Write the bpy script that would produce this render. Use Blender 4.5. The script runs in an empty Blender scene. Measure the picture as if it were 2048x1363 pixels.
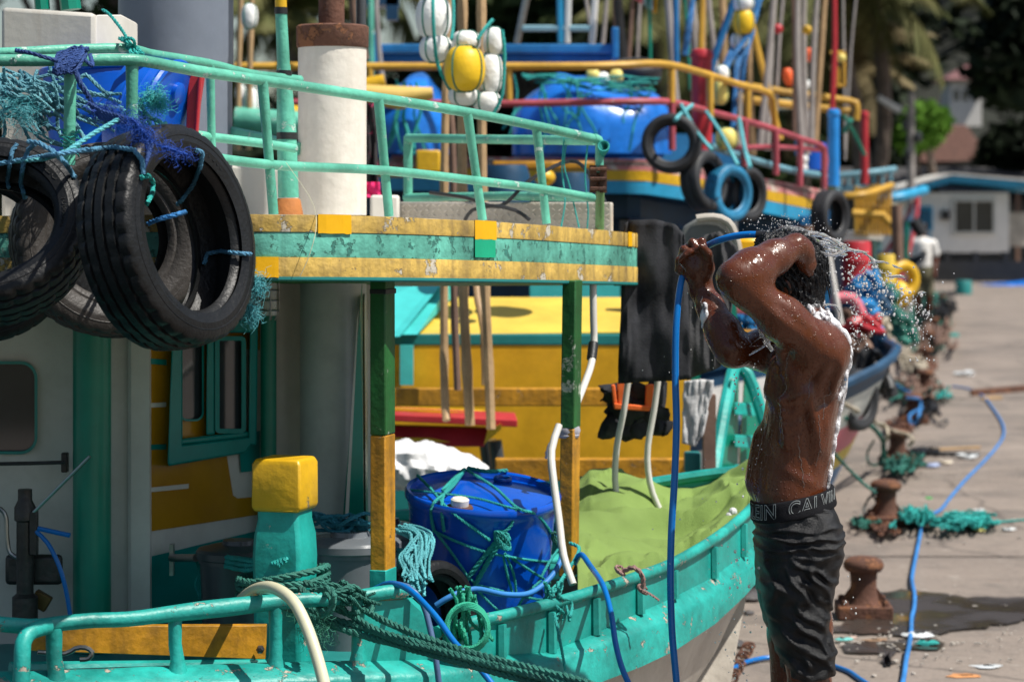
import bpy, bmesh, math, random
import numpy as np
from mathutils import Vector, Matrix, Quaternion, noise as mnoise
rnd = random.Random(7)
R = math.radians
scene = bpy.context.scene
C = scene.collection

# ------------------------------------------------------------------ camera
F = 4836.0; HC = 1.71; YH = 445.0; CX = 1024.0      # focal length in photo pixels, camera height, horizon row
cam_d = bpy.data.cameras.new('camera'); cam = bpy.data.objects.new('camera', cam_d); C.objects.link(cam)
cam.location = (0, 0, HC); cam.rotation_euler = (R(90), 0, 0)
cam_d.sensor_width = 36; cam_d.lens = 85.0; cam_d.shift_y = -(681.5 - YH) / 2048
cam_d.clip_start = 0.1; cam_d.clip_end = 3000
cam_d.dof.use_dof = True; cam_d.dof.focus_distance = 6.2; cam_d.dof.aperture_fstop = 4.1; cam_d.dof.aperture_blades = 9
scene.camera = cam
# ------------------------------------------------------------------ light
SUN_EL = 59.0; SX, SY = 0.92, -0.39
w = bpy.data.worlds.new('World'); scene.world = w; w.use_nodes = True
nt = w.node_tree; bg = nt.nodes['Background']
sky = nt.nodes.new('ShaderNodeTexSky'); sky.sky_type = 'NISHITA'; sky.sun_disc = False
sky.sun_elevation = R(SUN_EL); sky.sun_rotation = math.atan2(SX, SY); sky.dust_density = 1.5; sky.air_density = 1.2
nt.links.new(sky.outputs[0], bg.inputs[0]); bg.inputs[1].default_value = 0.078
sun_d = bpy.data.lights.new('sun', 'SUN'); sun_d.energy = 4.95; sun_d.angle = R(0.55); sun_d.color = (1, .955, .88)
sun = bpy.data.objects.new('sun', sun_d); C.objects.link(sun)
sdir = Vector((SX, SY, 0)).normalized() * math.cos(R(SUN_EL)) + Vector((0, 0, math.sin(R(SUN_EL))))
sun.rotation_euler = sdir.to_track_quat('Z', 'Y').to_euler()
scene.view_settings.view_transform = 'Standard'; scene.view_settings.look = 'None'
scene.view_settings.exposure = 0.31; scene.view_settings.gamma = 1.0; scene.view_settings.use_curve_mapping = False
scene.cycles.use_denoising = True; scene.cycles.max_bounces = 8; scene.cycles.transparent_max_bounces = 12
scene.cycles.sample_clamp_indirect = 4.0

def P(x, y, Y):
    return Vector(((x - CX) * Y / F, Y, HC - (y - YH) * Y / F))
def G(x, y, z=0.0):
    Y = (HC - z) * F / (y - YH)
    return Vector(((x - CX) * Y / F, Y, z))
def PP(l):
    return [P(*a) for a in l]

# ------------------------------------------------------------------ materials
def _n(nt, t, **k):
    n = nt.nodes.new(t)
    for a, b in k.items(): setattr(n, a, b)
    return n
def rgba(c): return (c[0], c[1], c[2], 1)
_mats = {}
def mat(name, col, rough=.5, var=.12, chip=None, chip_amt=.0, chip_scale=9, grime=.0, grime_col=(.03,.03,.028), bump=.15,
        bscale=40, metallic=0, streak=0, coat=0, spec=.5, scale=4, col2=None, trans=0):
    """weathered surface: broad colour variation, worn chips, grime, fine relief"""
    if name in _mats: return _mats[name]
    m = bpy.data.materials.new(name); m.use_nodes = True; _mats[name] = m
    nt = m.node_tree; L = nt.links.new; b = nt.nodes['Principled BSDF']
    b.inputs['Roughness'].default_value = rough; b.inputs['Metallic'].default_value = metallic
    b.inputs['Specular IOR Level'].default_value = spec
    if coat: b.inputs['Coat Weight'].default_value = coat; b.inputs['Coat Roughness'].default_value = .12
    tc = _n(nt, 'ShaderNodeTexCoord'); co = tc.outputs['Object']
    n1 = _n(nt, 'ShaderNodeTexNoise'); n1.inputs['Scale'].default_value = scale; n1.inputs['Detail'].default_value = 6
    n1.inputs['Roughness'].default_value = .65; L(co, n1.inputs['Vector'])
    mx = _n(nt, 'ShaderNodeMix', data_type='RGBA')
    c2 = col2 if col2 else [min(1, c * (1 + var * 1.4) + var * .02) for c in col]
    c1 = [c * (1 - var) for c in col]
    mr = _n(nt, 'ShaderNodeMapRange'); mr.inputs[1].default_value = .35; mr.inputs[2].default_value = .65
    L(n1.outputs['Fac'], mr.inputs[0]); L(mr.outputs[0], mx.inputs['Factor'])
    mx.inputs['A'].default_value = rgba(c1); mx.inputs['B'].default_value = rgba(c2)
    out = mx.outputs['Result']
    if streak:
        mp = _n(nt, 'ShaderNodeMapping'); mp.inputs['Scale'].default_value = (14, 14, 1.2); L(co, mp.inputs[0])
        n4 = _n(nt, 'ShaderNodeTexNoise'); n4.inputs['Scale'].default_value = 2.2; n4.inputs['Detail'].default_value = 5; L(mp.outputs[0], n4.inputs['Vector'])
        m4 = _n(nt, 'ShaderNodeMapRange'); m4.inputs[1].default_value = .5; m4.inputs[2].default_value = .72; m4.inputs[4].default_value = streak; L(n4.outputs['Fac'], m4.inputs[0])
        x4 = _n(nt, 'ShaderNodeMix', data_type='RGBA'); L(m4.outputs[0], x4.inputs['Factor']); L(out, x4.inputs['A']); x4.inputs['B'].default_value = rgba(grime_col); out = x4.outputs['Result']
    if grime:
        n3 = _n(nt, 'ShaderNodeTexNoise'); n3.inputs['Scale'].default_value = scale * 2.7; n3.inputs['Detail'].default_value = 8; n3.inputs['Roughness'].default_value = .7; L(co, n3.inputs['Vector'])
        m3 = _n(nt, 'ShaderNodeMapRange'); m3.inputs[1].default_value = .46; m3.inputs[2].default_value = .66; m3.inputs[4].default_value = grime; L(n3.outputs['Fac'], m3.inputs[0])
        x3 = _n(nt, 'ShaderNodeMix', data_type='RGBA'); L(m3.outputs[0], x3.inputs['Factor']); L(out, x3.inputs['A']); x3.inputs['B'].default_value = rgba(grime_col); out = x3.outputs['Result']
    hsrc = None
    if chip is not None:
        n2 = _n(nt, 'ShaderNodeTexNoise'); n2.inputs['Scale'].default_value = chip_scale; n2.inputs['Detail'].default_value = 9; n2.inputs['Roughness'].default_value = .72; L(co, n2.inputs['Vector'])
        m2 = _n(nt, 'ShaderNodeMapRange'); t = .72 - chip_amt * .3
        m2.inputs[1].default_value = t; m2.inputs[2].default_value = t + .025; L(n2.outputs['Fac'], m2.inputs[0])
        x2 = _n(nt, 'ShaderNodeMix', data_type='RGBA'); L(m2.outputs[0], x2.inputs['Factor']); L(out, x2.inputs['A']); x2.inputs['B'].default_value = rgba(chip); out = x2.outputs['Result']
        hsrc = m2.outputs[0]
    L(out, b.inputs['Base Color'])
    if trans: b.inputs['Transmission Weight'].default_value = trans
    if bump:
        nb = _n(nt, 'ShaderNodeTexNoise'); nb.inputs['Scale'].default_value = bscale; nb.inputs['Detail'].default_value = 5; L(co, nb.inputs['Vector'])
        bp = _n(nt, 'ShaderNodeBump'); bp.inputs['Strength'].default_value = min(1, bump * 2); bp.inputs['Distance'].default_value = .004
        h = nb.outputs['Fac']
        if hsrc is not None:
            s = _n(nt, 'ShaderNodeMath', operation='SUBTRACT'); L(h, s.inputs[0]); L(hsrc, s.inputs[1]); h = s.outputs[0]
        L(h, bp.inputs['Height']); L(bp.outputs[0], b.inputs['Normal'])
        rr = _n(nt, 'ShaderNodeMapRange'); rr.inputs[3].default_value = max(.03, rough - .1); rr.inputs[4].default_value = min(1, rough + .12)
        L(n1.outputs['Fac'], rr.inputs[0]); L(rr.outputs[0], b.inputs['Roughness'])
    return m

def M(k):
    return globals()['MT'][k]
TEAL = (.0, .33, .27); 
MT = dict(
 teal = mat('teal_paint', (.006,.285,.245), .42, .30, chip=(.42,.36,.29), chip_amt=.25, grime=.25, grime_col=(.015,.11,.10), bump=.25),
 tealworn = mat('teal_paint_worn', (.008,.285,.245), .45, .32, chip=(.42,.36,.29), chip_amt=.42, chip_scale=17, grime=.5, grime_col=(.012,.10,.09), bump=.4),
 mint = mat('mint_rail_paint', (.10,.40,.285), .42, .28, chip=(.45,.60,.53), chip_amt=.38, chip_scale=22, grime=.4, grime_col=(.05,.25,.18), bump=.3, bscale=70),
 greenpost = mat('green_post_paint', (.01,.16,.02), .5, .25, chip=(.25,.27,.2), chip_amt=.3, chip_scale=7, grime=.3, grime_col=(.004,.05,.012), bump=.3),
 tealdark = mat('teal_pillar_paint', (.0,.20,.13), .35, .12, grime=.15, grime_col=(.01,.1,.07), bump=.1),
 frameteal = mat('window_frame_teal', (.0,.22,.19), .3, .12, bump=.08),
 yellow = mat('yellow_paint', (.62,.36,.008), .4, .15, chip=(.25,.2,.12), chip_amt=.25, grime=.2, grime_col=(.2,.1,.01), bump=.25),
 bandyel = mat('weathered_yellow_band', (.56,.37,.08), .6, .3, chip=(.55,.5,.4), chip_amt=.5, chip_scale=11, grime=.65, grime_col=(.16,.11,.05), bump=.5, streak=.5),
 bandteal = mat('weathered_teal_band', (.10,.38,.295), .55, .4, chip=(.04,.20,.16), chip_amt=.5, chip_scale=26, grime=.55, grime_col=(.05,.19,.15), bump=.6, streak=.5),
 freshyel = mat('fresh_yellow_patch', (.80,.42,.0), .35, .08, bump=.12),
 freshgreen = mat('fresh_green_patch', (.0,.36,.19), .35, .08, bump=.12),
 ochre = mat('ochre_wall_paint', (.42,.20,.004), .22, .12, bump=.05, coat=.3),
 yelplank = mat('yellow_plank', (.46,.21,.006), .5, .25, grime=.6, grime_col=(.13,.07,.01), bump=.4, streak=.5, chip=(.12,.10,.05), chip_amt=.35),
 white = mat('white_paint', (.66,.63,.57), .4, .06, grime=.12, grime_col=(.35,.3,.22), bump=.08),
 whitewall = mat('cabin_white', (.60,.57,.51), .4, .06, grime=.15, grime_col=(.28,.24,.18), bump=.08),
 whitecol = mat('white_column', (.72,.67,.59), .6, .08, grime=.2, grime_col=(.42,.36,.28), bump=.35, bscale=30, streak=.2),
 greywhite = mat('grey_white_pipe', (.62,.62,.58), .4, .08, bump=.08, grime=.1),
 rust = mat('rust', (.11,.045,.026), .85, .4, chip=(.22,.09,.04), chip_amt=.6, chip_scale=14, grime=.5, grime_col=(.035,.018,.014), bump=.8, bscale=60),
 rustorange = mat('rust_orange', (.4,.14,.03), .8, .3, bump=.5),
 rubber = mat('tyre_rubber', (.007,.0075,.008), .42, .25, grime=.35, grime_col=(.013,.013,.013), bump=.25, bscale=90, spec=.28),
 rubberbrown = mat('tyre_rubber_brown', (.034,.029,.025), .55, .2, grime=.4, grime_col=(.03,.026,.022), bump=.3, bscale=90),
 rubberfar = mat('tyre_rubber_far', (.02,.021,.024), .6, .2, bump=.1),
 blueplastic = mat('blue_plastic', (.0,.08,.46), .3, .12, bump=.08, grime=.12, grime_col=(.0,.02,.2)),
 bluetarp = mat('blue_tarp', (.005,.13,.50), .25, .35, bump=.4, bscale=14),
 greyplastic = mat('grey_plastic', (.16,.185,.23), .45, .08, chip=(.4,.42,.45), chip_amt=.12, chip_scale=3, bump=.08),
 darkgrey = mat('dark_grey_drum', (.05,.056,.062), .3, .12, bump=.1),
 black = mat('black_matter', (.012,.012,.013), .45, .2, bump=.2),
 steel = mat('steel', (.35,.34,.32), .3, .2, metallic=.9, grime=.3, grime_col=(.08,.05,.03), bump=.15),
 darkmetal = mat('dark_oily_metal', (.045,.042,.04), .4, .3, metallic=.5, grime=.4, grime_col=(.05,.03,.02), bump=.4),
 glassdark = mat('dark_window_glass', (.03,.035,.04), .06, .1, bump=0, spec=.8),
 hoseblue = mat('blue_hose', (.0,.14,.46), .28, .12, bump=.05, chip=(.3,.42,.55), chip_amt=.1, chip_scale=30),
 hosepale = mat('faded_blue_hose', (.03,.19,.50), .5, .15, bump=.1, chip=(.25,.35,.45), chip_amt=.2, chip_scale=20),
 hosecream = mat('cream_hose', (.62,.60,.42), .3, .06, bump=.05),
 pvc = mat('white_pvc', (.62,.60,.55), .35, .06, bump=.05, grime=.1, grime_col=(.3,.28,.2)),
 ropegreen = mat('green_rope', (.015,.145,.11), .7, .3, bump=.6, bscale=300, grime=.3, grime_col=(.05,.12,.09)),
 ropeteal = mat('teal_rope', (.01,.30,.27), .65, .25, bump=.5, bscale=300),
 ropeaqua = mat('light_teal_rope', (.09,.38,.42), .65, .3, bump=.5, bscale=300),
 ropeblue = mat('blue_rope', (.015,.14,.36), .65, .3, bump=.5, bscale=300),
 ropesteel = mat('faded_blue_rope', (.06,.20,.32), .7, .3, bump=.5, bscale=300),
 ropenavy = mat('navy_rope', (.012,.05,.20), .7, .3, bump=.5, bscale=300),
 ropebeige = mat('beige_rope', (.38,.33,.25), .8, .2, bump=.5, bscale=200),
 hullwhite = mat('hull_offwhite', (.46,.42,.36), .5, .15, grime=.4, grime_col=(.18,.14,.11), bump=.3, scale=2),
 limecloth = mat('lime_green_cloth', (.155,.235,.052), .9, .12, bump=.25, bscale=260, scale=1.5),
 darkcloth = mat('dark_grey_cloth', (.026,.027,.031), .95, .5, grime=.35, grime_col=(.06,.06,.062), bump=.15, bscale=160, scale=5, spec=.1),
 whitesack = mat('white_sack', (.66,.66,.66), .6, .1, bump=.4, bscale=25),
 redpaint = mat('red_paint', (.42,.02,.03), .4, .15, bump=.1),
 redfaded = mat('faded_red_paint', (.40,.10,.12), .5, .2, bump=.2, chip=(.5,.35,.33), chip_amt=.3),
 orange = mat('orange_fabric', (.75,.13,.02), .8, .1, bump=.2),
 floatwhite = mat('white_float', (.82,.82,.80), .6, .05, bump=.5, bscale=60, grime=.1, grime_col=(.5,.48,.42)),
 floatyellow = mat('yellow_float', (.80,.50,.01), .45, .08, bump=.25, grime=.1, grime_col=(.4,.2,.02)),
 floatpale = mat('pale_yellow_float', (.75,.62,.16), .5, .08, bump=.25),
 floatorange = mat('orange_float', (.85,.12,.02), .5, .08, bump=.1),
 bamboo = mat('bamboo', (.40,.26,.13), .6, .25, bump=.2, grime=.3, grime_col=(.2,.12,.06)),
 polegrey = mat('grey_pole', (.30,.27,.25), .7, .2, bump=.1),
 polebrown = mat('brown_pole', (.17,.10,.07), .7, .25, bump=.1),
 railyellow = mat('yellow_rail_paint', (.52,.29,.03), .45, .2, bump=.2, chip=(.3,.2,.1), chip_amt=.25),
 railred = mat('red_rail_paint', (.36,.06,.08), .45, .2, bump=.2, chip=(.5,.35,.35), chip_amt=.3),
 skyblue = mat('sky_blue_paint', (.02,.30,.52), .45, .15, bump=.1, grime=.2, grime_col=(.02,.12,.22)),
 bluepaint = mat('blue_paint', (.01,.15,.36), .4, .2, bump=.15, grime=.25, grime_col=(.01,.06,.15)),
 darkblue = mat('dark_blue_paint', (.006,.05,.11), .45, .2, bump=.1),
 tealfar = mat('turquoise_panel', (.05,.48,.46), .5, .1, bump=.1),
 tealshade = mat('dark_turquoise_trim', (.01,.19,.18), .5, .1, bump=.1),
 panelyel = mat('yellow_panel', (.66,.46,.06), .5, .1, bump=.1),
 pink = mat('pink_paint', (.62,.16,.20), .5, .15, bump=.1),
 palewhite = mat('pale_white_paint', (.68,.66,.62), .5, .1, bump=.1, grime=.2, grime_col=(.4,.35,.3)),
 roadgrey = mat('grey_slate', (.2,.2,.2), .7, .1),
)
# ------------------------------------------------------------------ geometry helpers
class MB:
    def __init__(s): s.v = []; s.f = []; s.mi = []; s.cur = 0
    def add(s, vs, fs):
        o = len(s.v); s.v += [tuple(p) for p in vs]; s.f += [tuple(i + o for i in f) for f in fs]; s.mi += [s.cur] * len(fs)
        return s
    def box(s, c, d, rz=0, m=None):
        c = Vector(c); hx, hy, hz = d[0]/2, d[1]/2, d[2]/2
        q = m if m is not None else Matrix.Rotation(rz, 3, 'Z')
        vs = [c + q @ Vector((x*hx, y*hy, z*hz)) for z in (-1,1) for x, y in ((-1,-1),(1,-1),(1,1),(-1,1))]
        return s.add(vs, [(0,3,2,1),(4,5,6,7),(0,1,5,4),(1,2,6,5),(2,3,7,6),(3,0,4,7)])
    def hexa(s, front, back):
        """front: 4 points, back: 4 points behind them, same order"""
        vs = list(front) + list(back)
        return s.add(vs, [(0,1,2,3),(7,6,5,4),(0,4,5,1),(1,5,6,2),(2,6,7,3),(3,7,4,0)])
    def slab(s, quad, t):
        """quad of 4 pts thickened by vector t"""
        t = Vector(t); return s.hexa([Vector(p) for p in quad], [Vector(p) + t for p in quad])
    def tube(s, pts, r, n=10, cap=True, close=False):
        pts = [Vector(p) for p in pts]; m = len(pts)
        rs = r if isinstance(r, (list, tuple)) else [r] * m
        T = []
        for i in range(m):
            a = pts[i-1] if (i > 0 or close) else pts[i]; b = pts[(i+1) % m] if (i < m-1 or close) else pts[i]
            t = (b - a); T.append(t.normalized() if t.length > 1e-9 else Vector((0,0,1)))
        up = Vector((0,0,1)) if abs(T[0].z) < .9 else Vector((1,0,0))
        N = (up - T[0] * up.dot(T[0])).normalized(); vs = []
        for i in range(m):
            if i: 
                N = N - T[i] * N.dot(T[i]); N = N.normalized() if N.length > 1e-6 else T[i].orthogonal().normalized()
            B = T[i].cross(N)
            for k in range(n):
                a = 2*math.pi*k/n; vs.append(pts[i] + (N*math.cos(a) + B*math.sin(a)) * rs[i])
        fs = []
        for i in range(m if close else m-1):
            j = (i+1) % m
            for k in range(n):
                l = (k+1) % n; fs.append((i*n+k, j*n+k, j*n+l, i*n+l))
        if cap and not close:
            fs.append(tuple(range(n))); fs.append(tuple(reversed(range((m-1)*n, m*n))))
        return s.add(vs, fs)
    def lathe(s, prof, c=(0,0,0), n=28, m=None, cap=True):
        """prof: list of (radius, height) along local z"""
        c = Vector(c); m = m or Matrix.Identity(3); vs = []
        for r, h in prof:
            for k in range(n):
                a = 2*math.pi*k/n; vs.append(c + m @ Vector((r*math.cos(a), r*math.sin(a), h)))
        fs = [(i*n+k, i*n+(k+1)%n, (i+1)*n+(k+1)%n, (i+1)*n+k) for i in range(len(prof)-1) for k in range(n)]
        if cap:
            fs.append(tuple(reversed(range(n)))); fs.append(tuple(range((len(prof)-1)*n, len(prof)*n)))
        return s.add(vs, fs)
    def torus(s, Rr, r, c, m=None, n=32, k=10, sy=1):
        m = m or Matrix.Identity(3); vs = []
        for i in range(n):
            a = 2*math.pi*i/n
            for j in range(k):
                b = 2*math.pi*j/k
                vs.append(Vector(c) + m @ Vector(((Rr + r*math.cos(b))*math.cos(a), (Rr + r*math.cos(b))*math.sin(a), r*math.sin(b)*sy)))
        return s.add(vs, [(i*k+j, ((i+1)%n)*k+j, ((i+1)%n)*k+(j+1)%k, i*k+(j+1)%k) for i in range(n) for j in range(k)])
    def rope(s, pts, r, pitch=None, strands=3, n=6, step=None, lump=0):
        """laid rope: strands wound round the path"""
        pts = spline(pts, step or r * 1.6)
        m = len(pts); 
        if m < 3: return s
        pitch = pitch or r * 7
        T = [(pts[min(i+1, m-1)] - pts[max(i-1, 0)]).normalized() for i in range(m)]
        N = T[0].orthogonal().normalized(); fr = []; L = 0
        for i in range(m):
            N = N - T[i]*N.dot(T[i]); N = N.normalized() if N.length > 1e-6 else T[i].orthogonal().normalized()
            if i: L += (pts[i]-pts[i-1]).length
            fr.append((N.copy(), T[i].cross(N), L))
        for q in range(strands):
            cs = []
            for i in range(m):
                a = 2*math.pi*(fr[i][2]/pitch + q/strands)
                cs.append(pts[i] + (fr[i][0]*math.cos(a) + fr[i][1]*math.sin(a))*r*.5)
            s.tube(cs, r*.56, n)
        return s
    def ball(s, c, r, n=8, m=5, sq=None, rot=None):
        c = Vector(c); vs = []; sx, sy, sz = (r, r, r) if not isinstance(r, (list, tuple)) else r
        q = rot or Matrix.Identity(3)
        for i in range(m+1):
            t = math.pi*i/m
            for k in range(n):
                a = 2*math.pi*k/n; vs.append(c + q @ Vector((sx*math.sin(t)*math.cos(a), sy*math.sin(t)*math.sin(a), sz*math.cos(t))))
        return s.add(vs, [(i*n+k, (i+1)*n+k, (i+1)*n+(k+1)%n, i*n+(k+1)%n) for i in range(m) for k in range(n)])
    def grid(s, rows):
        """rows of points -> quads"""
        n = len(rows[0]); vs = [p for r in rows for p in r]
        return s.add(vs, [(i*n+k, i*n+k+1, (i+1)*n+k+1, (i+1)*n+k) for i in range(len(rows)-1) for k in range(n-1)])
    def prism(s, poly, z0, z1):
        n = len(poly)
        vs = [(p[0], p[1], z0 if not callable(z0) else z0(p)) for p in poly] + [(p[0], p[1], z1 if not callable(z1) else z1(p)) for p in poly]
        return s.add(vs, [tuple(reversed(range(n))), tuple(range(n, 2*n))] + [(i, (i+1)%n, n+(i+1)%n, n+i) for i in range(n)])

def spline(pts, step=.02):
    pts = [Vector(p) for p in pts]
    if len(pts) < 3:
        n = max(2, int((pts[-1]-pts[0]).length/step)); return [pts[0].lerp(pts[-1], i/n) for i in range(n+1)]
    out = []
    for i in range(len(pts)-1):
        p0 = pts[i-1] if i else pts[0]*2 - pts[1]; p1 = pts[i]; p2 = pts[i+1]; p3 = pts[i+2] if i+2 < len(pts) else pts[-1]*2 - pts[-2]
        n = max(2, min(200, int((p2-p1).length/step)))
        for k in range(n):
            t = k/n
            out.append(.5*((2*p1) + (p2-p0)*t + (2*p0-5*p1+4*p2-p3)*t*t + (3*p1-p0-3*p2+p3)*t**3))
    out.append(pts[-1]); return out

def sharp(me, ang=40):
    me.shade_smooth() if hasattr(me, 'shade_smooth') else None
    try: me.set_sharp_from_angle(angle=R(ang))
    except Exception: pass

def obj(name, mb, mats, parent=None, bevel=0, ang=40, smooth=True, kind=None, label=None, origin=None, subd=0):
    me = bpy.data.meshes.new(name)
    if parent is not None: o0 = Vector(parent['_o'])
    else: 
        vs = np.array(mb.v) if len(mb.v) else np.zeros((1,3))
        o0 = Vector(origin) if origin is not None else Vector(((vs[:,0].min()+vs[:,0].max())/2, (vs[:,1].min()+vs[:,1].max())/2, vs[:,2].min()))
    me.from_pydata([(v[0]-o0[0], v[1]-o0[1], v[2]-o0[2]) for v in mb.v], [], mb.f)
    for m in (mats if isinstance(mats, (list, tuple)) else [mats]): me.materials.append(m)
    if any(mb.mi): me.polygons.foreach_set('material_index', mb.mi)
    me.validate(); 
    bm = bmesh.new(); bm.from_mesh(me); bmesh.ops.recalc_face_normals(bm, faces=bm.faces); bm.to_mesh(me); bm.free()
    if smooth: sharp(me, ang)
    ob = bpy.data.objects.new(name, me); C.objects.link(ob)
    if parent is not None: ob.parent = parent
    else: ob.location = o0
    ob['_o'] = [o0[0], o0[1], o0[2]]
    if bevel:
        b = ob.modifiers.new('bevel', 'BEVEL'); b.width = bevel; b.segments = 2; b.limit_method = 'ANGLE'; b.angle_limit = R(35)
    if subd:
        b = ob.modifiers.new('subd', 'SUBSURF'); b.levels = subd; b.render_levels = subd
    if kind: ob['kind'] = kind
    if label: ob['label'] = label
    return ob
def thing(name, label, cat, loc, group=None, kind=None):
    o = bpy.data.objects.new(name, None); C.objects.link(o); o.location = loc; o.empty_display_size = .1
    o['label'] = label; o['category'] = cat; o['_o'] = [loc[0], loc[1], loc[2]]
    if group: o['group'] = group
    return o
def one(name, label, cat, mb, mats, group=None, **k):
    o = obj(name, mb, mats, **k); o['label'] = label; o['category'] = cat
    if group: o['group'] = group
    return o
def copy_tree(o, parent=None):
    c = o.copy(); C.objects.link(c); c.parent = parent
    for ch in list(o.children): copy_tree(ch, c)
    return c
def frame_m(zdir, xhint=(0,0,1)):
    z = Vector(zdir).normalized(); x = Vector(xhint); x = (x - z*x.dot(z)).normalized(); y = z.cross(x)
    return Matrix((x, y, z)).transposed()
# ------------------------------------------------------------------ setting
def mat_quay():
    m = bpy.data.materials.new('quay_concrete'); m.use_nodes = True; nt = m.node_tree; L = nt.links.new; b = nt.nodes['Principled BSDF']
    tc = _n(nt, 'ShaderNodeTexCoord'); co = tc.outputs['Object']
    def noise(sc, det=6, vec=None, rough=.6):
        n = _n(nt, 'ShaderNodeTexNoise'); n.inputs['Scale'].default_value = sc; n.inputs['Detail'].default_value = det; n.inputs['Roughness'].default_value = rough
        L(vec or co, n.inputs['Vector']); return n.outputs['Fac']
    def rng(v, a, b_, c=0, d=1):
        n = _n(nt, 'ShaderNodeMapRange'); n.inputs[1].default_value = a; n.inputs[2].default_value = b_; n.inputs[3].default_value = c; n.inputs[4].default_value = d; L(v, n.inputs[0]); return n.outputs[0]
    def mix(f, a, b_):
        n = _n(nt, 'ShaderNodeMix', data_type='RGBA'); L(f, n.inputs['Factor'])
        for s, x in (('A', a), ('B', b_)):
            if isinstance(x, tuple): n.inputs[s].default_value = rgba(x)
            else: L(x, n.inputs[s])
        return n.outputs['Result']
    c = mix(rng(noise(.35), .35, .65), (.205,.170,.143), (.30,.248,.208))
    mp = _n(nt, 'ShaderNodeMapping'); mp.inputs['Scale'].default_value = (.5, 2.2, 1); mp.inputs['Rotation'].default_value = (0, 0, R(8)); L(co, mp.inputs[0])
    c = mix(rng(noise(1.1, 7, mp.outputs[0]), .45, .75, 0, .6), c, (.14,.12,.105))
    c = mix(rng(noise(14, 8, None, .75), .5, .75, 0, .6), c, (.10,.085,.075))
    c = mix(rng(noise(5, 5), .62, .7, 0, .45), c, (.40,.36,.31))
    c = mix(rng(noise(2.3, 4), .66, .72, 0, .35), c, (.24,.12,.06))
    c = mix(rng(noise(.9, 5, None, .7), .50, .60, 0, .6), c, (.12,.105,.093))
    mp2 = _n(nt, 'ShaderNodeMapping'); mp2.inputs['Scale'].default_value = (3, .7, 1); L(co, mp2.inputs[0])
    c = mix(rng(noise(3.4, 9, mp2.outputs[0], .8), .50, .53, 0, .0), c, (.05,.045,.04))
    v = _n(nt, 'ShaderNodeTexVoronoi', feature='DISTANCE_TO_EDGE'); v.inputs['Scale'].default_value = .55; v.inputs['Randomness'].default_value = 1
    wv = _n(nt, 'ShaderNodeMixRGB'); wv.inputs[0].default_value = .12; L(co, wv.inputs[1]); nz = _n(nt, 'ShaderNodeTexNoise'); nz.inputs['Scale'].default_value = 4; nz.inputs['Detail'].default_value = 6; L(co, nz.inputs['Vector']); L(nz.outputs['Color'], wv.inputs[2]); L(wv.outputs[0], v.inputs['Vector'])
    c = mix(rng(v.outputs['Distance'], .0, .012, .55, 0), c, (.05,.043,.038))
    c = mix(rng(noise(55, 3), .62, .72, 0, .5), c, (.42,.38,.33))
    L(c, b.inputs['Base Color']); b.inputs['Roughness'].default_value = .85; b.inputs['Specular IOR Level'].default_value = .3
    bp = _n(nt, 'ShaderNodeBump'); bp.inputs['Strength'].default_value = .6; bp.inputs['Distance'].default_value = .01
    L(noise(30, 8), bp.inputs['Height']); L(bp.outputs[0], b.inputs['Normal'])
    return m
MT['quay'] = mat_quay()
EX = lambda Y: .62 + .185 * (Y - 9)          # quay edge
# quay deck slabs: long bays with recessed joints, as far as joints can be told apart
quay = thing('quay', 'grey brown concrete quay deck along the moored boats', 'quay', (3, 10, -.0)); del quay['category']; quay['kind'] = 'structure'
ys = [-6, 3, 7.4, 9.3, 12.4, 15.7, 19.0, 23.5, 28, 34, 42, 52, 66, 90]
for i in range(len(ys) - 1):
    y0, y1 = ys[i] + .012, ys[i+1] - .012
    b = MB(); b.prism([(EX(y0), y0), (30 + y0*.3, y0), (30 + y1*.3, y1), (EX(y1), y1)], -.25, rnd.uniform(-.004, .004))
    obj('concrete_slab', b, MT['quay'], quay, smooth=False)
b = MB(); b.prism([(EX(-6)+.03, -6), (60, -6), (60, 95), (EX(95)+.03, 95)], -2.2, -.03)
obj('quay_wall', b, mat('quay_joint', (.09,.08,.07), .95, .3, bump=.5), quay, smooth=False)
b = MB(); b.prism([(-400,-20),(900,-20),(900,900),(-400,900)], -2.4, -2.3)
o = obj('ground', b, mat('far_ground', (.16,.13,.10), .95, .3, scale=.2), smooth=False, kind='structure')
b = MB(); b.prism([(EX(95)-1, 95.5),(500, 95.5),(500, 400),(EX(95)-1, 400)], -2.2, -.02)
obj('far_yard', b, mat('yard_soil', (.22,.18,.14), .95, .3, scale=.3), smooth=False, kind='structure')
# harbour water
mw = bpy.data.materials.new('harbour_water'); mw.use_nodes = True; bb = mw.node_tree.nodes['Principled BSDF']
bb.inputs['Base Color'].default_value = (.01,.028,.03,1); bb.inputs['Roughness'].default_value = .08
nn = _n(mw.node_tree, 'ShaderNodeTexNoise'); nn.inputs['Scale'].default_value = 6; bpn = _n(mw.node_tree, 'ShaderNodeBump'); bpn.inputs['Strength'].default_value = .5; bpn.inputs['Distance'].default_value = .05
mw.node_tree.links.new(nn.outputs['Fac'], bpn.inputs['Height']); mw.node_tree.links.new(bpn.outputs[0], bb.inputs['Normal'])
b = MB(); b.add([(-300,-20,-.95),(EX(-20)+.02,-20,-.95),(EX(94)+.02,94,-.95),(-300,94,-.95)], [(0,1,2,3)])
obj('harbour_water', b, mw, smooth=False, kind='structure')
# shore beyond the harbour
b = MB(); b.prism([(-300,94.2),(EX(95)-1.1,94.2),(EX(95)-1.1,400),(-300,400)], -2.2, .3)
obj('far_shore', b, mat('shore_soil', (.10,.09,.06), .95, .3, scale=.3), smooth=False, kind='structure')
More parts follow.
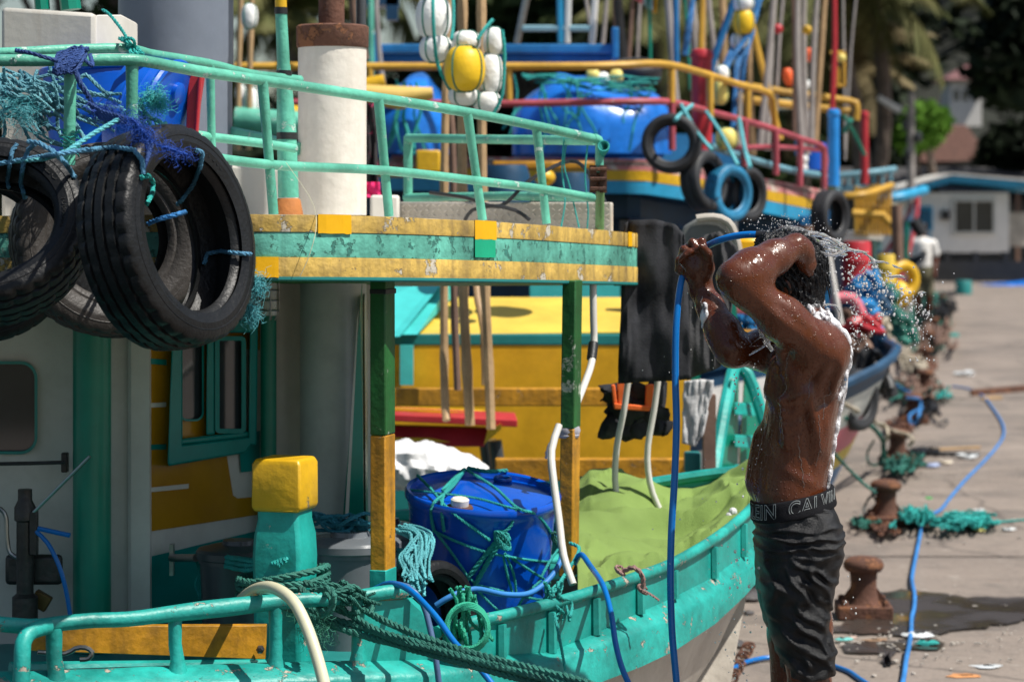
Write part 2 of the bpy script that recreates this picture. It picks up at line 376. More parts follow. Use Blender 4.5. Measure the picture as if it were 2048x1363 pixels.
# dark wet patch on the slab by the first bollard
mwet = bpy.data.materials.new('puddle'); mwet.use_nodes = True; bb = mwet.node_tree.nodes['Principled BSDF']
bb.inputs['Base Color'].default_value = (.050,.040,.034,1); bb.inputs['Roughness'].default_value = .16; bb.inputs['Specular IOR Level'].default_value = .6
_nt = mwet.node_tree; _at = _n(_nt,'ShaderNodeVertexColor'); _at.layer_name = 'wet'; _no = _n(_nt,'ShaderNodeTexNoise'); _no.inputs['Scale'].default_value = 22; _no.inputs['Detail'].default_value = 6
_tc = _n(_nt,'ShaderNodeTexCoord'); _nt.links.new(_tc.outputs['Object'], _no.inputs['Vector']); _ad = _n(_nt,'ShaderNodeMath',operation='ADD'); _nt.links.new(_at.outputs['Color'], _ad.inputs[0]); _nt.links.new(_no.outputs['Fac'], _ad.inputs[1])
_mr = _n(_nt,'ShaderNodeMapRange'); _mr.inputs[1].default_value = .62; _mr.inputs[2].default_value = .95; _mr.inputs[4].default_value = .93; _nt.links.new(_ad.outputs[0], _mr.inputs[0]); _nt.links.new(_mr.outputs[0], bb.inputs['Alpha'])
_rr = _n(_nt,'ShaderNodeMapRange'); _n2 = _n(_nt,'ShaderNodeTexNoise'); _n2.inputs['Scale'].default_value = 3; _nt.links.new(_tc.outputs['Object'], _n2.inputs['Vector']); _rr.inputs[1].default_value = .4; _rr.inputs[2].default_value = .6; _rr.inputs[3].default_value = .05; _rr.inputs[4].default_value = .45; _nt.links.new(_n2.outputs['Fac'], _rr.inputs[0]); _nt.links.new(_rr.outputs[0], bb.inputs['Roughness'])
def blob(name, pts, z, m, label, cat='puddle', jag=.04):
    pts = [G(x, y, z) for x, y in pts]; pts = spline(pts + [pts[0]], .05)[:-1]
    vs = [(p.x + rnd.uniform(-jag, jag), p.y + rnd.uniform(-jag, jag)*2.2, z) for p in pts]
    b = MB(); n = len(vs); inn = []
    for i in range(n):
        a_, c_ = Vector(vs[i-3]), Vector(vs[(i+3)%n]); t = (c_-a_).normalized(); v = Vector(vs[i]); q1 = v + Vector((-t.y,t.x,0))*.035; inn.append(q1)
    ar = sum(vs[i][0]*vs[(i+1)%n][1]-vs[(i+1)%n][0]*vs[i][1] for i in range(n))
    if ar < 0: inn = [Vector(vs[i])*2 - inn[i] for i in range(n)]
    b.add(vs + [tuple(v) for v in inn], [(i,(i+1)%n,n+(i+1)%n,n+i) for i in range(n)] + [tuple(range(n,2*n))])
    o = one(name, label, cat, b, m, smooth=False); at = o.data.color_attributes.new('wet','FLOAT_COLOR','POINT')
    for i in range(n): at.data[i].color = (0,0,0,1); at.data[n+i].color = (1,1,1,1)
    return o
blob('puddle', [(1640,1255),(1700,1240),(1740,1195),(1780,1178),(1850,1182),(1950,1192),(2060,1190),(2300,1200),(2300,1236),(2060,1240),(1980,1252),(1900,1262),(1830,1272),(1740,1268)], .0075, mwet, 'dark puddle spreading round the nearest rusty bollard and out to the right', jag=.02)
blob('puddle', [(1680,1286),(1740,1282),(1850,1275),(1890,1283),(1880,1296),(1800,1300),(1790,1322),(1770,1330),(1750,1306),(1690,1302)], .0075, mwet, 'small wet stain with a drip tail in front of the big puddle', jag=.012)

# ------------------------------------------------------------------ hill, forest
def leaf_mass(mb, blobs, n, size, seed=1, flat=.6):
    r = random.Random(seed); tot = sum(b[1]**2 for b in blobs)
    for c, rad, *sc in blobs:
        sc = sc[0] if sc else (1, 1, 1)
        for _ in range(int(n * rad**2 / tot)):
            d = Vector((r.gauss(0,1), r.gauss(0,1), r.gauss(0,1))).normalized() * rad * (r.uniform(.55, 1.05) ** .6)
            p = Vector(c) + Vector((d.x*sc[0], d.y*sc[1], d.z*sc[2])); s = size * r.uniform(.6, 1.4)
            u = Vector((r.gauss(0,1), r.gauss(0,1), r.gauss(0,flat))).normalized(); v = u.orthogonal().normalized(); v = (v*math.cos(r.uniform(0,6)) + u.cross(v)*math.sin(r.uniform(0,6)))
            mb.add([p - u*s, p + v*s*.5, p + u*s, p - v*s*.5], [(0,1,2,3)])
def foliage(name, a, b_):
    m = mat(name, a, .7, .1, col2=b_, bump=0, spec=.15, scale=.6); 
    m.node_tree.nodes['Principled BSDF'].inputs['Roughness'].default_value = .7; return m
MT['fol_dark'] = foliage('shade_dark_foliage', (.006,.011,.006), (.014,.024,.009))  # near-black greens: the hillside's shade is put into the leaf colour
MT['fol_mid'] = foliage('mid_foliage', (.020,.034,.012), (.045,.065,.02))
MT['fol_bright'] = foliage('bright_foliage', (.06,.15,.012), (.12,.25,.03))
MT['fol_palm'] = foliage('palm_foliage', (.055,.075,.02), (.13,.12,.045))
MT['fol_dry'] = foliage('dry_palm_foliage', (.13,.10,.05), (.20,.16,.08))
MT['bark'] = mat('bark', (.12,.09,.07), .9, .3, bump=.5)
# hill body rising to the right and behind
b = MB(); rows = []
for j in range(22):
    Y = 118 + j * 9; row = []
    for i in range(40):
        X = -70 + i * 6.0
        h = max(0, (j-.3)) * (1.2 + max(0, X-6) * .09) * (1 if X > 0 else max(.3, 1 + X/60)) + 1.2*mnoise.noise(Vector((X*.05, Y*.05, 0)))
        row.append((X, Y, -.5 + min(h, 75)))
    rows.append(row)
b.grid(rows); obj('hill', b, mat('hill_soil', (.012,.014,.008), 1, .3, scale=.1), kind='structure')
b = MB(); bl = []
rr = random.Random(11)
for k in range(260):
    Y = rr.uniform(120, 240); X = rr.uniform(13, 75) if k < 200 else rr.uniform(-45, 13)
    base = max(0, (Y-118)/9) * (1.2 + max(0, X-6)*.09)
    if X < 13: base *= .5
    zc_ = base + rr.uniform(0, 5); px_ = CX+X*F/Y; py_ = YH-(zc_-HC)*F/Y
    if Y < 150 and abs(px_-1933) < 240 and abs(py_-180) < 240: continue
    bl.append(((X, Y, zc_), rr.uniform(3, 6.5), (1, 1, .8)))
leaf_mass(b, bl, 42000, .75, 5)
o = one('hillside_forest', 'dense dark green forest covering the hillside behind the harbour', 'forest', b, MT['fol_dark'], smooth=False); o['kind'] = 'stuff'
# broad trees behind the poles
def tree(label, base, blobs, n, size, m, trunk_r=.3, seed=1, group='trees behind the harbour'):
    t = thing('tree', label, 'tree', base, group)
    b = MB(); top = Vector(blobs[0][0]); bz = Vector(base); b.tube(spline([bz, bz.lerp(top, .5) + Vector((.4,0,0)), top], .8), trunk_r, 8)
    for q in blobs[1:]:
        b.tube(spline([bz.lerp(top, .45), (bz.lerp(top,.6)+Vector(q[0]))/2, Vector(q[0])], .8), trunk_r*.4, 6)
    obj('trunk', b, MT['bark'], t)
    b = MB(); leaf_mass(b, blobs, n, size, seed); o = obj('crown', b, m, t, smooth=False); o['kind'] = 'stuff'
    return t
specs = [ # px, Y, crown centre row, radius, material, label
 (60, 80, -80, 5.0, 'fol_mid', 'broad tree leftmost behind the grey tank and roof box'),
 (1120, 78, 60, 3.6, 'fol_mid', 'green tree behind the blue beam and white ladder rail'),
 (1240, 90, 90, 6.0, 'fol_dark', 'dark tree behind the striped flag'),
 (1400, 76, 120, 5.2, 'fol_mid', 'green tree behind the red roof chimney'),
 (1560, 92, 60, 6.5, 'fol_dark', 'dark tree behind the cluster of marker poles'),
 (950, 96, 200, 5.0, 'fol_dark', 'dark tree low behind the hanging floats'),
 (1300, 100, 250, 6.0, 'fol_dark', 'dark low tree right of the blue covered barrels'),
 (1500, 86, 250, 4.5, 'fol_dark', 'dark low tree behind the long yellow rail')]
for i, (px, Y, row, rad, mt, lab) in enumerate(specs):
    c = P(px, row, Y); rr = random.Random(i)
    bl = [((c.x + rr.uniform(-1,1)*rad*.8, Y + rr.uniform(-2,2), c.z + rr.uniform(-.7,.7)*rad), rad*rr.uniform(.4,.62)) for _ in range(6)]
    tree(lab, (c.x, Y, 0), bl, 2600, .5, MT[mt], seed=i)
c = P(1848, 250, 81.5); tree('bright lime green round bush tree behind the lamp pole', (c.x, 81.5, 0), [((c.x, 81.5, c.z), .82), ((c.x-.45, 81.5, c.z-.4), .62),((c.x+.5, 81.8, c.z+.1), .5)], 1700, .16, MT['fol_bright'], .12)
for i,(px,row,rad,lab) in enumerate([(2120,40,3.6,'big dark tree with a pale trunk at the upper right'),(2035,325,2.0,'dark tree right of the red tiled roof'),(1700,330,2.4,'dark bush tree below the palms')]):
    c = P(px, row, 84 + i*5); tree(lab, (c.x, 84+i*5, 0), [((c.x, 84+i*5, c.z), rad*.7),((c.x-rad*.4, 84+i*5, c.z-rad*.35), rad*.55),((c.x+rad*.5, 84+i*5, c.z+rad*.3), rad*.6)], 2800, .38, MT['fol_dark'], .25, seed=20+i)

# palms
def frond_mesh(L=4.2, droop=1.0, seed=0):
    r = random.Random(seed); b = MB(); pts = []
    for i in range(15):
        t = i/14; pts.append(Vector((L*t*(1-.18*t*droop), 0, .75*L*t*.55 - droop*L*.75*t*t)))
    b.tube(pts, [.05*(1-.8*i/14) for i in range(15)], 4)
    for i in range(1, 14):
        for k in range(3):
            t = (i + k/3)/14; q = t*14; a = int(q); p = pts[a].lerp(pts[min(a+1,14)], q-a); d = (pts[min(a+1,14)] - pts[max(a-1,0)]).normalized()
            ll = L*.26*math.sin(math.pi*min(1, t*.85+.12))**.7
            for s in (-1, 1):
                tip = p + Vector((0,s,0))*ll*.75 + d*ll*.45 + Vector((0,0,-ll*(.35+r.uniform(0,.5))*droop)); wv = d*.07
                b.add([p - wv, p + wv, tip], [(0,1,2)])
    return b
fm = {}
def palm(label, top, base, n, L, m, seed, droop=1.0):
    r = random.Random(seed); t = thing('palm_tree', label, 'palm tree', base, 'coconut palms behind the harbour')
    b = MB(); b.tube(spline([Vector(base), (Vector(base)+Vector(top))/2 + Vector((.5,0,0)), Vector(top)], .6), [.22 - .004*i for i in range(len(spline([Vector(base), (Vector(base)+Vector(top))/2 + Vector((.5,0,0)), Vector(top)], .6)))], 8)
    obj('trunk', b, MT['bark'], t)
    for k in range(n):
        key = (round(L,1), k % 3, m.name)
        if key not in fm:
            o = obj('frond', frond_mesh(L, .7 + .35*(k%3), k), m, t, smooth=False); fm[key] = o.data
            # shift mesh to own origin
            o0 = Vector(t['_o']); o.data.transform(Matrix.Translation(o0))
        else:
            o = bpy.data.objects.new('frond', fm[key]); C.objects.link(o); o.parent = t
        o.location = Vector(top) - Vector(base)
        o.rotation_euler = (r.uniform(-.2,.2), r.uniform(-.9,.45), 2*math.pi*k/n + r.uniform(-.2,.2)); s = r.uniform(.8,1.1); o.scale = (s,s,s)
for i,(px,row,Y,L,mt,lab,dr) in enumerate([
 (1650,-30,58,4.0,'fol_palm','tall coconut palm with drooping fronds left of the dark hill',1.3),
 (1745,-70,60,4.2,'fol_palm','tall coconut palm whose fronds overhang nearest the dark hill',1.4),
 (1580,40,66,3.4,'fol_palm','coconut palm behind the bundle of marker poles',1.2),
 (1690,140,64,2.8,'fol_dry','shorter palm with dry brown fronds above the blue post',1.5),
 (560,30,52,2.6,'fol_palm','coconut palm seen beside the turquoise mast',1.0),
 (1310,20,70,3.6,'fol_palm','coconut palm behind the striped flag pole',1.1),
 (690,-40,60,3.2,'fol_palm','coconut palm above the rusty exhaust pipe',1.1)]):
    c = P(px,row,Y); palm(lab, tuple(c), (c.x+rnd.uniform(-1,1), Y+1, 0), 20, L, MT[mt], i, dr)

# ------------------------------------------------------------------ houses
def house_far():
    Y = 78; base = P(1990, 520, Y); base.z = 0
    t = thing('harbour_house', 'single storey white house with a light blue trimmed roof beyond the quay', 'house', base)
    x0, x1, x2 = P(1745,0,Y).x, P(2018,0,Y).x, P(2120,0,Y).x
    zt = P(0,385,Y).z; zb = P(0,505,Y).z
    b = MB(); b.box(((x0+.3+x1)/2, Y+2, (zt+zb)/2), (x1-x0-.3, 4, zt-zb)); obj('wall', b, mat('house_white', (.82,.80,.76), .7, .05, grime=.15, grime_col=(.5,.47,.42)), t, smooth=False)
    b = MB(); b.box(((x1+x2)/2+.02, Y+2.4, zb+.75), (x2-x1, 4, 1.1)); obj('low_wall', b, MT['hullwhite'], t, smooth=False)
    ap = P(1895, 357, Y); l = P(1745, 405, Y); r_ = P(2110, 375, Y)
    b = MB(); b.hexa([Vector((l.x,Y-.8,l.z)), Vector((ap.x,Y-.8,ap.z-.12)), Vector((ap.x,Y-.8,ap.z+.1)), Vector((l.x,Y-.8,l.z+.22))],
                     [Vector((l.x,Y+4.5,l.z)), Vector((ap.x,Y+4.5,ap.z-.12)), Vector((ap.x,Y+4.5,ap.z+.1)), Vector((l.x,Y+4.5,l.z+.22))])
    b.hexa([Vector((ap.x+.01,Y-.8,ap.z-.12)), Vector((r_.x,Y-.8,r_.z-.12)), Vector((r_.x,Y-.8,r_.z+.1)), Vector((ap.x+.01,Y-.8,ap.z+.1))],
           [Vector((ap.x+.01,Y+4.5,ap.z-.12)), Vector((r_.x,Y+4.5,r_.z-.12)), Vector((r_.x,Y+4.5,r_.z+.1)), Vector((ap.x+.01,Y+4.5,ap.z+.1))])
    obj('fascia', b, MT['skyblue'], t, smooth=False)
    b = MB(); b.slab([(l.x-.05,Y-.9,l.z+.23),(ap.x,Y-.9,ap.z+.11),(ap.x,Y+4.6,ap.z+.11),(l.x-.05,Y+4.6,l.z+.23)], (0,0,.06))
    b.slab([(ap.x+.01,Y-.9,ap.z+.11),(r_.x,Y-.9,r_.z+.11),(r_.x,Y+4.6,r_.z+.11),(ap.x+.01,Y+4.6,ap.z+.11)], (0,0,.06)); obj('roof', b, MT['palewhite'], t, smooth=False)
    def win(px0, py0, px1, py1, fm_, gm):
        a, c = P(px0,py0,Y), P(px1,py1,Y); cx, cz = (a.x+c.x)/2, (a.z+c.z)/2; w_, h = c.x-a.x, a.z-c.z
        f = MB(); t_ = .09
        for (dx, dz, sx, sz) in ((0,h/2,w_+t_,t_),(0,-h/2,w_+t_,t_),(-w_/2,0,t_,h-t_),(w_/2,0,t_,h-t_),(0,0,t_*.6,h-t_)): f.box((cx+dx, Y-.04, cz+dz), (sx,.1,sz))
        fo = obj('window', f, fm_, t, smooth=False); g = MB(); g.box((cx, Y-.012, cz), (w_,.02,h)); obj('pane', g, gm, fo, smooth=False)
    win(1907, 400, 1988, 466, MT['greywhite'], MT['glassdark']); win(1836, 415, 1862, 460, MT['skyblue'], MT['darkblue'])
    d = MB(); a, c = P(1836,468,Y), P(1862,505,Y); d.box(((a.x+c.x)/2,Y-.02,(a.z+c.z)/2),(c.x-a.x,.04,a.z-c.z)); obj('door', d, MT['skyblue'], t, smooth=False)
    d = MB(); c = P(1890,430,Y); d.box((c.x,Y-.1,c.z),(.25,.18,.3)); obj('meter_box', d, MT['black'], t, smooth=False)
house_far()
def dark_shed():
    Y = 84; t = thing('open_shed', 'dark open sided shed at the right edge beside the white house', 'shed', (P(2045,0,Y).x, Y, 0))
    a = P(2024, 380, Y); z = P(0,468,Y).z
    b = MB(); b.box((a.x+2.6, Y+5, 1.5), (5, .2, 3)); obj('back_wall', b, MT['black'], t, smooth=False)
    b = MB(); b.box((a.x+2.6, Y+2.5, a.z+.25), (5.4, 6, .15)); obj('roof', b, MT['darkgrey'], t, smooth=False)
    for k in range(3): b = MB(); b.box((a.x+.2+k*2.3, Y, (a.z+.17)/2), (.14,.14,a.z+.17)); obj('post', b, MT['polebrown'], t, smooth=False)
dark_shed()
def jetty():
    Y = 68; t = thing('low_slipway_beam', 'dark low timber barrier on short posts in front of the white house', 'barrier', (P(1960,0,Y).x, Y, 0))
    l, r_ = P(1868,540,Y).x, P(2200,0,Y).x; z1 = P(0,522,Y).z; z0 = 0
    b = MB(); b.box(((l+r_)/2, Y, (z1+.05)/2), (r_-l, .3, z1-.05)); obj('beam', b, MT['black'], t, smooth=False)
    for px in (1893, 1950, 2010, 2070): b = MB(); x = P(px,0,Y).x; b.box((x, Y, z1+.13), (.16,.3,.26)); obj('post', b, MT['black'], t, smooth=False)
jetty()
b = MB(); a, c = P(1975,545,66), P(2150,540,66); b.hexa([(a.x,65.6,.0),(c.x,65.6,.0),(c.x,66,.35),(a.x+1,66,.1)],[(a.x,67.3,0),(c.x,67.3,0),(c.x,67,.3),(a.x+1,67,.08)])
one('tarpaulin', 'low blue tarpaulin lying on the far quay by the dark barrier', 'tarpaulin', b, MT['bluetarp'])
def hill_house():
    Y = 135; c = P(1932, 185, Y); t = thing('hill_house', 'white house with a maroon hipped roof high in the dark forest', 'house', (c.x, Y, c.z-2.2))
    b = MB(); b.box((c.x, Y+1.5, c.z-.6), (1.75, 3, 2.6)); obj('wall', b, MT['palewhite'], t, smooth=False)
    for k in range(3): b = MB(); b.box((c.x-.55+k*.5, Y-.03, c.z-.15), (.3,.05,.6)); obj('window', b, MT['glassdark'], t, smooth=False)
    b = MB(); z = P(0,160,Y).z; tz = P(0,118,Y).z; v = [(c.x-1.3,Y-.6,z),(c.x+1.3,Y-.6,z),(c.x+1.3,Y+3.4,z),(c.x-1.3,Y+3.4,z),(c.x+.6,Y+1.4,tz),(c.x+.9,Y+1.9,tz)]
    b.add(v, [(0,1,4),(1,2,5,4),(2,3,5),(3,0,4,5),(3,2,1,0)]); obj('roof', b, mat('maroon_roof', (.16,.07,.07), .8, .15), t, smooth=False)
hill_house()
def tiled_house():
    Y = 98; t = thing('tiled_house', 'pale pink walled house under an orange clay tile roof behind the lamp pole', 'house', (P(1800,0,Y).x, Y, 0))
    a, c = P(1692,275,Y), P(1792,330,Y); b = MB(); b.box(((a.x+c.x)/2, Y+2, a.z/2), (c.x-a.x, 3.8, a.z)); obj('wall', b, mat('pale_pink_wall', (.55,.42,.38), .8, .1), t, smooth=False)
    m = mat('clay_tile', (.10,.045,.03), .85, .35, scale=6, bump=.3)
    a, c = P(1790,325,Y), P(1965,250,Y)
    pl = [Vector((P(1780,325,Y).x,Y-1,P(0,328,Y).z)), Vector((P(1975,325,Y).x,Y-1,P(0,322,Y).z)), Vector((P(1968,250,Y).x,Y+4,P(0,250,Y+4).z)), Vector((P(1872,252,Y).x,Y+4,P(0,252,Y+4).z))]
    b = MB(); rows = 11
    for i in range(rows):     # courses of tiles, lapped
        t0, t1 = i/rows, (i+1)/rows
        q = [pl[0].lerp(pl[3],t0), pl[1].lerp(pl[2],t0), pl[1].lerp(pl[2],t1), pl[0].lerp(pl[3],t1)]
        q[2] = q[2] - Vector((0,0,.04)); q[3] = q[3] - Vector((0,0,.04)); b = MB(); b.slab(q, (0,0,.05)); obj('tile_course', b, m, t, smooth=False)
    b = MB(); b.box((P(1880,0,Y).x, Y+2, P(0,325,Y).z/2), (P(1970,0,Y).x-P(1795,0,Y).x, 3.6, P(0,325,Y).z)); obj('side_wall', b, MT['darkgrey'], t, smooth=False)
tiled_house()
def long_roof():
    Y = 86; t = thing('long_shed', 'long dark grey roofed shed running behind the white house', 'shed', (P(1900,0,Y).x, Y, 0))
    a, c = P(1640,345,Y), P(2200,400,Y); b = MB(); b.hexa([(a.x,Y-1,P(0,398,Y).z),(c.x,Y-1,P(0,398,Y).z),(c.x,Y+2,P(0,332,Y).z),(a.x,Y+2,P(0,332,Y).z)],[(a.x,Y-1,P(0,405,Y).z),(c.x,Y-1,P(0,405,Y).z),(c.x,Y+4,P(0,350,Y).z),(a.x,Y+4,P(0,350,Y).z)])
    obj('roof', b, mat('shed_roof', (.045,.043,.045), .8, .3), t, smooth=False)
    b = MB(); b.box(((a.x+c.x)/2, Y+1.4, P(0,402,Y).z/2), (c.x-a.x-.4, 3, P(0,402,Y).z)); obj('wall', b, MT['darkgrey'], t, smooth=False)
long_roof()
def lamp_pole():
    Y = 60; x = P(1822,0,Y).x; t = thing('street_lamp', 'thin concrete lamp pole with a long white lamp arm beside the bright bush', 'street lamp', (x, Y, 0))
    b = MB(); b.tube([(x,Y,0),(x,Y,P(0,188,Y).z)], [.13,.085], 8); obj('pole', b, MT['polegrey'], t)
    a = P(1800,222,Y); e = P(1756,195,Y); b = MB(); b.tube([(x,Y-.1,a.z-.15),tuple(a)], .025, 6); obj('arm', b, MT['polegrey'], t)
    b = MB(); b.tube([tuple(a),tuple(e)], [.10,.07], 8); obj('lamp_head', b, MT['palewhite'], t)
    for k,(dx,dz) in enumerate([(-.16,-.9),(.15,-1.2),(-.1,-1.6)]):
        b = MB(); b.lathe([(.06,0),(.1,.05),(.1,.2),(.04,.26)], (x+dx, Y-.12, P(0,188,Y).z+dz), 8); obj('insulator', b, MT['darkgrey'], t)
lamp_pole()
# ------------------------------------------------------------------ the near boat
boat = thing('fishing_boat', 'turquoise and yellow fishing boat filling the left foreground with its roof hung with tyres', 'boat', (-.6, 6.8, -.9))
def part(name, mb, m, parent=boat, **k): return obj(name, mb, m, parent, **k)
# hull stations: rail, wall foot, ledge edge, strake bottom (px rows), depth
ST = [ # px, Y, foot_y, edge_y, strake_bottom_y
 (-260, 5.55, 1362, 1400, 1520), (0, 5.70, 1345, 1382, 1500), (300, 5.88, 1335, 1372, 1485), (600, 6.06, 1326, 1358, 1465), (790, 6.18, 1322, 1352, 1450), (900, 6.28, 1318, 1345, 1432),
 (1000, 6.42, 1312, 1337, 1420), (1100, 6.58, 1304, 1326, 1398), (1189, 6.74, 1268, 1294, 1366), (1277, 6.92, 1226, 1261, 1332), (1345, 7.10, 1196, 1236, 1300), (1425, 7.38, 1155, 1187, 1247), (1484, 7.66, 1112, 1146, 1192), (1530, 7.95, 1075, 1100, 1140), (1556, 8.2, 1050, 1070, 1105)]
rail_y = [1260, 1250, 1235, 1205, 1190, 1262, 1232, 1207, 1181, 1152, 1126, 1080, 1034, 985, 950]
near = []
for i, (px, Y, fy, ey, sy) in enumerate(ST):
    ft = P(px, fy, Y); ed = P(px, ey, Y - .075); bt = P(px, sy, Y - .085); rl = P(px, rail_y[i], Y)
    a = ST[max(0,i-1)]; c = ST[min(len(ST)-1,i+1)]; d = (P(c[0],0,c[1]) - P(a[0],0,a[1])); d.z = 0; d.normalize(); n_out = Vector((d.y, -d.x, 0))
    near.append((ft, ed, bt, rl, n_out, d))
tipv = near[-1]
def far_side(p, k):   # mirrored side of the boat: reflect across the centreline through the tip
    t0 = near[-1][3]; ax = Vector((-.80, -.60, 0)).normalized(); r = Vector((p.x - t0.x, p.y - t0.y, 0)); along = r.dot(ax); off = r - ax*along
    # the near side lies at negative 'across'; mirror
    q = ax*along - off; return Vector((t0.x + q.x, t0.y + q.y, p.z))
b = MB(); rows = []
for (ft, ed, bt, rl, n, d) in near:
    inn = ft - n*.03
    rows.append([inn + Vector((0,0,.0)), ft + Vector((0,0,.002)), ed + Vector((0,0,.006)), ed - Vector((0,0,.006)) + n*.008, bt + n*.008, bt - n*.02 - Vector((0,0,.012)), bt - n*.05 - Vector((0,0,.015))])
b.grid(rows); part('gunwale_strake', b, MT['tealworn'], ang=50)
def hullcol(bt, n, f):
    z0 = bt.z - .015; s = 1 - f
    out = []
    for z, inn in ((z0, .05), (z0-.25, .10), (z0-.6, .24), (z0-1.0, .48), (-1.15, .8)):
        out.append(Vector((bt.x, bt.y, 0)) - n*inn + Vector((0, 0, z)) + Vector((-.33,-.16,0))*((z0-z)*f*1.0))
    return out
b = MB(); rows = []
for i, (ft, ed, bt, rl, n, d) in enumerate(near):
    rows.append(hullcol(bt, n, (i/(len(near)-1))**3))
b.grid(rows); part('hull', b, MT['hullwhite'], ang=60)
b = MB(); rows = []
for i, (ft, ed, bt, rl, n, d) in enumerate(near):
    q = hullcol(bt, n, (i/(len(near)-1))**3); rows.append([far_side(v, 0) for v in q])
b.grid(rows); part('hull_far_side', b, MT['hullwhite'], ang=60)
# bulwark planks on the fore part: each bay between frames a panel
for i in range(6, len(near)-1):
    f0, f1 = near[i], near[i+1]
    A = [f0[0], f1[0], f1[3] - Vector((0,0,.008)), f0[3] - Vector((0,0,.008))]
    b = MB(); b.slab([a - f0[4]*.0 for a in A], -f0[4]*.03); part('bulwark_panel', b, MT['teal'], bevel=.003, smooth=False)
    b = MB(); p = f0[0]; q = f0[3]; b.tube([p + f0[4]*.006, q - Vector((0,0,.02)) + f0[4]*.004], .0145, 6); part('bulwark_frame', b, MT['teal'])
f0, f1 = near[5], near[6]
b = MB(); b.slab([f0[0], f1[0], f1[3], f0[3]], -f0[4]*.03); part('bulwark_panel', b, MT['teal'], smooth=False)
# far bulwark and bow inside
b = MB()
fr = [far_side(x[3], 0) for x in near]; ff = [far_side(x[0], 0) for x in near]
for i in range(len(fr)): fr[i].z = near[i][3].z + .02
b.grid([[a, c] for a, c in zip(ff, fr)]); b.grid([[a + Vector((.03,.03,0)), c + Vector((.03,.03,0))] for a, c in zip(ff, fr)]); part('far_bulwark', b, MT['teal'])
b = MB(); b.tube(spline([v + Vector((0,0,.01)) for v in fr[1:]], .08), .02, 8); part('far_rail', b, MT['teal'])
tp = near[-1][3]; b = MB(); b.hexa([tp+Vector((-.06,-.03,-.42)), tp+Vector((-.01,-.0,-.42)), tp+Vector((.07,-.02,.10)), tp+Vector((-.03,-.05,.08))],
      [tp+Vector((-.06,.06,-.42)), tp+Vector((-.01,.06,-.42)), tp+Vector((.07,.08,.10)), tp+Vector((-.03,.08,.08))]); part('stem_post', b, MT['teal'], bevel=.012)
# deck
b = MB(); dk = [(x[0].x - x[4].x*.04, x[0].y - x[4].y*.04) for x in near[:-4]] + [(far_side(x[0] - x[4]*.04,0).x, far_side(x[0] - x[4]*.04,0).y) for x in reversed(near[:-4])]
b.prism(dk, .47, .50); part('deck', b, MT['tealshade'], smooth=False)
# fore rail (wooden cap)
rail = [x[3] for x in near[6:]]; rail = [P(873,1264,6.25), P(900,1256,6.29), P(950,1242,6.36)] + rail
b = MB(); b.tube(spline(rail, .05), .0168, 12); part('fore_rail', b, MT['tealworn'])
# aft pipe rail with stanchions
b = MB(); b.tube(spline(PP([(-220,1243,5.58),(-60,1243,5.66),(60,1252,5.71),(110,1247,5.74),(180,1240,5.78),(258,1237,5.82),(361,1224,5.9),(470,1212,5.98),(553,1203,6.03),(640,1198,6.08),(700,1195,6.12),(775,1183,6.17),(812,1183,6.2)]), .03),
   [.0185 + .0045*math.exp(-((i-24)/4)**2) for i in range(len(spline(PP([(-220,1243,5.58),(-60,1243,5.66),(60,1252,5.71),(110,1247,5.74),(180,1240,5.78),(258,1237,5.82),(361,1224,5.9),(470,1212,5.98),(553,1203,6.03),(640,1198,6.08),(700,1195,6.12),(775,1183,6.17),(812,1183,6.2)]), .03)))], 14)
part('aft_rail', b, MT['tealworn'])
b = MB(); b.tube(spline(PP([(95,1252,5.71),(62,1262,5.66),(46,1285,5.63),(44,1330,5.62),(38,1400,5.61)]), .02), .0195, 12); part('bent_rail_end', b, MT['tealworn'])
for (x0,y0,x1,y1,Y,r) in ((108,1255,112,1370,5.74,.0205),(350,1228,355,1345,5.9,.0175),(551,1206,552,1335,6.03,.0175),(716,1196,716,1330,6.13,.0175),(-140,1250,-140,1370,5.64,.02)):
    b = MB(); h = P(x1,y1,Y); b.tube([P(x0,y0,Y), P(x0,(y0+y1)/2,Y), h + Vector((0,0,.03)), h], [r, r*.93, r, r*1.45], 12); part('rail_stanchion', b, MT['tealworn'])
# corner plate at the end of the aft rail
b = MB(); q = PP([(728,1203,6.14),(815,1198,6.2),(842,1222,6.22),(862,1262,6.24),(872,1300,6.25),(880,1345,6.26),(728,1345,6.14)]); 
b.add([p for p in q] + [p + Vector((.008,.035,0)) for p in q], [tuple(range(7)), tuple(reversed(range(7,14)))] + [(i,(i+1)%7,7+(i+1)%7,7+i) for i in range(7)]); part('corner_plate', b, MT['teal'], smooth=False)
# yellow plank behind the aft rail, with a bolt and a bent iron hook
b = MB(); b.slab(PP([(40,1300,5.98),(530,1318,6.28),(532,1250,6.28),(40,1252,5.98)]), (.0,.03,0)); pk = part('yellow_plank', b, MT['yelplank'], bevel=.002, smooth=False)
b = MB(); b.lathe([(.011,0),(.011,.012),(.006,.018)], P(521,1297,6.26), 6, frame_m((0,-1,0),(1,0,0))); obj('bolt', b, MT['darkmetal'], pk)
b = MB(); b.tube(spline(PP([(75,1303,5.88),(130,1306,5.90),(150,1296,5.9),(170,1294,5.9),(184,1303,5.9),(178,1316,5.9),(160,1318,5.9)]), .012), .0062, 8); part('iron_hook', b, MT['steel'])
# inner lower beams
b = MB(); b.tube(PP([(20,1336,5.98),(560,1330,6.3)]), .017, 8); part('inner_beam', b, MT['teal'])
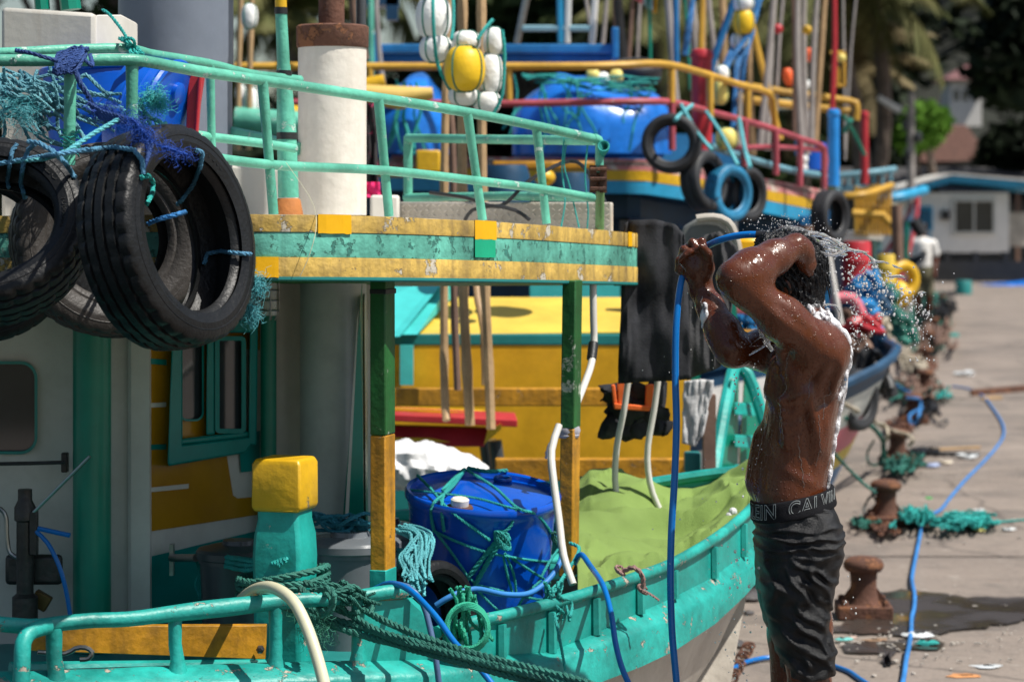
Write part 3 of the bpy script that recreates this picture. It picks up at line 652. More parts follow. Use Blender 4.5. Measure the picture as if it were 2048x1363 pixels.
# green-yellow bitt
bt = thing('dummy', 'x', 'x', (0,0,0)); bpy.data.objects.remove(bt)
m3 = Matrix.Rotation(R(26), 3, 'Z')
c = P(570, 1160, 6.42); s = 6.42/F
b = MB(); zt = P(0,1010,6.42).z
b.lathe([(.094,-.28),(.094,.0),(.098,.10),(.094,.16),(.083,.20),(.083,.24)], (c.x, c.y, zt-.235), 4, Matrix.Rotation(R(45-16), 3, 'Z')); bit = part('mooring_bitt', b, MT['teal'], bevel=.012)
b = MB(); b.lathe([(.088,0),(.098,.01),(.097,.125),(.086,.14)], (c.x, c.y, zt-.012), 4, Matrix.Rotation(R(45-16), 3, 'Z')); obj('bitt_cap', b, MT['yellow'], bit, bevel=.014)

# ---- cabin roof slab with painted bands
edge = [(-2.1,6.36),(-1.3,6.26),(-.95,6.18),(-.70,6.14),(-.52,6.18),(-.40,6.26),(-.25,6.42),(-.089,6.66),(.06,6.95),(.19,7.28),(.31,7.58),(.385,7.80),(.405,7.90),(.395,7.97),(.34,8.03)]
back = [(-.37,8.72),(-1.1,8.95),(-1.9,8.9)]
def zt(p):
    Y = p[1]; return 1.7285 - .033*max(0,(Y-6.1))
sp = [ (v.x, v.y) for v in spline([(x, y, 0) for x, y in edge], .04)]
N_EDGE = len(sp); poly = sp + back
roof = thing('x','x','x',(0,0,0)); bpy.data.objects.remove(roof)
b = MB(); b.prism(poly, lambda p: zt(p)-.150, lambda p: zt(p)-.006); roofp = part('cabin_roof', b, MT['bandteal'], smooth=False)
MT['roofwhite'] = MT['white']
b = MB(); b.prism([(x*1.0, y) for x, y in poly], lambda p: zt(p)-.0055, lambda p: zt(p)+.004); obj('roof_top_sheet', b, MT['white'], roofp, smooth=False)
b = MB(); b.prism([(x-.02, y+.02) for x, y in poly], lambda p: zt(p)-.162, lambda p: zt(p)-.151); obj('roof_underside', b, MT['greenpost'], roofp, smooth=False)
def band(t0, t1, m, i0=0, i1=None, off=.004, name='painted_band', wob=0.0):
    i1 = i1 if i1 is not None else N_EDGE-1; rows = []
    for i in range(i0, i1+1):
        x, y = sp[i]; a = sp[max(0,i-1)]; c = sp[min(N_EDGE-1,i+1)]; d = Vector((c[0]-a[0], c[1]-a[1], 0)).normalized(); n = Vector((d.y, -d.x, 0)); z = zt((x,y))
        w_ = wob*math.sin(i*1.7)+wob*math.sin(i*.6+1)
        rows.append([Vector((x,y,z-t0+w_)) - n*.004, Vector((x,y,z-t0+w_)) + n*(off-.0006), Vector((x,y,z-t0-.003+w_)) + n*off, Vector((x,y,z-t1+.003)) + n*off, Vector((x,y,z-t1)) + n*(off-.0006), Vector((x,y,z-t1)) - n*.004])
    b = MB(); b.grid(rows); return obj(name, b, m, roofp, ang=60)
band(-.004, .040, MT['bandyel'], off=.006, wob=.0005)
band(.0405, .104, MT['bandteal'], off=.0035)
band(.1045, .155, MT['bandyel'], off=.006)
def nearest(px):
    return min(range(N_EDGE), key=lambda i: abs(CX + sp[i][0]*F/sp[i][1] - px))
for (a, c, t0, t1, m) in ((478,487,-.006,.042,'freshyel'),(634,699,-.006,.043,'freshyel'),(945,988,-.006,.046,'freshyel'),(945,986,.0405,.096,'freshgreen'),(1244,1275,-.006,.041,'freshyel'),(500,556,.104,.156,'freshyel')):
    # fine strip between two pixels
    rows = []
    n_ = 8
    for k in range(n_+1):
        px = a + (c-a)*k/n_ 
        i = nearest(px); j = i+1 if (CX + sp[i][0]*F/sp[i][1]) < px and i+1 < N_EDGE else max(0,i-1)
        xa = CX + sp[i][0]*F/sp[i][1]; xb = CX + sp[j][0]*F/sp[j][1]; t = 0 if xa == xb else max(0,min(1,(px-xa)/(xb-xa)))
        x = sp[i][0]*(1-t)+sp[j][0]*t; y = sp[i][1]*(1-t)+sp[j][1]*t
        d = Vector((sp[max(i,j)][0]-sp[min(i,j)][0], sp[max(i,j)][1]-sp[min(i,j)][1], 0)); d = d.normalized() if d.length > 1e-6 else Vector((.5,.86,0)); n = Vector((d.y,-d.x,0)); z = zt((x,y))
        jit = rnd.uniform(-.0015,.0015)
        rows.append([Vector((x,y,z-t0)) - n*.02, Vector((x,y,z-t0)) + n*.008, Vector((x,y,z-t1+jit)) + n*.0085, Vector((x,y,z-t1+jit)) + n*.0])
    b = MB(); b.grid(rows); obj('fresh_paint_patch', b, MT[m], roofp, smooth=False)
# rolled edge under the slab
b = MB(); b.tube([Vector((x,y,zt((x,y))-.158)) for x,y in sp], .007, 6); obj('drip_edge', b, MT['tealshade'], roofp)

MT['greenpost2'] = mat('worn_green_post', (.004,.095,.014), .5, .25, chip=(.30,.36,.27), chip_amt=.5, chip_scale=6, grime=.3, grime_col=(.02,.06,.015), bump=.3, streak=.4)
# ---- roof posts: two-tone
def post(x0,y0,x1,y1,Y,wd,split,label=None):
    a = P(x0,y0,Y); c = P(x1,y1,Y); mz = c.z + (a.z-c.z)*split; m_ = c.lerp(a, split); rot = Matrix.Rotation(R(-17), 3, 'Z')
    q = [rot @ Vector((sx*wd[0]/2, sy*wd[1]/2, 0)) for sx, sy in ((-1,-1),(1,-1),(1,1),(-1,1))]
    b = MB(); b.hexa([m_+v for v in q], [a+v for v in q]); p = part('roof_post', b, MT['greenpost2'], bevel=.004)
    b = MB(); c0 = c; b.hexa([c0+v*1.0 for v in q], [m_+v for v in q]); obj('yellow_lower_half', b, MT['yelplank'], p, bevel=.004)
    return p
p1 = post(765,556,766,1180,6.5,(.044,.080),.50)
b = MB(); a = P(766,1150,6.5); b.box((a.x, a.y, a.z-.02), (.048,.084,.08), R(-17)); obj('post_foot', b, MT['teal'], p1, bevel=.003)
b = MB(); a = P(766,582,6.5); b.box((a.x, a.y, a.z), (.047,.083,.014), R(-17)); obj('black_band', b, MT['black'], p1, bevel=.002)
p2 = post(1145,560,1137,1150,7.25,(.042,.078),.50)
b = MB(); a = P(1134,860,7.25); b.torus(.033,.008,a,Matrix.Rotation(R(4),3,'X'),18,6,1.6); b.torus(.034,.006,a+Vector((-.002,0,-.014)),None,18,6,1.3); b.rope([a+Vector((-.03,-.02,-.01)), a+Vector((-.055,-.04,-.05)), a+Vector((-.06,-.04,-.08))], .008); one('rag_tie', 'white and navy cloth tie knotted round the right roof post', 'rag', b, mat('rag', (.35,.34,.38), .9, .5, grime=.5, grime_col=(.03,.03,.08)))
# white pvc pipe next to post 2
b = MB(); b.tube(spline(PP([(1186,560,7.5),(1187,640,7.5),(1188,690,7.5),(1182,730,7.45),(1168,770,7.38),(1150,815,7.3)]), .03), .0112, 10); pv = part('drain_pipe', b, MT['pvc'])
b = MB(); b.tube(PP([(1187,686,7.5),(1183,718,7.47)]), .0155, 10); obj('black_tape', b, MT['black'], pv)
b = MB(); b.tube(spline(PP([(1118,850,7.1),(1103,900,7.05),(1107,960,7.0),(1118,1040,6.95),(1127,1110,6.9),(1146,1168,6.86)]), .03), .0112, 10); part('drain_pipe', b, MT['pvc'])

# ---- big white column (exhaust trunk)
Yc = 7.45
def colm(x0,x1,ya,yb,Y,m,name,n=32,**k):
    r = (x1-x0)/2*Y/F; c = P((x0+x1)/2, yb, Y); b = MB(); b.lathe([(r,0),(r,P(0,ya,Y).z-c.z)], c, n); return part(name, b, m, **k)
col_up = colm(596,733,80,430,Yc,MT['whitecol'],'exhaust_trunk')
b = MB(); c = P(665,84,Yc); r = 70*Yc/F; b.lathe([(r*.99,-.02),(r*1.03,-.015),(r*1.04,.045),(r*.98,.05),(.0,.05)], c, 32, cap=False); obj('rusted_cap', b, MT['rust'], col_up, ang=50)
b = MB(); c = P(663,50,Yc); r = 26*Yc/F; b.lathe([(r,-.01),(r,1.0)], c, 20); obj('rusty_chimney', b, MT['rust'], col_up)
b = MB(); c = P(722,50,Yc+.1); b.lathe([(.016,0),(.016,.8)], c, 10); obj('grey_vent_pipe', b, MT['darkgrey'], col_up)
colm(600,733,555,1190,Yc,MT['greywhite'],'trunk_lower_part')
# teal leg with white line right of column
b = MB(); b.slab(PP([(686,1030,7.25),(727,1030,7.3),(724,560,7.3),(720,620,7.25)]), (0,.02,0)); b.slab([P(733,1190,7.35),P(737,1190,7.6),P(733,555,7.6),P(728,600,7.35)],(0,.01,0)); part('teal_brace', b, MT['tealdark'], smooth=False)
b = MB(); b.slab(PP([(690,1030,7.24),(697,1030,7.24),(717,620,7.235),(714,640,7.235)]), (0,.006,0)); part('white_pinstripe', b, MT['whitewall'], smooth=False)

# ---- cabin walls
b = MB(); b.slab(PP([(-420,1300,6.85),(286,1300,7.02),(284,560,7.02),(-420,560,6.85)]), (0,.05,0)); wall = part('cabin_wall', b, MT['whitewall'], smooth=False)
def rrect(x0,y0,x1,y1,r,n=6):
    out = []
    for cx, cy, a0 in ((x1-r,y0+r,-90),(x1-r,y1-r,0),(x0+r,y1-r,90),(x0+r,y0+r,180)):
        for k in range(n+1):
            a = R(a0 + 90*k/n); out.append((cx + r*math.cos(a), cy + r*math.sin(a)))
    return out
def pwin(x0,y0,x1,y1,r,Yf,fw,dep,mf,mg,parent,name='window',fd=.02):
    """rounded window: frame ring + pane recessed; Yf(x)->depth of the wall"""
    o = rrect(x0,y0,x1,y1,r); i_ = rrect(x0+fw,y0+fw,x1-fw,y1-fw,max(2,r-fw)); n = len(o)
    b = MB(); a = [P(x,y,Yf(x)-fd) for x,y in o]; c = [P(x,y,Yf(x)-fd) for x,y in i_]; d = [P(x,y,Yf(x)+.01) for x,y in o]; e = [P(x,y,Yf(x)+dep) for x,y in i_]
    b.add(a+c+d+e, [(k,(k+1)%n,n+(k+1)%n,n+k) for k in range(n)] + [(k,2*n+k,2*n+(k+1)%n,(k+1)%n) for k in range(n)] + [(n+k,n+(k+1)%n,3*n+(k+1)%n,3*n+k) for k in range(n)])
    w_ = obj(name, b, mf, parent, ang=30); g = MB(); g.add([P(x,y,Yf(x)+.004-fd*.3) for x,y in i_], [tuple(range(n))]); obj('pane', g, mg, w_, smooth=False); return w_
YW = lambda x: 6.85 + .17*(x+420)/706
pwin(-110,722,75,908,34,YW,6,.03,MT['frameteal'],MT['glassdark'],wall)
b = MB(); b.tube(PP([(160,905,6.94),(160,905,6.94)]), .01); 
colm(146,222,560,1300,6.83,MT['tealdark'],'teal_pillar')
b = MB(); b.tube(PP([(276,560,7.0),(276,1300,7.0)]), .03, 10); b.slab(PP([(262,1300,6.97),(300,1300,6.97),(298,560,6.97),(262,560,6.97)]),(0,.04,0)); part('corner_trim', b, MT['white'], ang=30)
# side wall (painted) 285..520, receding
YS = lambda x: 1/(1/7.0 + (1/7.555-1/7.0)*(x-296)/304)
def spoly(pts, m, name, off=0, parent=None, t=.004):
    b = MB(); q = [P(x,y,YS(x)-off) for x,y in pts]; n = len(q); k = Vector((.0,t,0))
    b.add(q + [v+k for v in q], [tuple(range(n)), tuple(reversed(range(n,2*n)))] + [(i,(i+1)%n,n+(i+1)%n,n+i) for i in range(n)]); return obj(name, b, m, parent or boat, smooth=False)
side = spoly([(298,1310),(600,1290),(600,560),(298,560)], MT['whitewall'], 'cabin_side_wall', 0, t=.04)
spoly([(300,1062),(300,640),(520,640),(520,700),(420,690),(455,920),(466,990),(475,996),(520,992),(520,1028)], MT['ochre'], 'ochre_panel', .006, side)
spoly([(302,1310),(302,1112),(600,1040),(600,1290)], MT['frameteal'], 'teal_lower_panel', .006, side)
for q in ([(292,690),(335,690),(335,719),(292,719)],[(292,812),(332,810),(332,806),(292,804)],[(296,980),(378,970),(378,976),(296,986)]):
    pass
spoly([(296,806),(332,804),(332,813),(296,815)], MT['whitewall'], 'white_stripe', .011, side)
spoly([(297,975),(377,967),(377,976),(297,984)], MT['whitewall'], 'white_stripe', .011, side)
spoly([(292,716),(333,719),(333,730),(292,727)], MT['frameteal'], 'teal_stripe', .011, side)
spoly([(293,889),(332,888),(332,898),(293,899)], MT['frameteal'], 'teal_stripe', .011, side)
spoly([(482,944),(478,880),(520,860),(520,940)], MT['frameteal'], 'teal_patch', .011, side)
# big protruding teal window frame with two windows
b = MB()
def fr_box(pts, d0, d1):
    q0 = [P(x,y,YS(x)-d1) for x,y in pts]; q1 = [P(x,y,YS(x)-d0) for x,y in pts]; b.hexa(q0, q1)
fr_box([(335,930),(365,905),(365,640),(345,640)], .0, .07)
fr_box([(335,932),(492,905),(512,872),(352,890)], .0, .07)
fr_box([(352,890),(512,872),(512,860),(366,876)], .0, .06)
fr_box([(497,890),(513,890),(516,640),(500,640)], .0, .07)
fr_box([(412,870),(430,868),(430,640),(414,640)], .0, .06)
fr_box([(345,665),(510,665),(510,640),(345,640)], .0, .07)
wf = part('window_surround', b, MT['frameteal'], side if False else boat, bevel=.006, smooth=True)
spoly([(362,880),(420,874),(420,690),(362,690)], MT['ochre'], 'window_recess', .012, side)
pwin(358,600,408,842,18,lambda x: YS(x)-.02,4,.02,MT['frameteal'],MT['glassdark'],wf)
pwin(430,672,492,866,10,lambda x: YS(x)-.045,9,.02,MT['frameteal'],MT['glassdark'],wf)
# hidden-side green post, wall beyond, small window
colm(521,553,560,1200,7.35,MT['tealdark'],'green_post')
b = MB(); b.slab(PP([(553,1300,7.7),(760,1300,7.9),(760,560,7.9),(553,560,7.7)]), (0,.04,0)); w3 = part('front_wall', b, MT['whitewall'], smooth=False)
pwin(572,668,625,862,14,lambda x: 7.7 + .2*(x-553)/207,7,.02,MT['tealdark'],MT['glassdark'],w3)
# caged bulkhead lamp, unlit
b = MB(); c = P(536,600,7.2); b.lathe([(.025,-.045),(.027,-.03),(.027,.05),(.02,.06)], c, 14); lamp = part('bulkhead_lamp', b, MT['greywhite'])
b = MB()
for k in range(5): b.tube([c + Vector((.032*math.cos(1.26*k),.032*math.sin(1.26*k),.07)), c + Vector((.033*math.cos(1.26*k),.033*math.sin(1.26*k),-.03)), c + Vector((.02*math.cos(1.26*k),.02*math.sin(1.26*k),-.06))], .0022, 5)
for z in (-.03,.0,.03): b.torus(.033,.002,c+Vector((0,0,z)),None,16,5)
cage = obj('wire_cage', b, MT['steel'], lamp); cage['kind'] = 'stuff'
# small notice on the far cabin wall
b = MB(); b.slab(PP([(724,800,7.66),(736,800,7.68),(736,640,7.68),(724,640,7.66)]), (0,.01,0)); part('notice_board', b, MT['white'], smooth=False)

# ---- things on the cabin wall left
b = MB(); b.tube(spline(PP([(-60,928,6.80),(60,926,6.80),(128,924,6.80)]), .05), .0055, 8); gr = part('grab_bar', b, MT['darkmetal']); 
b = MB(); b.box(P(130,924,6.84), (.018,.03,.055)); obj('bar_bracket', b, MT['darkmetal'], gr, bevel=.003)
pump = thing('hand_pump', 'dark greasy hand pump with a raised lever on the white cabin wall', 'pump', tuple(P(52,1230,6.75)))
Yp = 6.74
b = MB(); b.lathe([(.036,0),(.036,.06),(.024,.07),(.024,.27),(.03,.275),(.03,.31),(.02,.33),(.02,.36)], P(50,1236,Yp), 18); obj('pump_barrel', b, MT['darkmetal'], pump)
b = MB(); b.box(P(68,1138,Yp+.05), (.16,.03,.085)); obj('mount_plate', b, MT['darkmetal'], pump, bevel=.012)
b = MB(); b.box(P(48,1055,Yp-.01), (.018,.02,.10)); b.box(P(68,1065,Yp-.01), (.02,.03,.12)); b.torus(.014,.005,P(48,1030,Yp-.01),frame_m((0,1,0))); obj('pivot_bracket', b, MT['darkmetal'], pump, bevel=.003)
b = MB(); b.tube(PP([(66,1025,Yp-.02),(180,912,Yp-.05)]), .0048, 8); obj('lever', b, MT['steel'], pump)
b = MB(); b.tube(spline(PP([(-20,1010,Yp),(2,1018,Yp),(12,1035,Yp),(14,1075,Yp),(20,1105,Yp),(40,1117,Yp)]), .012), .0065, 8); obj('curved_pipe', b, MT['steel'], pump)
b = MB(); b.tube(spline(PP([(72,1062,Yp-.02),(95,1085,Yp-.03),(118,1130,Yp-.04),(132,1180,Yp-.04),(143,1245,Yp-.04)]), .02), .0065, 8); b.tube(PP([(76,1056,Yp-.02),(140,1070,Yp-.03)]), .007, 8); obj('blue_tube', b, MT['hoseblue'], pump)
b = MB(); b.box(P(82,1200,Yp+.05), (.05,.03,.045), 0, Matrix.Rotation(R(30),3,'Y')); obj('brass_block', b, mat('brass', (.16,.10,.03), .5, .2, metallic=.6), pump, bevel=.004)

# ---- roof railing (mint pipes)
RY = lambda px: 5.95 + (px-265)*1.55/930 if px > 265 else 5.90
b = MB(); top = PP([(-300,122,5.8),(-60,121,5.84),(100,121,5.88),(240,120,5.92),(285,122,5.95),(400,143,6.13),(525,161,6.33),(757,196,6.73),(935,225,7.03),(1072,252,7.27),(1190,278,7.48)])
b.tube(spline(top, .05), .0148, 12); rl = part('roof_rail', b, MT['mint'])
b = MB(); b.tube(spline(PP([(-300,112,6.3),(0,106,6.3),(120,100,6.35),(252,97,6.42),(300,108,6.5),(420,128,6.75),(500,148,6.9),(600,160,7.1)]), .05), .0135, 12); part('roof_rail', b, MT['mint'])
b = MB(); b.tube(spline(PP([(345,302,6.05),(400,311,6.14),(547,330,6.37),(770,341,6.74),(950,361,7.04),(1085,378,7.28),(1186,396,7.45)]), .06), .0130, 12); part('roof_mid_rail', b, MT['mint'])
b = MB(); b.tube(spline(PP([(340,262,6.65),(430,275,6.8),(520,286,6.9),(590,297,7.0)]), .06), .0130, 12); part('roof_mid_rail', b, MT['mint'])
for (x0,y0,x1,y1,Y0,Y1,r) in ((264,124,264,245,5.94,5.94,.0172),(141,124,138,330,5.88,5.88,.0172),(525,163,547,428,6.33,6.38,.0152),(757,198,778,432,6.73,6.78,.0152),(935,228,965,440,7.03,7.08,.0150),(1073,256,1093,447,7.28,7.3,.0148),(420,130,424,335,6.75,6.8,.0140)):
    b = MB(); a, c = P(x0,y0,Y0), P(x1,y1,Y1); b.tube([a, a.lerp(c,.5), c], [r*.95, r*.84, r*.88], 12); part('rail_stanchion', b, MT['mint'])
b = MB(); b.tube(spline(PP([(1186,276,7.47),(1197,280,7.49),(1200,292,7.5)]), .01), .0145, 12); b.tube(PP([(1199,290,7.5),(1199,345,7.5)]), .0132, 12); es = part('end_stanchion', b, MT['mint'])
b = MB(); b.tube(PP([(1200,380,7.5),(1199,470,7.55)]), .0142, 12); obj('stanchion_foot', b, mat('mint_rusty', (.16,.33,.12), .5, .3, chip=(.25,.15,.07), chip_amt=.6, bump=.3), es)
b = MB(); c = P(1196,358,7.5); 
for dx in (-.016,.016): b.box((c.x+dx,c.y-.016,c.z), (.022,.008,.085))
b.box((c.x,c.y+.0,c.z),(.012,.012,.09))
for dz in (-.03,0,.03): b.lathe([(.006,0),(.006,.05)],(c.x-.025,c.y-.026,c.z+dz),6,frame_m((1,0,0)))
cl = obj('rusty_clamp', b, MT['rust'], es)
# front rail
b = MB(); b.tube(PP([(1190,281,7.55),(1010,279,8.1),(815,276,8.6)]), .0155, 10); part('front_rail', b, MT['mint'])
b = MB(); b.tube(PP([(1180,394,7.6),(1010,392,8.1),(812,395,8.6)]), .0150, 10); part('front_rail', b, MT['mint'])
for x,y0,y1,Y in ((816,272,440,8.6),): b = MB(); b.tube(PP([(x,y0,Y),(x,y1,Y)]), .0165, 10); part('rail_stanchion', b, MT['mint'])
# turquoise mast with yellow top
b = MB(); b.tube(PP([(577,395,7.05),(573,260,7.05),(567,130,7.05)]), [.0305,.0285,.020], 14); b.tube(PP([(567,132,7.05),(562,25,7.05)]), [.019,.0172], 12); mast = part('mast', b, MT['mint'])
b = MB(); b.tube(PP([(562,24,7.05),(558,-200,7.05)]), [.0175,.017], 12); obj('mast_yellow_top', b, MT['yellow'], mast)
for y,r,h in ((22,.019,.02),(146,.023,.014),(272,.0305,.02)): b = MB(); c = P(562 if y<100 else (568 if y < 200 else 574),y,7.05); b.lathe([(r,-h/2),(r,h/2)], c, 14); obj('black_tape', b, MT['black'], mast)
b = MB(); c = P(577,400,7.05); b.lathe([(.045,-.05),(.035,0),(.03,.005)], c, 12); obj('rusty_base', b, MT['rustorange'], mast)
b = MB(); b.tube(spline(PP([(460,265,7.6),(540,282,7.5),(598,298,7.4)]), .05), .02, 8); part('mint_brace', b, MT['mint'])
# tread plate at the front of the roof, with raised lugs
pl0, pl1 = P(790,470,8.35), P(1222,470,7.75); h = .115
b = MB(); b.slab([pl0, pl1, pl1+Vector((0,0,h-.01)), pl0+Vector((0,0,h))], (.01,.02,0)); tpl = part('tread_plate', b, mat('beige_tread_plate', (.46,.42,.36), .5, .12, grime=.3, grime_col=(.2,.17,.13), bump=.1), bevel=.006)
b = MB()
for i in range(34):
    for j in range(6):
        p = pl0.lerp(pl1, (i+.5+(j%2)*.0)/34) + Vector((0,-.003,.012+j*.018)); s_ = 1 if (i+j)%2 else -1
        b.box(p, (.014,.004,.0035), 0, Matrix.Rotation(R(35*s_),3,'Y'))
o = obj('raised_lugs', b, mat('lug', (.5,.46,.40), .4, .1), tpl); o['kind'] = 'stuff'
b = MB(); b.box(P(770,425,8.3), (.1,.05,.12)); part('white_valve_box', b, MT['white'], bevel=.01)
# roof-top white box (chipped) and grey ventilator drum
def wbox():
    t = thing('white_roof_box', 'chipped white painted box standing on the cabin roof at the far left', 'box', tuple(P(100,440,6.9)))
    A = PP([(2,440,6.7),(190,440,6.7),(190,26,6.7),(2,14,6.7)]); b = MB(); b.hexa(A, [v + Vector((.0,.55,0)) for v in A]); obj('box_front', b, mat('chipped_white', (.46,.44,.39), .5, .08, chip=(.23,.14,.06), chip_amt=.18, chip_scale=5, bump=.15, streak=.25, grime_col=(.25,.18,.1)), t, bevel=.012)
    A = [P(191,440,6.71),P(243,440,6.95),P(243,28,6.95),P(191,28,6.71)]; b = MB(); b.hexa(A, [v+Vector((-.0,.3,0)) for v in A]); obj('box_side', b, MT['white'], t, bevel=.006)
wbox()
b = MB(); r = 112*7.6/F; b.lathe([(r*.98,0),(r,.03),(r,.52),(r*1.0,.53),(r*1.02,.56),(r*1.02,1.15)], P(352,470,7.6), 40, None)
o = one('grey_tank', 'large scuffed grey plastic tank standing on the cabin roof', 'tank', b, MT['greyplastic'], ang=30)
b = MB(); 
b = MB(); b.tube(PP([(85,20,6.95),(80,-40,6.95)]), .022, 8); part('mint_post', b, MT['tealdark'])
b = MB(); b.tube(PP([(142,20,6.95),(134,-40,6.95)]), .03, 8); part('mint_post', b, MT['tealdark'])
# white housing on the roof behind the tank, seen under the rails
b = MB(); A = PP([(455,440,7.7),(595,440,7.7),(595,338,7.7),(455,330,7.7)]); b.hexa(A, [v+Vector((0,.5,0)) for v in A]); part('roof_housing', b, MT['white'], bevel=.01)
# ------------------------------------------------------------------ person: one continuous surface from a distance field
YM = 6.2
def Q(x, y, d=0.0):
    Y = YM + d; return np.array(P(x, y, Y))
class Field:
    def __init__(s, lo, hi, h):
        s.h = h; s.lo = np.array(lo); n = [int((hi[i]-lo[i])/h)+2 for i in range(3)]; s.n = n
        s.ax = [s.lo[i] + h*np.arange(n[i]) for i in range(3)]; s.f = np.full(n, .5, np.float32)
    def sub(s, lo, hi):
        sl = []; 
        for i in range(3):
            a = max(0, int((lo[i]-s.lo[i])/s.h)); b = min(s.n[i], int((hi[i]-s.lo[i])/s.h)+2)
            if b <= a: return None, None
            sl.append(slice(a, b))
        X = s.ax[0][sl[0]][:,None,None]; Y = s.ax[1][sl[1]][None,:,None]; Z = s.ax[2][sl[2]][None,None,:]
        return tuple(sl), (X, Y, Z)
    def merge(s, sl, d, k, mode='add'):
        f = s.f[sl]
        if mode == 'add':
            if k > 0:
                h = np.clip(.5 + .5*(f-d)/k, 0, 1); s.f[sl] = f*(1-h) + d*h - k*h*(1-h)
            else: s.f[sl] = np.minimum(f, d)
        elif mode == 'cut':
            d = -d; h = np.clip(.5 - .5*(f-d)/max(k,1e-6), 0, 1); s.f[sl] = f*(1-h) + d*h + k*h*(1-h)
    def cone(s, a, b, ra, rb, k=.02, mode='add', fl=None):
        """capsule with two radii; fl=(axis vector, factor) flattens along the axis"""
        a = np.array(a, float); b = np.array(b, float); m = max(ra, rb) + k + .03
        sl, g = s.sub(np.minimum(a, b) - m, np.maximum(a, b) + m)
        if sl is None: return
        d = b - a; L2 = max(1e-9, d @ d); px, py, pz = g[0]-a[0], g[1]-a[1], g[2]-a[2]
        t = np.clip((px*d[0] + py*d[1] + pz*d[2])/L2, 0, 1)
        qx, qy, qz = px - t*d[0], py - t*d[1], pz - t*d[2]
        if fl is not None:
            ax = np.array(fl[0]); ax = ax/np.linalg.norm(ax); q = qx*ax[0] + qy*ax[1] + qz*ax[2]; c = (1/fl[1]-1)
            qx, qy, qz = qx + ax[0]*q*c, qy + ax[1]*q*c, qz + ax[2]*q*c
        r = ra + (rb-ra)*t
        s.merge(sl, (np.sqrt(qx*qx+qy*qy+qz*qz) - r).astype(np.float32), k, mode)
    def chain(s, pts, rs, k=.01, **kw):
        for i in range(len(pts)-1): s.cone(pts[i], pts[i+1], rs[i], rs[i+1], k, **kw)
    def ell(s, c, r, k=.02, rot=None, mode='add'):
        c = np.array(c, float); m = max(r) + k + .03; sl, g = s.sub(c-m, c+m)
        if sl is None: return
        v = [g[i]-c[i] for i in range(3)]
        if rot is not None:
            Rm = np.array(rot); v = [Rm[0][i]*v[0] + Rm[1][i]*v[1] + Rm[2][i]*v[2] for i in range(3)]
        q = np.sqrt((v[0]/r[0])**2 + (v[1]/r[1])**2 + (v[2]/r[2])**2); s.merge(sl, ((q-1)*min(r)*1.15).astype(np.float32), k, mode)
    def loft(s, tab, k=.03, Y0=YM, grow=0.0, power=2.3, mode='add', cap=.03):
        """tab rows: z, front x, back x, half width; superellipse section"""
        tab = sorted(tab); z = np.array([t[0] for t in tab]); c = np.array([(t[1]+t[2])/2 for t in tab]); a = np.array([abs(t[2]-t[1])/2 for t in tab]) + grow
        b = np.array([t[3] for t in tab]) + grow; yo = np.array([t[4] if len(t) > 4 else 0 for t in tab])
        lo = [ (c-a).min()-.06, Y0-b.max()-abs(yo).max()-.06, z[0]-.06]; hi = [(c+a).max()+.06, Y0+b.max()+abs(yo).max()+.06, z[-1]+.06]
        sl, g = s.sub(lo, hi); Z = g[2].ravel()
        C_, A_, B_, O_ = [np.interp(Z, z, v)[None,None,:] for v in (c, a, b, yo)]
        q = (np.abs((g[0]-C_)/A_)**power + np.abs((g[1]-Y0-O_)/B_)**power)**(1/power)
        d = (q-1)*np.minimum(A_, B_)
        d = np.maximum(d, np.maximum(z[0]-g[2], g[2]-z[-1]))
        s.merge(sl, d.astype(np.float32), k, mode)
    def mesh(s):
        f = s.f; n = f.shape; neg = f < 0; h = s.h
        def cube(a): return (a[:-1,:-1,:-1].astype(np.int8)+a[1:,:-1,:-1]+a[:-1,1:,:-1]+a[:-1,:-1,1:]+a[1:,1:,:-1]+a[1:,:-1,1:]+a[:-1,1:,1:]+a[1:,1:,1:])
        cnt = cube(neg); act = (cnt > 0) & (cnt < 8); I, J, K = np.nonzero(act); idx = -np.ones(act.shape, np.int64); idx[I,J,K] = np.arange(len(I))
        cr = [(x,y,z) for x in (0,1) for y in (0,1) for z in (0,1)]; val = {c: f[I+c[0],J+c[1],K+c[2]] for c in cr}
        S = np.zeros((len(I),3)); W = np.zeros(len(I))
        for a in cr:
            for ax in range(3):
                if a[ax] == 0:
                    b = list(a); b[ax] = 1; b = tuple(b); va, vb = val[a], val[b]; m = (va < 0) != (vb < 0)
                    t = np.where(m, va/np.where(m, va-vb, 1), 0); p = np.array(a, float)[None,:].repeat(len(I), 0); p[:,ax] += t
                    S[m] += p[m]; W[m] += 1
        V = s.lo + (np.stack([I,J,K],1) + S/W[:,None])*h
        Fs = []
        for ax in range(3):
            sa = [slice(1,-1)]*3; sa[ax] = slice(0,-1); sb = [slice(1,-1)]*3; sb[ax] = slice(1,None)
            A, B = neg[tuple(sa)], neg[tuple(sb)]; X = np.nonzero(A != B); o = [X[0]+1, X[1]+1, X[2]+1]; o[ax] = X[ax]; o = np.stack(o,1)
            u, v = [(1,2),(2,0),(0,1)][ax]; du = np.zeros(3,int); du[u] = 1; dv = np.zeros(3,int); dv[v] = 1
            q = [o-du-dv, o-dv, o, o-du]; q = np.stack([idx[p[:,0],p[:,1],p[:,2]] for p in q],1); fl = A[X]; q[~fl] = q[~fl][:,::-1]; Fs.append(q)
        Fc = np.concatenate(Fs); Fc = Fc[(Fc >= 0).all(1)]
        return V, Fc
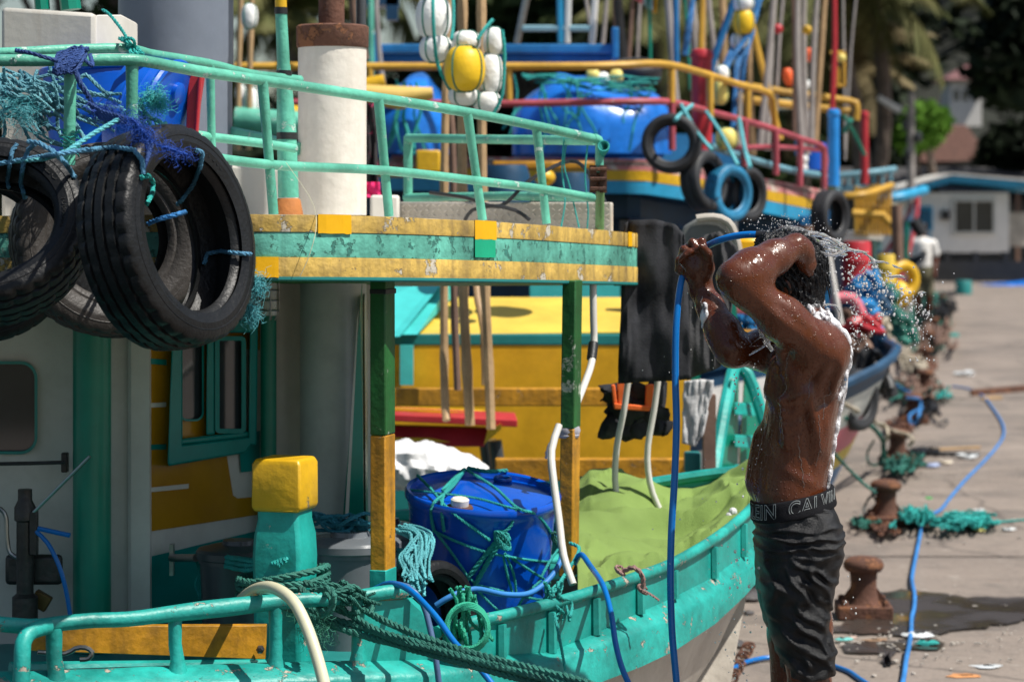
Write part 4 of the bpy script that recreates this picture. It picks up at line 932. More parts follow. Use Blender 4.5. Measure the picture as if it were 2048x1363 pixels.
def field_obj(name, fld, m, parent=None, smooth_iter=2, **kw):
    V, Fc = fld.mesh()
    # a few passes of neighbour smoothing
    E = np.concatenate([Fc[:,[0,1]],Fc[:,[1,2]],Fc[:,[2,3]],Fc[:,[3,0]]])
    for _ in range(smooth_iter):
        A = np.zeros_like(V); N = np.zeros(len(V)); np.add.at(A, E[:,0], V[E[:,1]]); np.add.at(A, E[:,1], V[E[:,0]]); np.add.at(N, E[:,0], 1); np.add.at(N, E[:,1], 1)
        V = V*.45 + .55*A/np.maximum(N,1)[:,None]
    o0 = np.array(parent['_o']) if parent is not None else V.min(0); me = bpy.data.meshes.new(name)
    me.vertices.add(len(V)); me.vertices.foreach_set('co', (V-o0).astype(np.float32).ravel())
    me.loops.add(len(Fc)*4); me.loops.foreach_set('vertex_index', Fc.astype(np.int32).ravel())
    me.polygons.add(len(Fc)); me.polygons.foreach_set('loop_start', (np.arange(len(Fc))*4).astype(np.int32)); me.polygons.foreach_set('loop_total', np.full(len(Fc),4,np.int32))
    me.polygons.foreach_set('use_smooth', np.ones(len(Fc),bool)); me.update(); me.validate(); me.materials.append(m)
    ob = bpy.data.objects.new(name, me); C.objects.link(ob)
    if parent is not None: ob.parent = parent
    else: ob.location = tuple(o0)
    return ob, V, Fc
zp = lambda y, d=0: P(0, y, YM+d).z
xp = lambda x, d=0: P(x, 0, YM+d).x
feet = Q(1625, 1760); man = thing('person', 'shirtless man in wet black shorts rinsing soap off his head with a hose, arms raised', 'person', (float(feet[0]), YM, 0.0))
BD = Field([xp(1325), YM-.34, -.01], [xp(1725), YM+.38, 1.74], .0046)
tors = [(652,1588,1650,0.09),(668,1574,1668,0.125),(684,1560,1682,0.15),(702,1554,1684,0.163),(720,1546,1688,0.168),(760,1539,1684,0.163),(800,1534,1677,0.158),(850,1526,1669,0.148),(900,1515,1661,0.138),(940,1506,1654,0.134),(980,1504,1651,0.138),(1020,1512,1649,0.14),(1080,1522,1645,0.148),(1130,1528,1642,0.15),(1160,1532,1639,0.15)]
BD.loft([(zp(y), xp(a), xp(b), w_) for y,a,b,w_ in tors], .01)
# neck, head
BD.cone(Q(1618,660), Q(1588,590), .062, .056, .035)
hc = Q(1566,552); HR = Matrix.Rotation(R(-14), 3, 'Y')
BD.ell(Q(1576,535), (.093,.074,.088), .02); BD.ell(Q(1545,570), (.062,.058,.085), .03)
BD.cone(Q(1530,612), Q(1560,625), .026, .045, .03)                                  # jaw, chin
BD.cone(Q(1508,545), Q(1497,570), .010, .015, .012); BD.cone(Q(1500,590), Q(1510,602), .012, .012, .010)  # nose, lips
for s in (-1,1):
    BD.ell(Q(1514,545, s*.028), (.012,.015,.012), .008); BD.cone(Q(1512,530,s*.045), Q(1508,532,s*.012), .007,.007,.012)   # lid, brow
    BD.ell(Q(1576,570, s*.077), (.017,.009,.030), .006)
# near arm
shL = Q(1642,698,-.150); elL = Q(1468,556,-.235); wrL = Q(1592,492,-.115)
BD.ell(Q(1642,706,-.135), (.056,.050,.062), .05)
BD.chain([shL, shL*.55+elL*.45+np.array([0,0,-.004]), shL*.15+elL*.85, elL], [.056,.053,.044,.040], .03)
BD.cone(elL+np.array([.006,0,-.012]), elL+np.array([.03,0,.01]), .036, .04, .02)
BD.chain([elL+np.array([.005,0,.0]), elL*.72+wrL*.28+np.array([.0,-.0,-.004]), elL*.35+wrL*.65, wrL], [.041,.052,.040,.030], .028)
BD.cone(Q(1618,668,-.05), Q(1650,700,-.12), .038, .045, .05)                          # trapezius
BD.cone(Q(1618,664,.06), Q(1640,690,.12), .038, .045, .05)
# near hand laid over the back of the head
def finger(pts, r, k=.006): BD.chain(pts, [r*1.1, r*1.0, r*.92, r*.8][:len(pts)], k)
hand = Q(1612,520,-.088)
BD.cone(wrL, Q(1608,502,-.100), .029, .027, .02, fl=((.3,-1,.3), .75)); BD.cone(Q(1602,498,-.106), Q(1614,526,-.082), .026, .027, .02, fl=((.3,-1,.2), .62))
for i in range(4):
    y_ = 497 + i*12; finger([Q(1611,y_,-.072+.004*i), Q(1623,y_+5,-.040), Q(1626,y_+9,.000), Q(1620,y_+12,.030)], (.0112,.0112,.0105,.0092)[i])
finger([Q(1603,505,-.105), Q(1611,532,-.092), Q(1619,548,-.074)], .0115)
# far arm
shR = Q(1588,690,.150); elR = Q(1466,700,.03); wrR = Q(1402,578,.125)
BD.ell(Q(1600,690,.13), (.058,.05,.062), .04)
BD.chain([shR, shR*.5+elR*.5+np.array([0,0,-.006]), elR], [.054,.050,.039], .03); BD.cone(Q(1470,706,.03), Q(1452,688,.035), .034,.036,.02)
BD.chain([elR+np.array([-.004,0,.0]), elR*.7+wrR*.3, elR*.3+wrR*.7, wrR], [.037,.043,.033,.028], .025)
# far fist on the hose
HD = .11
BD.cone(wrR, Q(1398,548,HD), .028, .034, .02, fl=((0,1,0), .8)); BD.ell(Q(1393,530,HD), (.038,.026,.044), .018)
BD.cone(Q(1413,535,HD-.012), Q(1408,508,HD-.014), .022,.017,.012)                     # heel of thumb
ft = [((1372,552),(1357,540),(1357,520),(1372,510)),((1376,532),(1362,516),(1367,498),(1382,504)),((1386,518),(1374,496),(1385,484),(1396,500)),((1396,510),(1391,488),(1404,482),(1411,500))]
for i, q in enumerate(ft):
    dd = HD + .004 - .0*i
    finger([Q(*q[0], dd+.018), Q(*q[1], dd+.004), Q(*q[2], dd-.018), Q(*q[3], dd-.030)], (.0098,.0108,.0112,.0108)[i])
finger([Q(1418,530,HD-.02), Q(1417,508,HD-.034), Q(1404,494,HD-.043)], .0118)
# torso relief: scapula, spine, ribs, belly
BD.ell(Q(1640,722,-.105), (.040,.045,.07), .035); BD.ell(Q(1640,740,.10), (.04,.045,.07), .035)
BD.cone(Q(1700,690,0), Q(1672,930,0), .012,.010,.03, mode='cut'); BD.cone(Q(1560,735,-.09), Q(1552,780,-.07), .03,.03,.04)
BD.cone(Q(1566,700,-.14), Q(1600,790,-.150), .018,.014,.04)
for i in range(4): BD.cone(Q(1560+i*4,800+i*26,-.146+i*.004), Q(1620+i*2,780+i*26,-.140+i*.004), .010,.008,.022)
BD.cone(Q(1530,880,0), Q(1524,960,0), .03,.04,.04)
def relief(x0,y0,x1,y1,wd,amp):
    X = BD.ax[0][:,None,None]; Yv = BD.ax[1][None,:,None]; Zv = BD.ax[2][None,None,:]
    ax_, az_ = xp(x0), zp(y0); bx_, bz_ = xp(x1), zp(y1); L_ = math.hypot(bx_-ax_, bz_-az_); dx, dz = (bx_-ax_)/L_, (bz_-az_)/L_
    al = (X-ax_)*dx + (Zv-az_)*dz; ac = -(X-ax_)*dz + (Zv-az_)*dx; w_ = np.clip(np.minimum(al, L_-al)/.03+.5, 0, 1)
    BD.f -= (amp*np.exp(-(ac/wd)**2)*w_*(Yv < YM+.0)).astype(np.float32)
for q in ((1668,712,1650,790,.012,.006),(1650,718,1634,786,.010,-.005),(1650,790,1618,800,.012,-.005),(1600,770,1632,900,.014,.005),(1590,800,1610,930,.010,-.004),(1640,830,1655,950,.014,.004),(1556,800,1592,778,.006,.0022),(1556,828,1596,806,.006,.0022),(1554,856,1596,834,.006,.002),(1560,930,1620,960,.012,.003),(1628,712,1600,760,.012,-.006),(1566,690,1548,730,.010,-.005),(1530,600,1600,660,.010,-.0025),(1500,600,1560,650,.012,.003)): relief(*q)
# legs and feet
for s, kx, ky, fx in ((-1,1622,1385,1640),(1,1582,1400,1600)):
    hp = Q(1596,1130,s*.082); kn = Q(kx,ky,s*.098); an = Q(kx+ (14 if s<0 else 4),1688,s*.10)
    BD.chain([hp, hp*.5+kn*.5, kn], [.076,.068,.051], .02); BD.chain([kn, kn*.68+an*.32+np.array([.012,0,0]), an*.8+kn*.2, an], [.050,.055,.036,.033], .025); BD.ell(kn+np.array([-.014,0,.0]), (.042,.045,.05), .02)
    a0 = an.copy(); a0[2] = .03; BD.cone(an, a0+np.array([.012,0,0]), .034,.033,.02); BD.cone(a0+np.array([.018,0,-.002]), a0+np.array([-.10,s*.005,-.006]), .031,.024,.02); 
    BD.ell(a0+np.array([-.10,s*.006,-.008]), (.05,.044,.022), .02)
    for t in range(5): BD.cone(a0+np.array([-.13,s*(-.030+t*.016),-.016]), a0+np.array([-.168+.007*t,s*(-.034+t*.018),-.018]), .0125-.001*t,.0115-.001*t,.004)
def skin_mat():
    m = bpy.data.materials.new('wet_brown_skin'); m.use_nodes = True; nt = m.node_tree; L = nt.links.new; b = nt.nodes['Principled BSDF']
    tc = _n(nt,'ShaderNodeTexCoord'); n1 = _n(nt,'ShaderNodeTexNoise'); n1.inputs['Scale'].default_value = 7; n1.inputs['Detail'].default_value = 5; L(tc.outputs['Object'], n1.inputs['Vector'])
    mx = _n(nt,'ShaderNodeMix',data_type='RGBA'); mx.inputs['A'].default_value = (.062,.0140,.004,1); mx.inputs['B'].default_value = (.130,.035,.0115,1); L(n1.outputs['Fac'], mx.inputs['Factor']); L(mx.outputs['Result'], b.inputs['Base Color'])
    b.inputs['Roughness'].default_value = .38; b.inputs['Specular IOR Level'].default_value = .35; b.inputs['Subsurface Weight'].default_value = .06; b.inputs['Subsurface Radius'].default_value = (.02,.006,.003)
    b.inputs['Coat Weight'].default_value = .45; b.inputs['Coat Roughness'].default_value = .10; b.inputs['Coat IOR'].default_value = 1.33
    # skin pores, and beads and runnels of water in the coat
    n2 = _n(nt,'ShaderNodeTexNoise'); n2.inputs['Scale'].default_value = 240; n2.inputs['Detail'].default_value = 3; L(tc.outputs['Object'], n2.inputs['Vector'])
    bp = _n(nt,'ShaderNodeBump'); bp.inputs['Strength'].default_value = .3; bp.inputs['Distance'].default_value = .001; L(n2.outputs['Fac'], bp.inputs['Height'])
    mp = _n(nt,'ShaderNodeMapping'); mp.inputs['Scale'].default_value = (60,60,14); L(tc.outputs['Object'], mp.inputs[0]); n3 = _n(nt,'ShaderNodeTexNoise'); n3.inputs['Scale'].default_value = 1.0; n3.inputs['Detail'].default_value = 2; L(mp.outputs[0], n3.inputs['Vector'])
    v = _n(nt,'ShaderNodeTexVoronoi'); v.inputs['Scale'].default_value = 130; L(tc.outputs['Object'], v.inputs['Vector']); mr = _n(nt,'ShaderNodeMapRange'); mr.inputs[1].default_value = .12; mr.inputs[2].default_value = .3; mr.inputs[3].default_value = 1; mr.inputs[4].default_value = 0; L(v.outputs['Distance'], mr.inputs[0])
    ad = _n(nt,'ShaderNodeMath',operation='ADD'); L(n3.outputs['Fac'], ad.inputs[0]); L(mr.outputs[0], ad.inputs[1])
    b2 = _n(nt,'ShaderNodeBump'); b2.inputs['Strength'].default_value = 1.0; b2.inputs['Distance'].default_value = .008; L(ad.outputs[0], b2.inputs['Height']); L(b2.outputs[0], b.inputs['Coat Normal']); b3 = _n(nt,'ShaderNodeBump'); b3.inputs['Strength'].default_value = .45; b3.inputs['Distance'].default_value = .004; L(ad.outputs[0], b3.inputs['Height']); L(bp.outputs[0], b3.inputs['Normal']); L(b3.outputs[0], b.inputs['Normal'])
    n5 = _n(nt,'ShaderNodeTexNoise'); n5.inputs['Scale'].default_value = 26; n5.inputs['Detail'].default_value = 6; L(tc.outputs['Object'], n5.inputs['Vector']); m5 = _n(nt,'ShaderNodeMapRange'); m5.inputs[1].default_value = .4; m5.inputs[2].default_value = .62; m5.inputs[3].default_value = .14; m5.inputs[4].default_value = .5; L(n5.outputs['Fac'], m5.inputs[0]); L(m5.outputs[0], b.inputs['Roughness'])
    return m
MT['skin'] = skin_mat()
body, BV, BF = field_obj('body', BD, MT['skin'], man)
# ---- hair
HF = Field([xp(1480), YM-.13, zp(680)], [xp(1650), YM+.13, zp(430)], .0032)
HF.ell(Q(1583,537), (.092,.082,.095), .01); HF.cone(Q(1590,560), Q(1608,636), .072,.052,.03, fl=((0,1,0),1.05)); HF.ell(Q(1556,496), (.06,.062,.045), .02)
HF.cone(Q(1556,545,-.03), Q(1580,600,-.03), .056,.050,.02); HF.ell(Q(1488,590), (.046,.12,.07), .012, mode='cut')
Xg, Yg, Zg = np.meshgrid(*HF.ax, indexing='ij')
ang = np.arctan2(Yg-YM, Xg-xp(1575)); HF.f += (.0030*np.sin(ang*34 + 9*np.sin(Zg*40)) + .0022*np.sin(ang*61+Zg*150) + .002*np.sin(Zg*220+ang*9)).astype(np.float32)
MT['hair'] = mat('wet_black_hair', (.004,.004,.005), .26, .2, bump=.4, bscale=260, spec=.32)
hair, HV, HFc = field_obj('hair', HF, MT['hair'], man, 1)
b = MB(); rr = random.Random(3)
for k in range(620):     # wet locks running down over the head
    a = rr.uniform(-math.pi, math.pi); e = rr.uniform(.1, 1.35)
    c0 = Vector(Q(1583,537)); d0 = Vector((math.cos(a)*math.sin(e)*.093, math.sin(a)*math.sin(e)*.083, math.cos(e)*.095)); 
    if d0.x < -.04 and d0.z < .03: continue
    pts = []; L_ = rr.uniform(.05, .11); wob = rr.uniform(0,6)
    for i in range(7):
        t = i/6; e2 = e + t*L_/.085; 
        if e2 < 1.75: p = c0 + Vector((math.cos(a)*math.sin(e2)*.094, math.sin(a)*math.sin(e2)*.084, math.cos(e2)*.096))
        else: p = p + Vector((.002,0,-L_/6))
        pts.append(p + Vector((math.sin(wob+i), math.cos(wob+1.3*i), 0))*.0018)
    b.tube(pts, [.0022*(1-.75*i/6) for i in range(7)], 4, cap=False)
for k in range(60):
    a = rr.uniform(-1.3,1.3); p0 = Vector(Q(1597,604)) + Vector((math.cos(a)*.055, math.sin(a)*.06, rr.uniform(-.02,.02)))
    b.tube([p0, p0+Vector((.004,0,-.02)), p0+Vector((.006+rr.uniform(-.004,.006),0,-.045-rr.uniform(0,.02)))], [.003,.0022,.0006], 4, cap=False)
o = obj('wet_locks', b, MT['hair'], man); o['kind'] = 'stuff'

# ---- shorts
SF = Field([xp(1480), YM-.26, zp(1375)], [xp(1715), YM+.26, zp(960)], .0040)
sh = [(1002,1512,1661,0.148),(1030,1512,1665,0.156),(1060,1512,1667,0.164),(1100,1511,1665,0.172),(1140,1514,1661,0.178),(1180,1518,1657,0.182)]
SF.loft([(zp(y),xp(a),xp(b_),w_) for y,a,b_,w_ in sh], .01, power=2.4)
nl = [(1150,1516,1661,0.092,-0.088),(1200,1520,1653,0.094,-0.09),(1240,1530,1651,0.095,-0.091),(1280,1542,1657,0.096,-0.093),(1310,1550,1660,0.097,-0.094),(1338,1557,1661,0.098,-0.095)]
SF.loft([(zp(y),xp(a),xp(b_),w_,o_) for y,a,b_,w_,o_ in nl], .02, power=2.3)
SF.loft([(zp(y),xp(a+3),xp(b_-22),w_,-o_) for y,a,b_,w_,o_ in nl], .02, power=2.3)
SF.ell(Q(1640,1090,-.08),(.06,.09,.09),.04); SF.ell(Q(1640,1090,.08),(.06,.09,.09),.04)
X, Yy, Z = SF.ax[0][:,None,None], SF.ax[1][None,:,None], SF.ax[2][None,None,:]
u = (X - xp(1600)); zz = Z - zp(1180)
fold = .0
def ridge(val, wdt): return np.exp(-(val/wdt)**2)
dsp = np.zeros(SF.f.shape, np.float32)
def addfold(x0,y0,x1,y1,wd,amp,side=-1):
    ax_, az_ = xp(x0), zp(y0); bx_, bz_ = xp(x1), zp(y1); L_ = math.hypot(bx_-ax_, bz_-az_); dx, dz = (bx_-ax_)/L_, (bz_-az_)/L_
    al = (X-ax_)*dx + (Z-az_)*dz; ac = -(X-ax_)*dz + (Z-az_)*dx + .006*np.sin(al*60)
    w_ = np.clip(np.minimum(al, L_-al)/.02+.3, 0, 1)
    dsp.__iadd__((amp*ridge(ac, wd)*w_*(Yy < YM if side < 0 else np.ones_like(Yy))).astype(np.float32))
# waist gathers run right round
for i,(y,am) in enumerate(((1046,.005),(1063,.006),(1080,.0055),(1098,.003))):
    zc = zp(y) + .10*(X-xp(1600))*(.5 if i % 2 else .9)*.6 + .004*np.sin(X*55+i*2+Yy*20); dsp += (am*ridge(Z-zc, .0048)).astype(np.float32)
for q in ((1565,1100,1660,1150,.006,.006),(1560,1120,1600,1190,.006,.006),(1600,1115,1665,1210,.007,.007),(1575,1190,1640,1240,.009,.010),(1570,1215,1650,1285,.008,.011),(1600,1160,1665,1235,.008,-.007),(1545,1230,1610,1310,.010,.008),
          (1520,1090,1535,1180,.007,.005),(1590,1260,1660,1325,.008,.009),(1620,1200,1668,1225,.007,.008),(1640,1250,1668,1300,.007,.006),(1530,1150,1560,1160,.006,.005),(1560,1290,1600,1335,.008,.006),(1540,1060,1655,1075,.005,.004),(1610,1280,1668,1292,.006,.006)): addfold(*q)
Xn = X*1.0
dsp += (.0022*np.sin(X*70+np.sin(Z*48)*2.2+Yy*25)*np.sin(Z*62+np.sin(X*30)*1.5)).astype(np.float32) + (.0012*np.sin(X*160+Z*90+3*np.sin(Z*70))).astype(np.float32)
SF.f -= dsp
# hem: cut by a tilted plane, hollow the legs
hem = zp(1335) + (X-xp(1612))*.16
SF.f = np.maximum(SF.f, (hem - Z).astype(np.float32)); SF.f = np.maximum(SF.f, (Z - (zp(1012) + (X-xp(1590))*.22)).astype(np.float32))
for s in (-1,1):
    SF.cone(Q(1612 if s<0 else 1590,1345,s*.098), Q(1612 if s<0 else 1590,1310,s*.098), .078,.07,.008, mode='cut')
# stitched hem band
MT['shorts'] = mat('wet_black_shorts', (.0045,.0048,.006), .42, .4, bump=.4, bscale=330, spec=.3)
shorts, _, _ = field_obj('shorts', SF, MT['shorts'], man, 1)
b = MB()
def sect(y, grow=0.0, n=72, tab=None, off=0):
    tab = tab or [(965,1505.5,1656,.137),(1003,1509,1662,.146),(1035,1509,1668,.154)]
    a = np.interp(y,[t[0] for t in tab],[t[1] for t in tab]); c_ = np.interp(y,[t[0] for t in tab],[t[2] for t in tab]); w_ = np.interp(y,[t[0] for t in tab],[t[3] for t in tab])
    cx_, ax_ = (xp(a)+xp(c_))/2, (xp(c_)-xp(a))/2 + grow; out = []
    for k in range(n):
        t = 2*math.pi*k/n; co, si = math.cos(t), math.sin(t); pw = 2/2.3
        x_ = cx_ + ax_*math.copysign(abs(co)**pw, co); y_ = YM + (w_+grow)*math.copysign(abs(si)**pw, si)
        z_ = zp(y) + (x_-xp(1590))*.22
        out.append(Vector((x_, y_, z_)))
    return out
rows = [sect(983,.000),sect(984,.0065),sect(986,.0085),sect(996,.0085),sect(1008,.0085),sect(1018,.0085),sect(1021,.0070),sect(1023,.0)]
rows = [r+[r[0]] for r in rows]; b.grid(rows); wb = obj('waistband', b, mat('black_elastic', (.006,.006,.008), .7, .3, bump=.3, bscale=400, spec=.12), man)
# lettering printed along the band
def band_point(u, v):
    """u metres from the front edge as seen (x from px 1509), v: 0 bottom .. 1 top"""
    rr_ = sect(1020-35*v, .0090, 360); rr_ = [p for p in rr_ if p.y < YM+.02]; rr_.sort(key=lambda p: math.atan2(p.y-YM, -(p.x-xp(1590))) ) 
    return rr_
tc_ = bpy.data.curves.new('lettering','FONT'); 
def letters(txt, u0, h, stretch=1.0):
    cu = bpy.data.curves.new('brand','FONT'); cu.body = txt; cu.size = h*1.38; cu.fill_mode = 'NONE'; cu.bevel_depth = .0008; cu.bevel_resolution = 0; cu.space_character = 1.12; cu.offset = .0006
    to = bpy.data.objects.new('tmp', cu); C.objects.link(to); dg = bpy.context.evaluated_depsgraph_get(); dg.update(); me = to.evaluated_get(dg).to_mesh()
    vs = [(v.co.x*stretch, v.co.y, v.co.z) for v in me.vertices]; fs = [tuple(p.vertices) for p in me.polygons]; to.evaluated_get(dg).to_mesh_clear(); bpy.data.objects.remove(to)
    return vs, fs
# contour by arc length measured leftwards(front) to right on the near side
ct = [p for p in sect(1002, .0092, 720)]; near_ct = [p for p in ct if p.y <= YM + .10]
# order from far-front round the near side to the back
near_ct.sort(key=lambda p: -math.atan2(-(p.y-YM), (p.x-xp(1590)))); 
near_ct.sort(key=lambda p: (math.atan2(p.y-YM, p.x-xp(1590)) % (2*math.pi)))
arc = [0]
for i in range(1,len(near_ct)): arc.append(arc[-1] + min(.02,(near_ct[i]-near_ct[i-1]).length))
near_ct = near_ct
xs_ = np.array([p.x for p in near_ct]); ys_ = np.array([p.y for p in near_ct]); arc = np.array(arc)
def arc_at(px):       # arc length where the near contour crosses the photo column px
    c_ = [(abs((CX + near_ct[i].x*F/near_ct[i].y)-px), arc[i]) for i in range(len(near_ct)) if near_ct[i].y < YM-.02]; return min(c_)[1]
b = MB()
for txt, pa, pb in (('KLEIN',1440,1552),('CALVIN',1575,1690)):
    h = 29*YM/F; vs, fs = letters(txt, 0, h); wd = max(v[0] for v in vs)
    a1 = arc_at(1552) if txt == 'KLEIN' else arc_at(1577); 
    tgt = .165 if txt == 'KLEIN' else .165; sc = tgt/wd
    hgt = max(v[1] for v in vs)
    out = []
    for x_, y_, z_ in vs:
        s_ = (a1 - tgt + x_*sc) if txt == 'KLEIN' else (a1 + x_*sc)
        X_ = np.interp(s_, arc, xs_); Y_ = np.interp(s_, arc, ys_); e = .0002
        X2, Y2 = np.interp(s_+.004, arc, xs_), np.interp(s_+.004, arc, ys_); t = Vector((X2-X_, Y2-Y_, 0)); t = t.normalized() if t.length > 1e-6 else Vector((1,0,0)); n_ = Vector((t.y,-t.x,0))
        out.append(Vector((X_, Y_, zp(1013) + (X_-xp(1590))*.22 + y_/hgt*h)) + n_*(z_*.5+.0003))
    b.add(out, fs)
lt = obj('lettering', b, mat('grey_print', (.33,.36,.36), .5, .05, bump=0), wb); lt['kind'] = 'stuff'
for m_ in list(bpy.data.curves): 
    if m_.users == 0: bpy.data.curves.remove(m_)

# ---- soap foam clinging down the back, arm and shorts
from mathutils.bvhtree import BVHTree
BODYT = BVHTree.FromPolygons([Vector(v) for v in BV], [tuple(int(i) for i in f_) for f_ in BF]); foam = MB(); rr = random.Random(9)
MT['foam'] = mat('soap_foam', (.74,.74,.77), .4, .06, bump=.6, bscale=160, spec=.5)
_nt = MT['foam'].node_tree; _tc = _n(_nt,'ShaderNodeTexCoord'); _mp = _n(_nt,'ShaderNodeMapping'); _mp.inputs['Scale'].default_value = (1,1,.45); _no = _n(_nt,'ShaderNodeTexNoise'); _no.inputs['Scale'].default_value = 75; _no.inputs['Detail'].default_value = 4
_mr = _n(_nt,'ShaderNodeMapRange'); _mr.inputs[1].default_value = .38; _mr.inputs[2].default_value = .54; _mr.inputs[3].default_value = .10; _mr.inputs[4].default_value = .97
_nt.links.new(_tc.outputs['Object'], _mp.inputs[0]); _nt.links.new(_mp.outputs[0], _no.inputs['Vector']); _nt.links.new(_no.outputs['Fac'], _mr.inputs[0]); _nt.links.new(_mr.outputs[0], _nt.nodes['Principled BSDF'].inputs['Alpha'])
FF = Field([xp(1330), YM-.30, zp(1320)], [xp(1725), YM+.30, zp(560)], .0034)
RUN = MB()
def foam_line(pts, r0, r1, d, jit=.006, dens=.008):
    if r0 < .0042:
        sp_ = spline([Vector(Q(x,y,d)) for x,y in pts], .004); out = []
        for i,p in enumerate(sp_):
            loc, nrm, _, dist = BODYT.find_nearest(p + Vector((.002*math.sin(i*.9),0,0)))
            out.append(loc + nrm*.0006 if loc is not None and dist < .08 else p)
        RUN.tube(out, [max(.0005, (r0*.45)*(.35+.65*abs(math.sin(i*.37+r0*900)))) for i in range(len(out))], 5); return
    sp_ = spline([Vector(Q(x,y,d)) for x,y in pts], dens*.7); n = len(sp_); O = Vector((0,0,HC))
    for i,p in enumerate(sp_):
        if rr.random() < .15: continue
        r = (r0 + (r1-r0)*i/n)*rr.uniform(.45,1.15); q = p + Vector((rr.uniform(-jit,jit), rr.uniform(-jit,jit)*2, rr.uniform(-jit,jit)))
        loc, nrm, _, dist = BODYT.find_nearest(q)
        if loc is not None and dist < .06: q = loc + nrm*r*.25
        FF.ell(np.array(q), (r, r*1.2, r*1.7), .010)
for d in (-.10,-.085,-.06,-.03,.0,.03,.07):
    foam_line([(1634-d*60,650),(1662,658),(1684,682),(1696,712),(1696,750),(1690,800)], .009,.007, d, .008)
foam_line([(1625,612),(1650,640),(1676,668),(1690,700)], .005,.0055, -.09, .010)
foam_line([(1628,622),(1655,652),(1674,690),(1684,735)], .0045,.005, -.11, .008)
for d in (-.035,-.015,.01,.03):
    foam_line([(1692,760),(1686,810),(1680,850),(1670,900),(1662,940)], .0085,.005, d, .004)
foam_line([(1614,605),(1622,632),(1640,652),(1668,668)], .0045,.007, -.05, .012)
foam_line([(1620,610),(1630,640)], .006,.008, -.02, .008)
foam_line([(1660,935),(1650,955),(1648,975),(1655,992),(1666,1004),(1675,1030),(1678,1060),(1677,1090),(1674,1110)], .0045,.0045, -.05, .002, .006)
foam_line([(1660,962),(1666,990),(1677,1020)], .0055,.0055, -.035, .002, .006)
foam_line([(1670,1122),(1672,1140),(1666,1165),(1664,1180)], .006,.006, -.06, .003)
foam_line([(1660,905),(1657,940)], .003,.002, -.09, .001, .005)
foam_line([(1410,606),(1418,630),(1420,648)], .0048,.0042, .07, .005)
foam_line([(1398,585),(1402,630),(1412,690)], .0035,.003, .065)
foam_line([(1362,545),(1356,515),(1372,498)], .004,.004, HD-.03, .004)
foam_line([(1400,490),(1414,495)], .0035,.0045, HD-.045, .002, .005)
foam_line([(1518,665),(1530,700),(1533,740)], .004,.003, -.03, .004)
foam_line([(1532,790),(1530,840),(1520,890),(1508,930)], .0022,.0018, -.05, .001, .005)
foam_line([(1595,870),(1600,910),(1606,940),(1608,975)], .0016,.0014, -.140, .001, .005)
foam_line([(1660,1195),(1664,1240)], .004,.003, -.09, .003)
for a_ in (((1560,770),(1556,830),(1558,880)),((1640,830),(1648,880),(1650,940)),((1620,740),(1612,800)),((1580,700),(1570,760)),((1660,760),(1655,840))): foam_line(list(a_), .0017, .0012, -.16)
_w = bpy.data.materials.new('runnel_water'); _w.use_nodes = True; _b = _w.node_tree.nodes['Principled BSDF']; _b.inputs['Transmission Weight'].default_value = .9; _b.inputs['Roughness'].default_value = .08; _b.inputs['IOR'].default_value = 1.33
o = obj('water_runnels', RUN, _w, man); o['kind'] = 'stuff'
fo, _, _ = field_obj('soap_foam', FF, MT['foam'], man, 1); fo['kind'] = 'stuff'
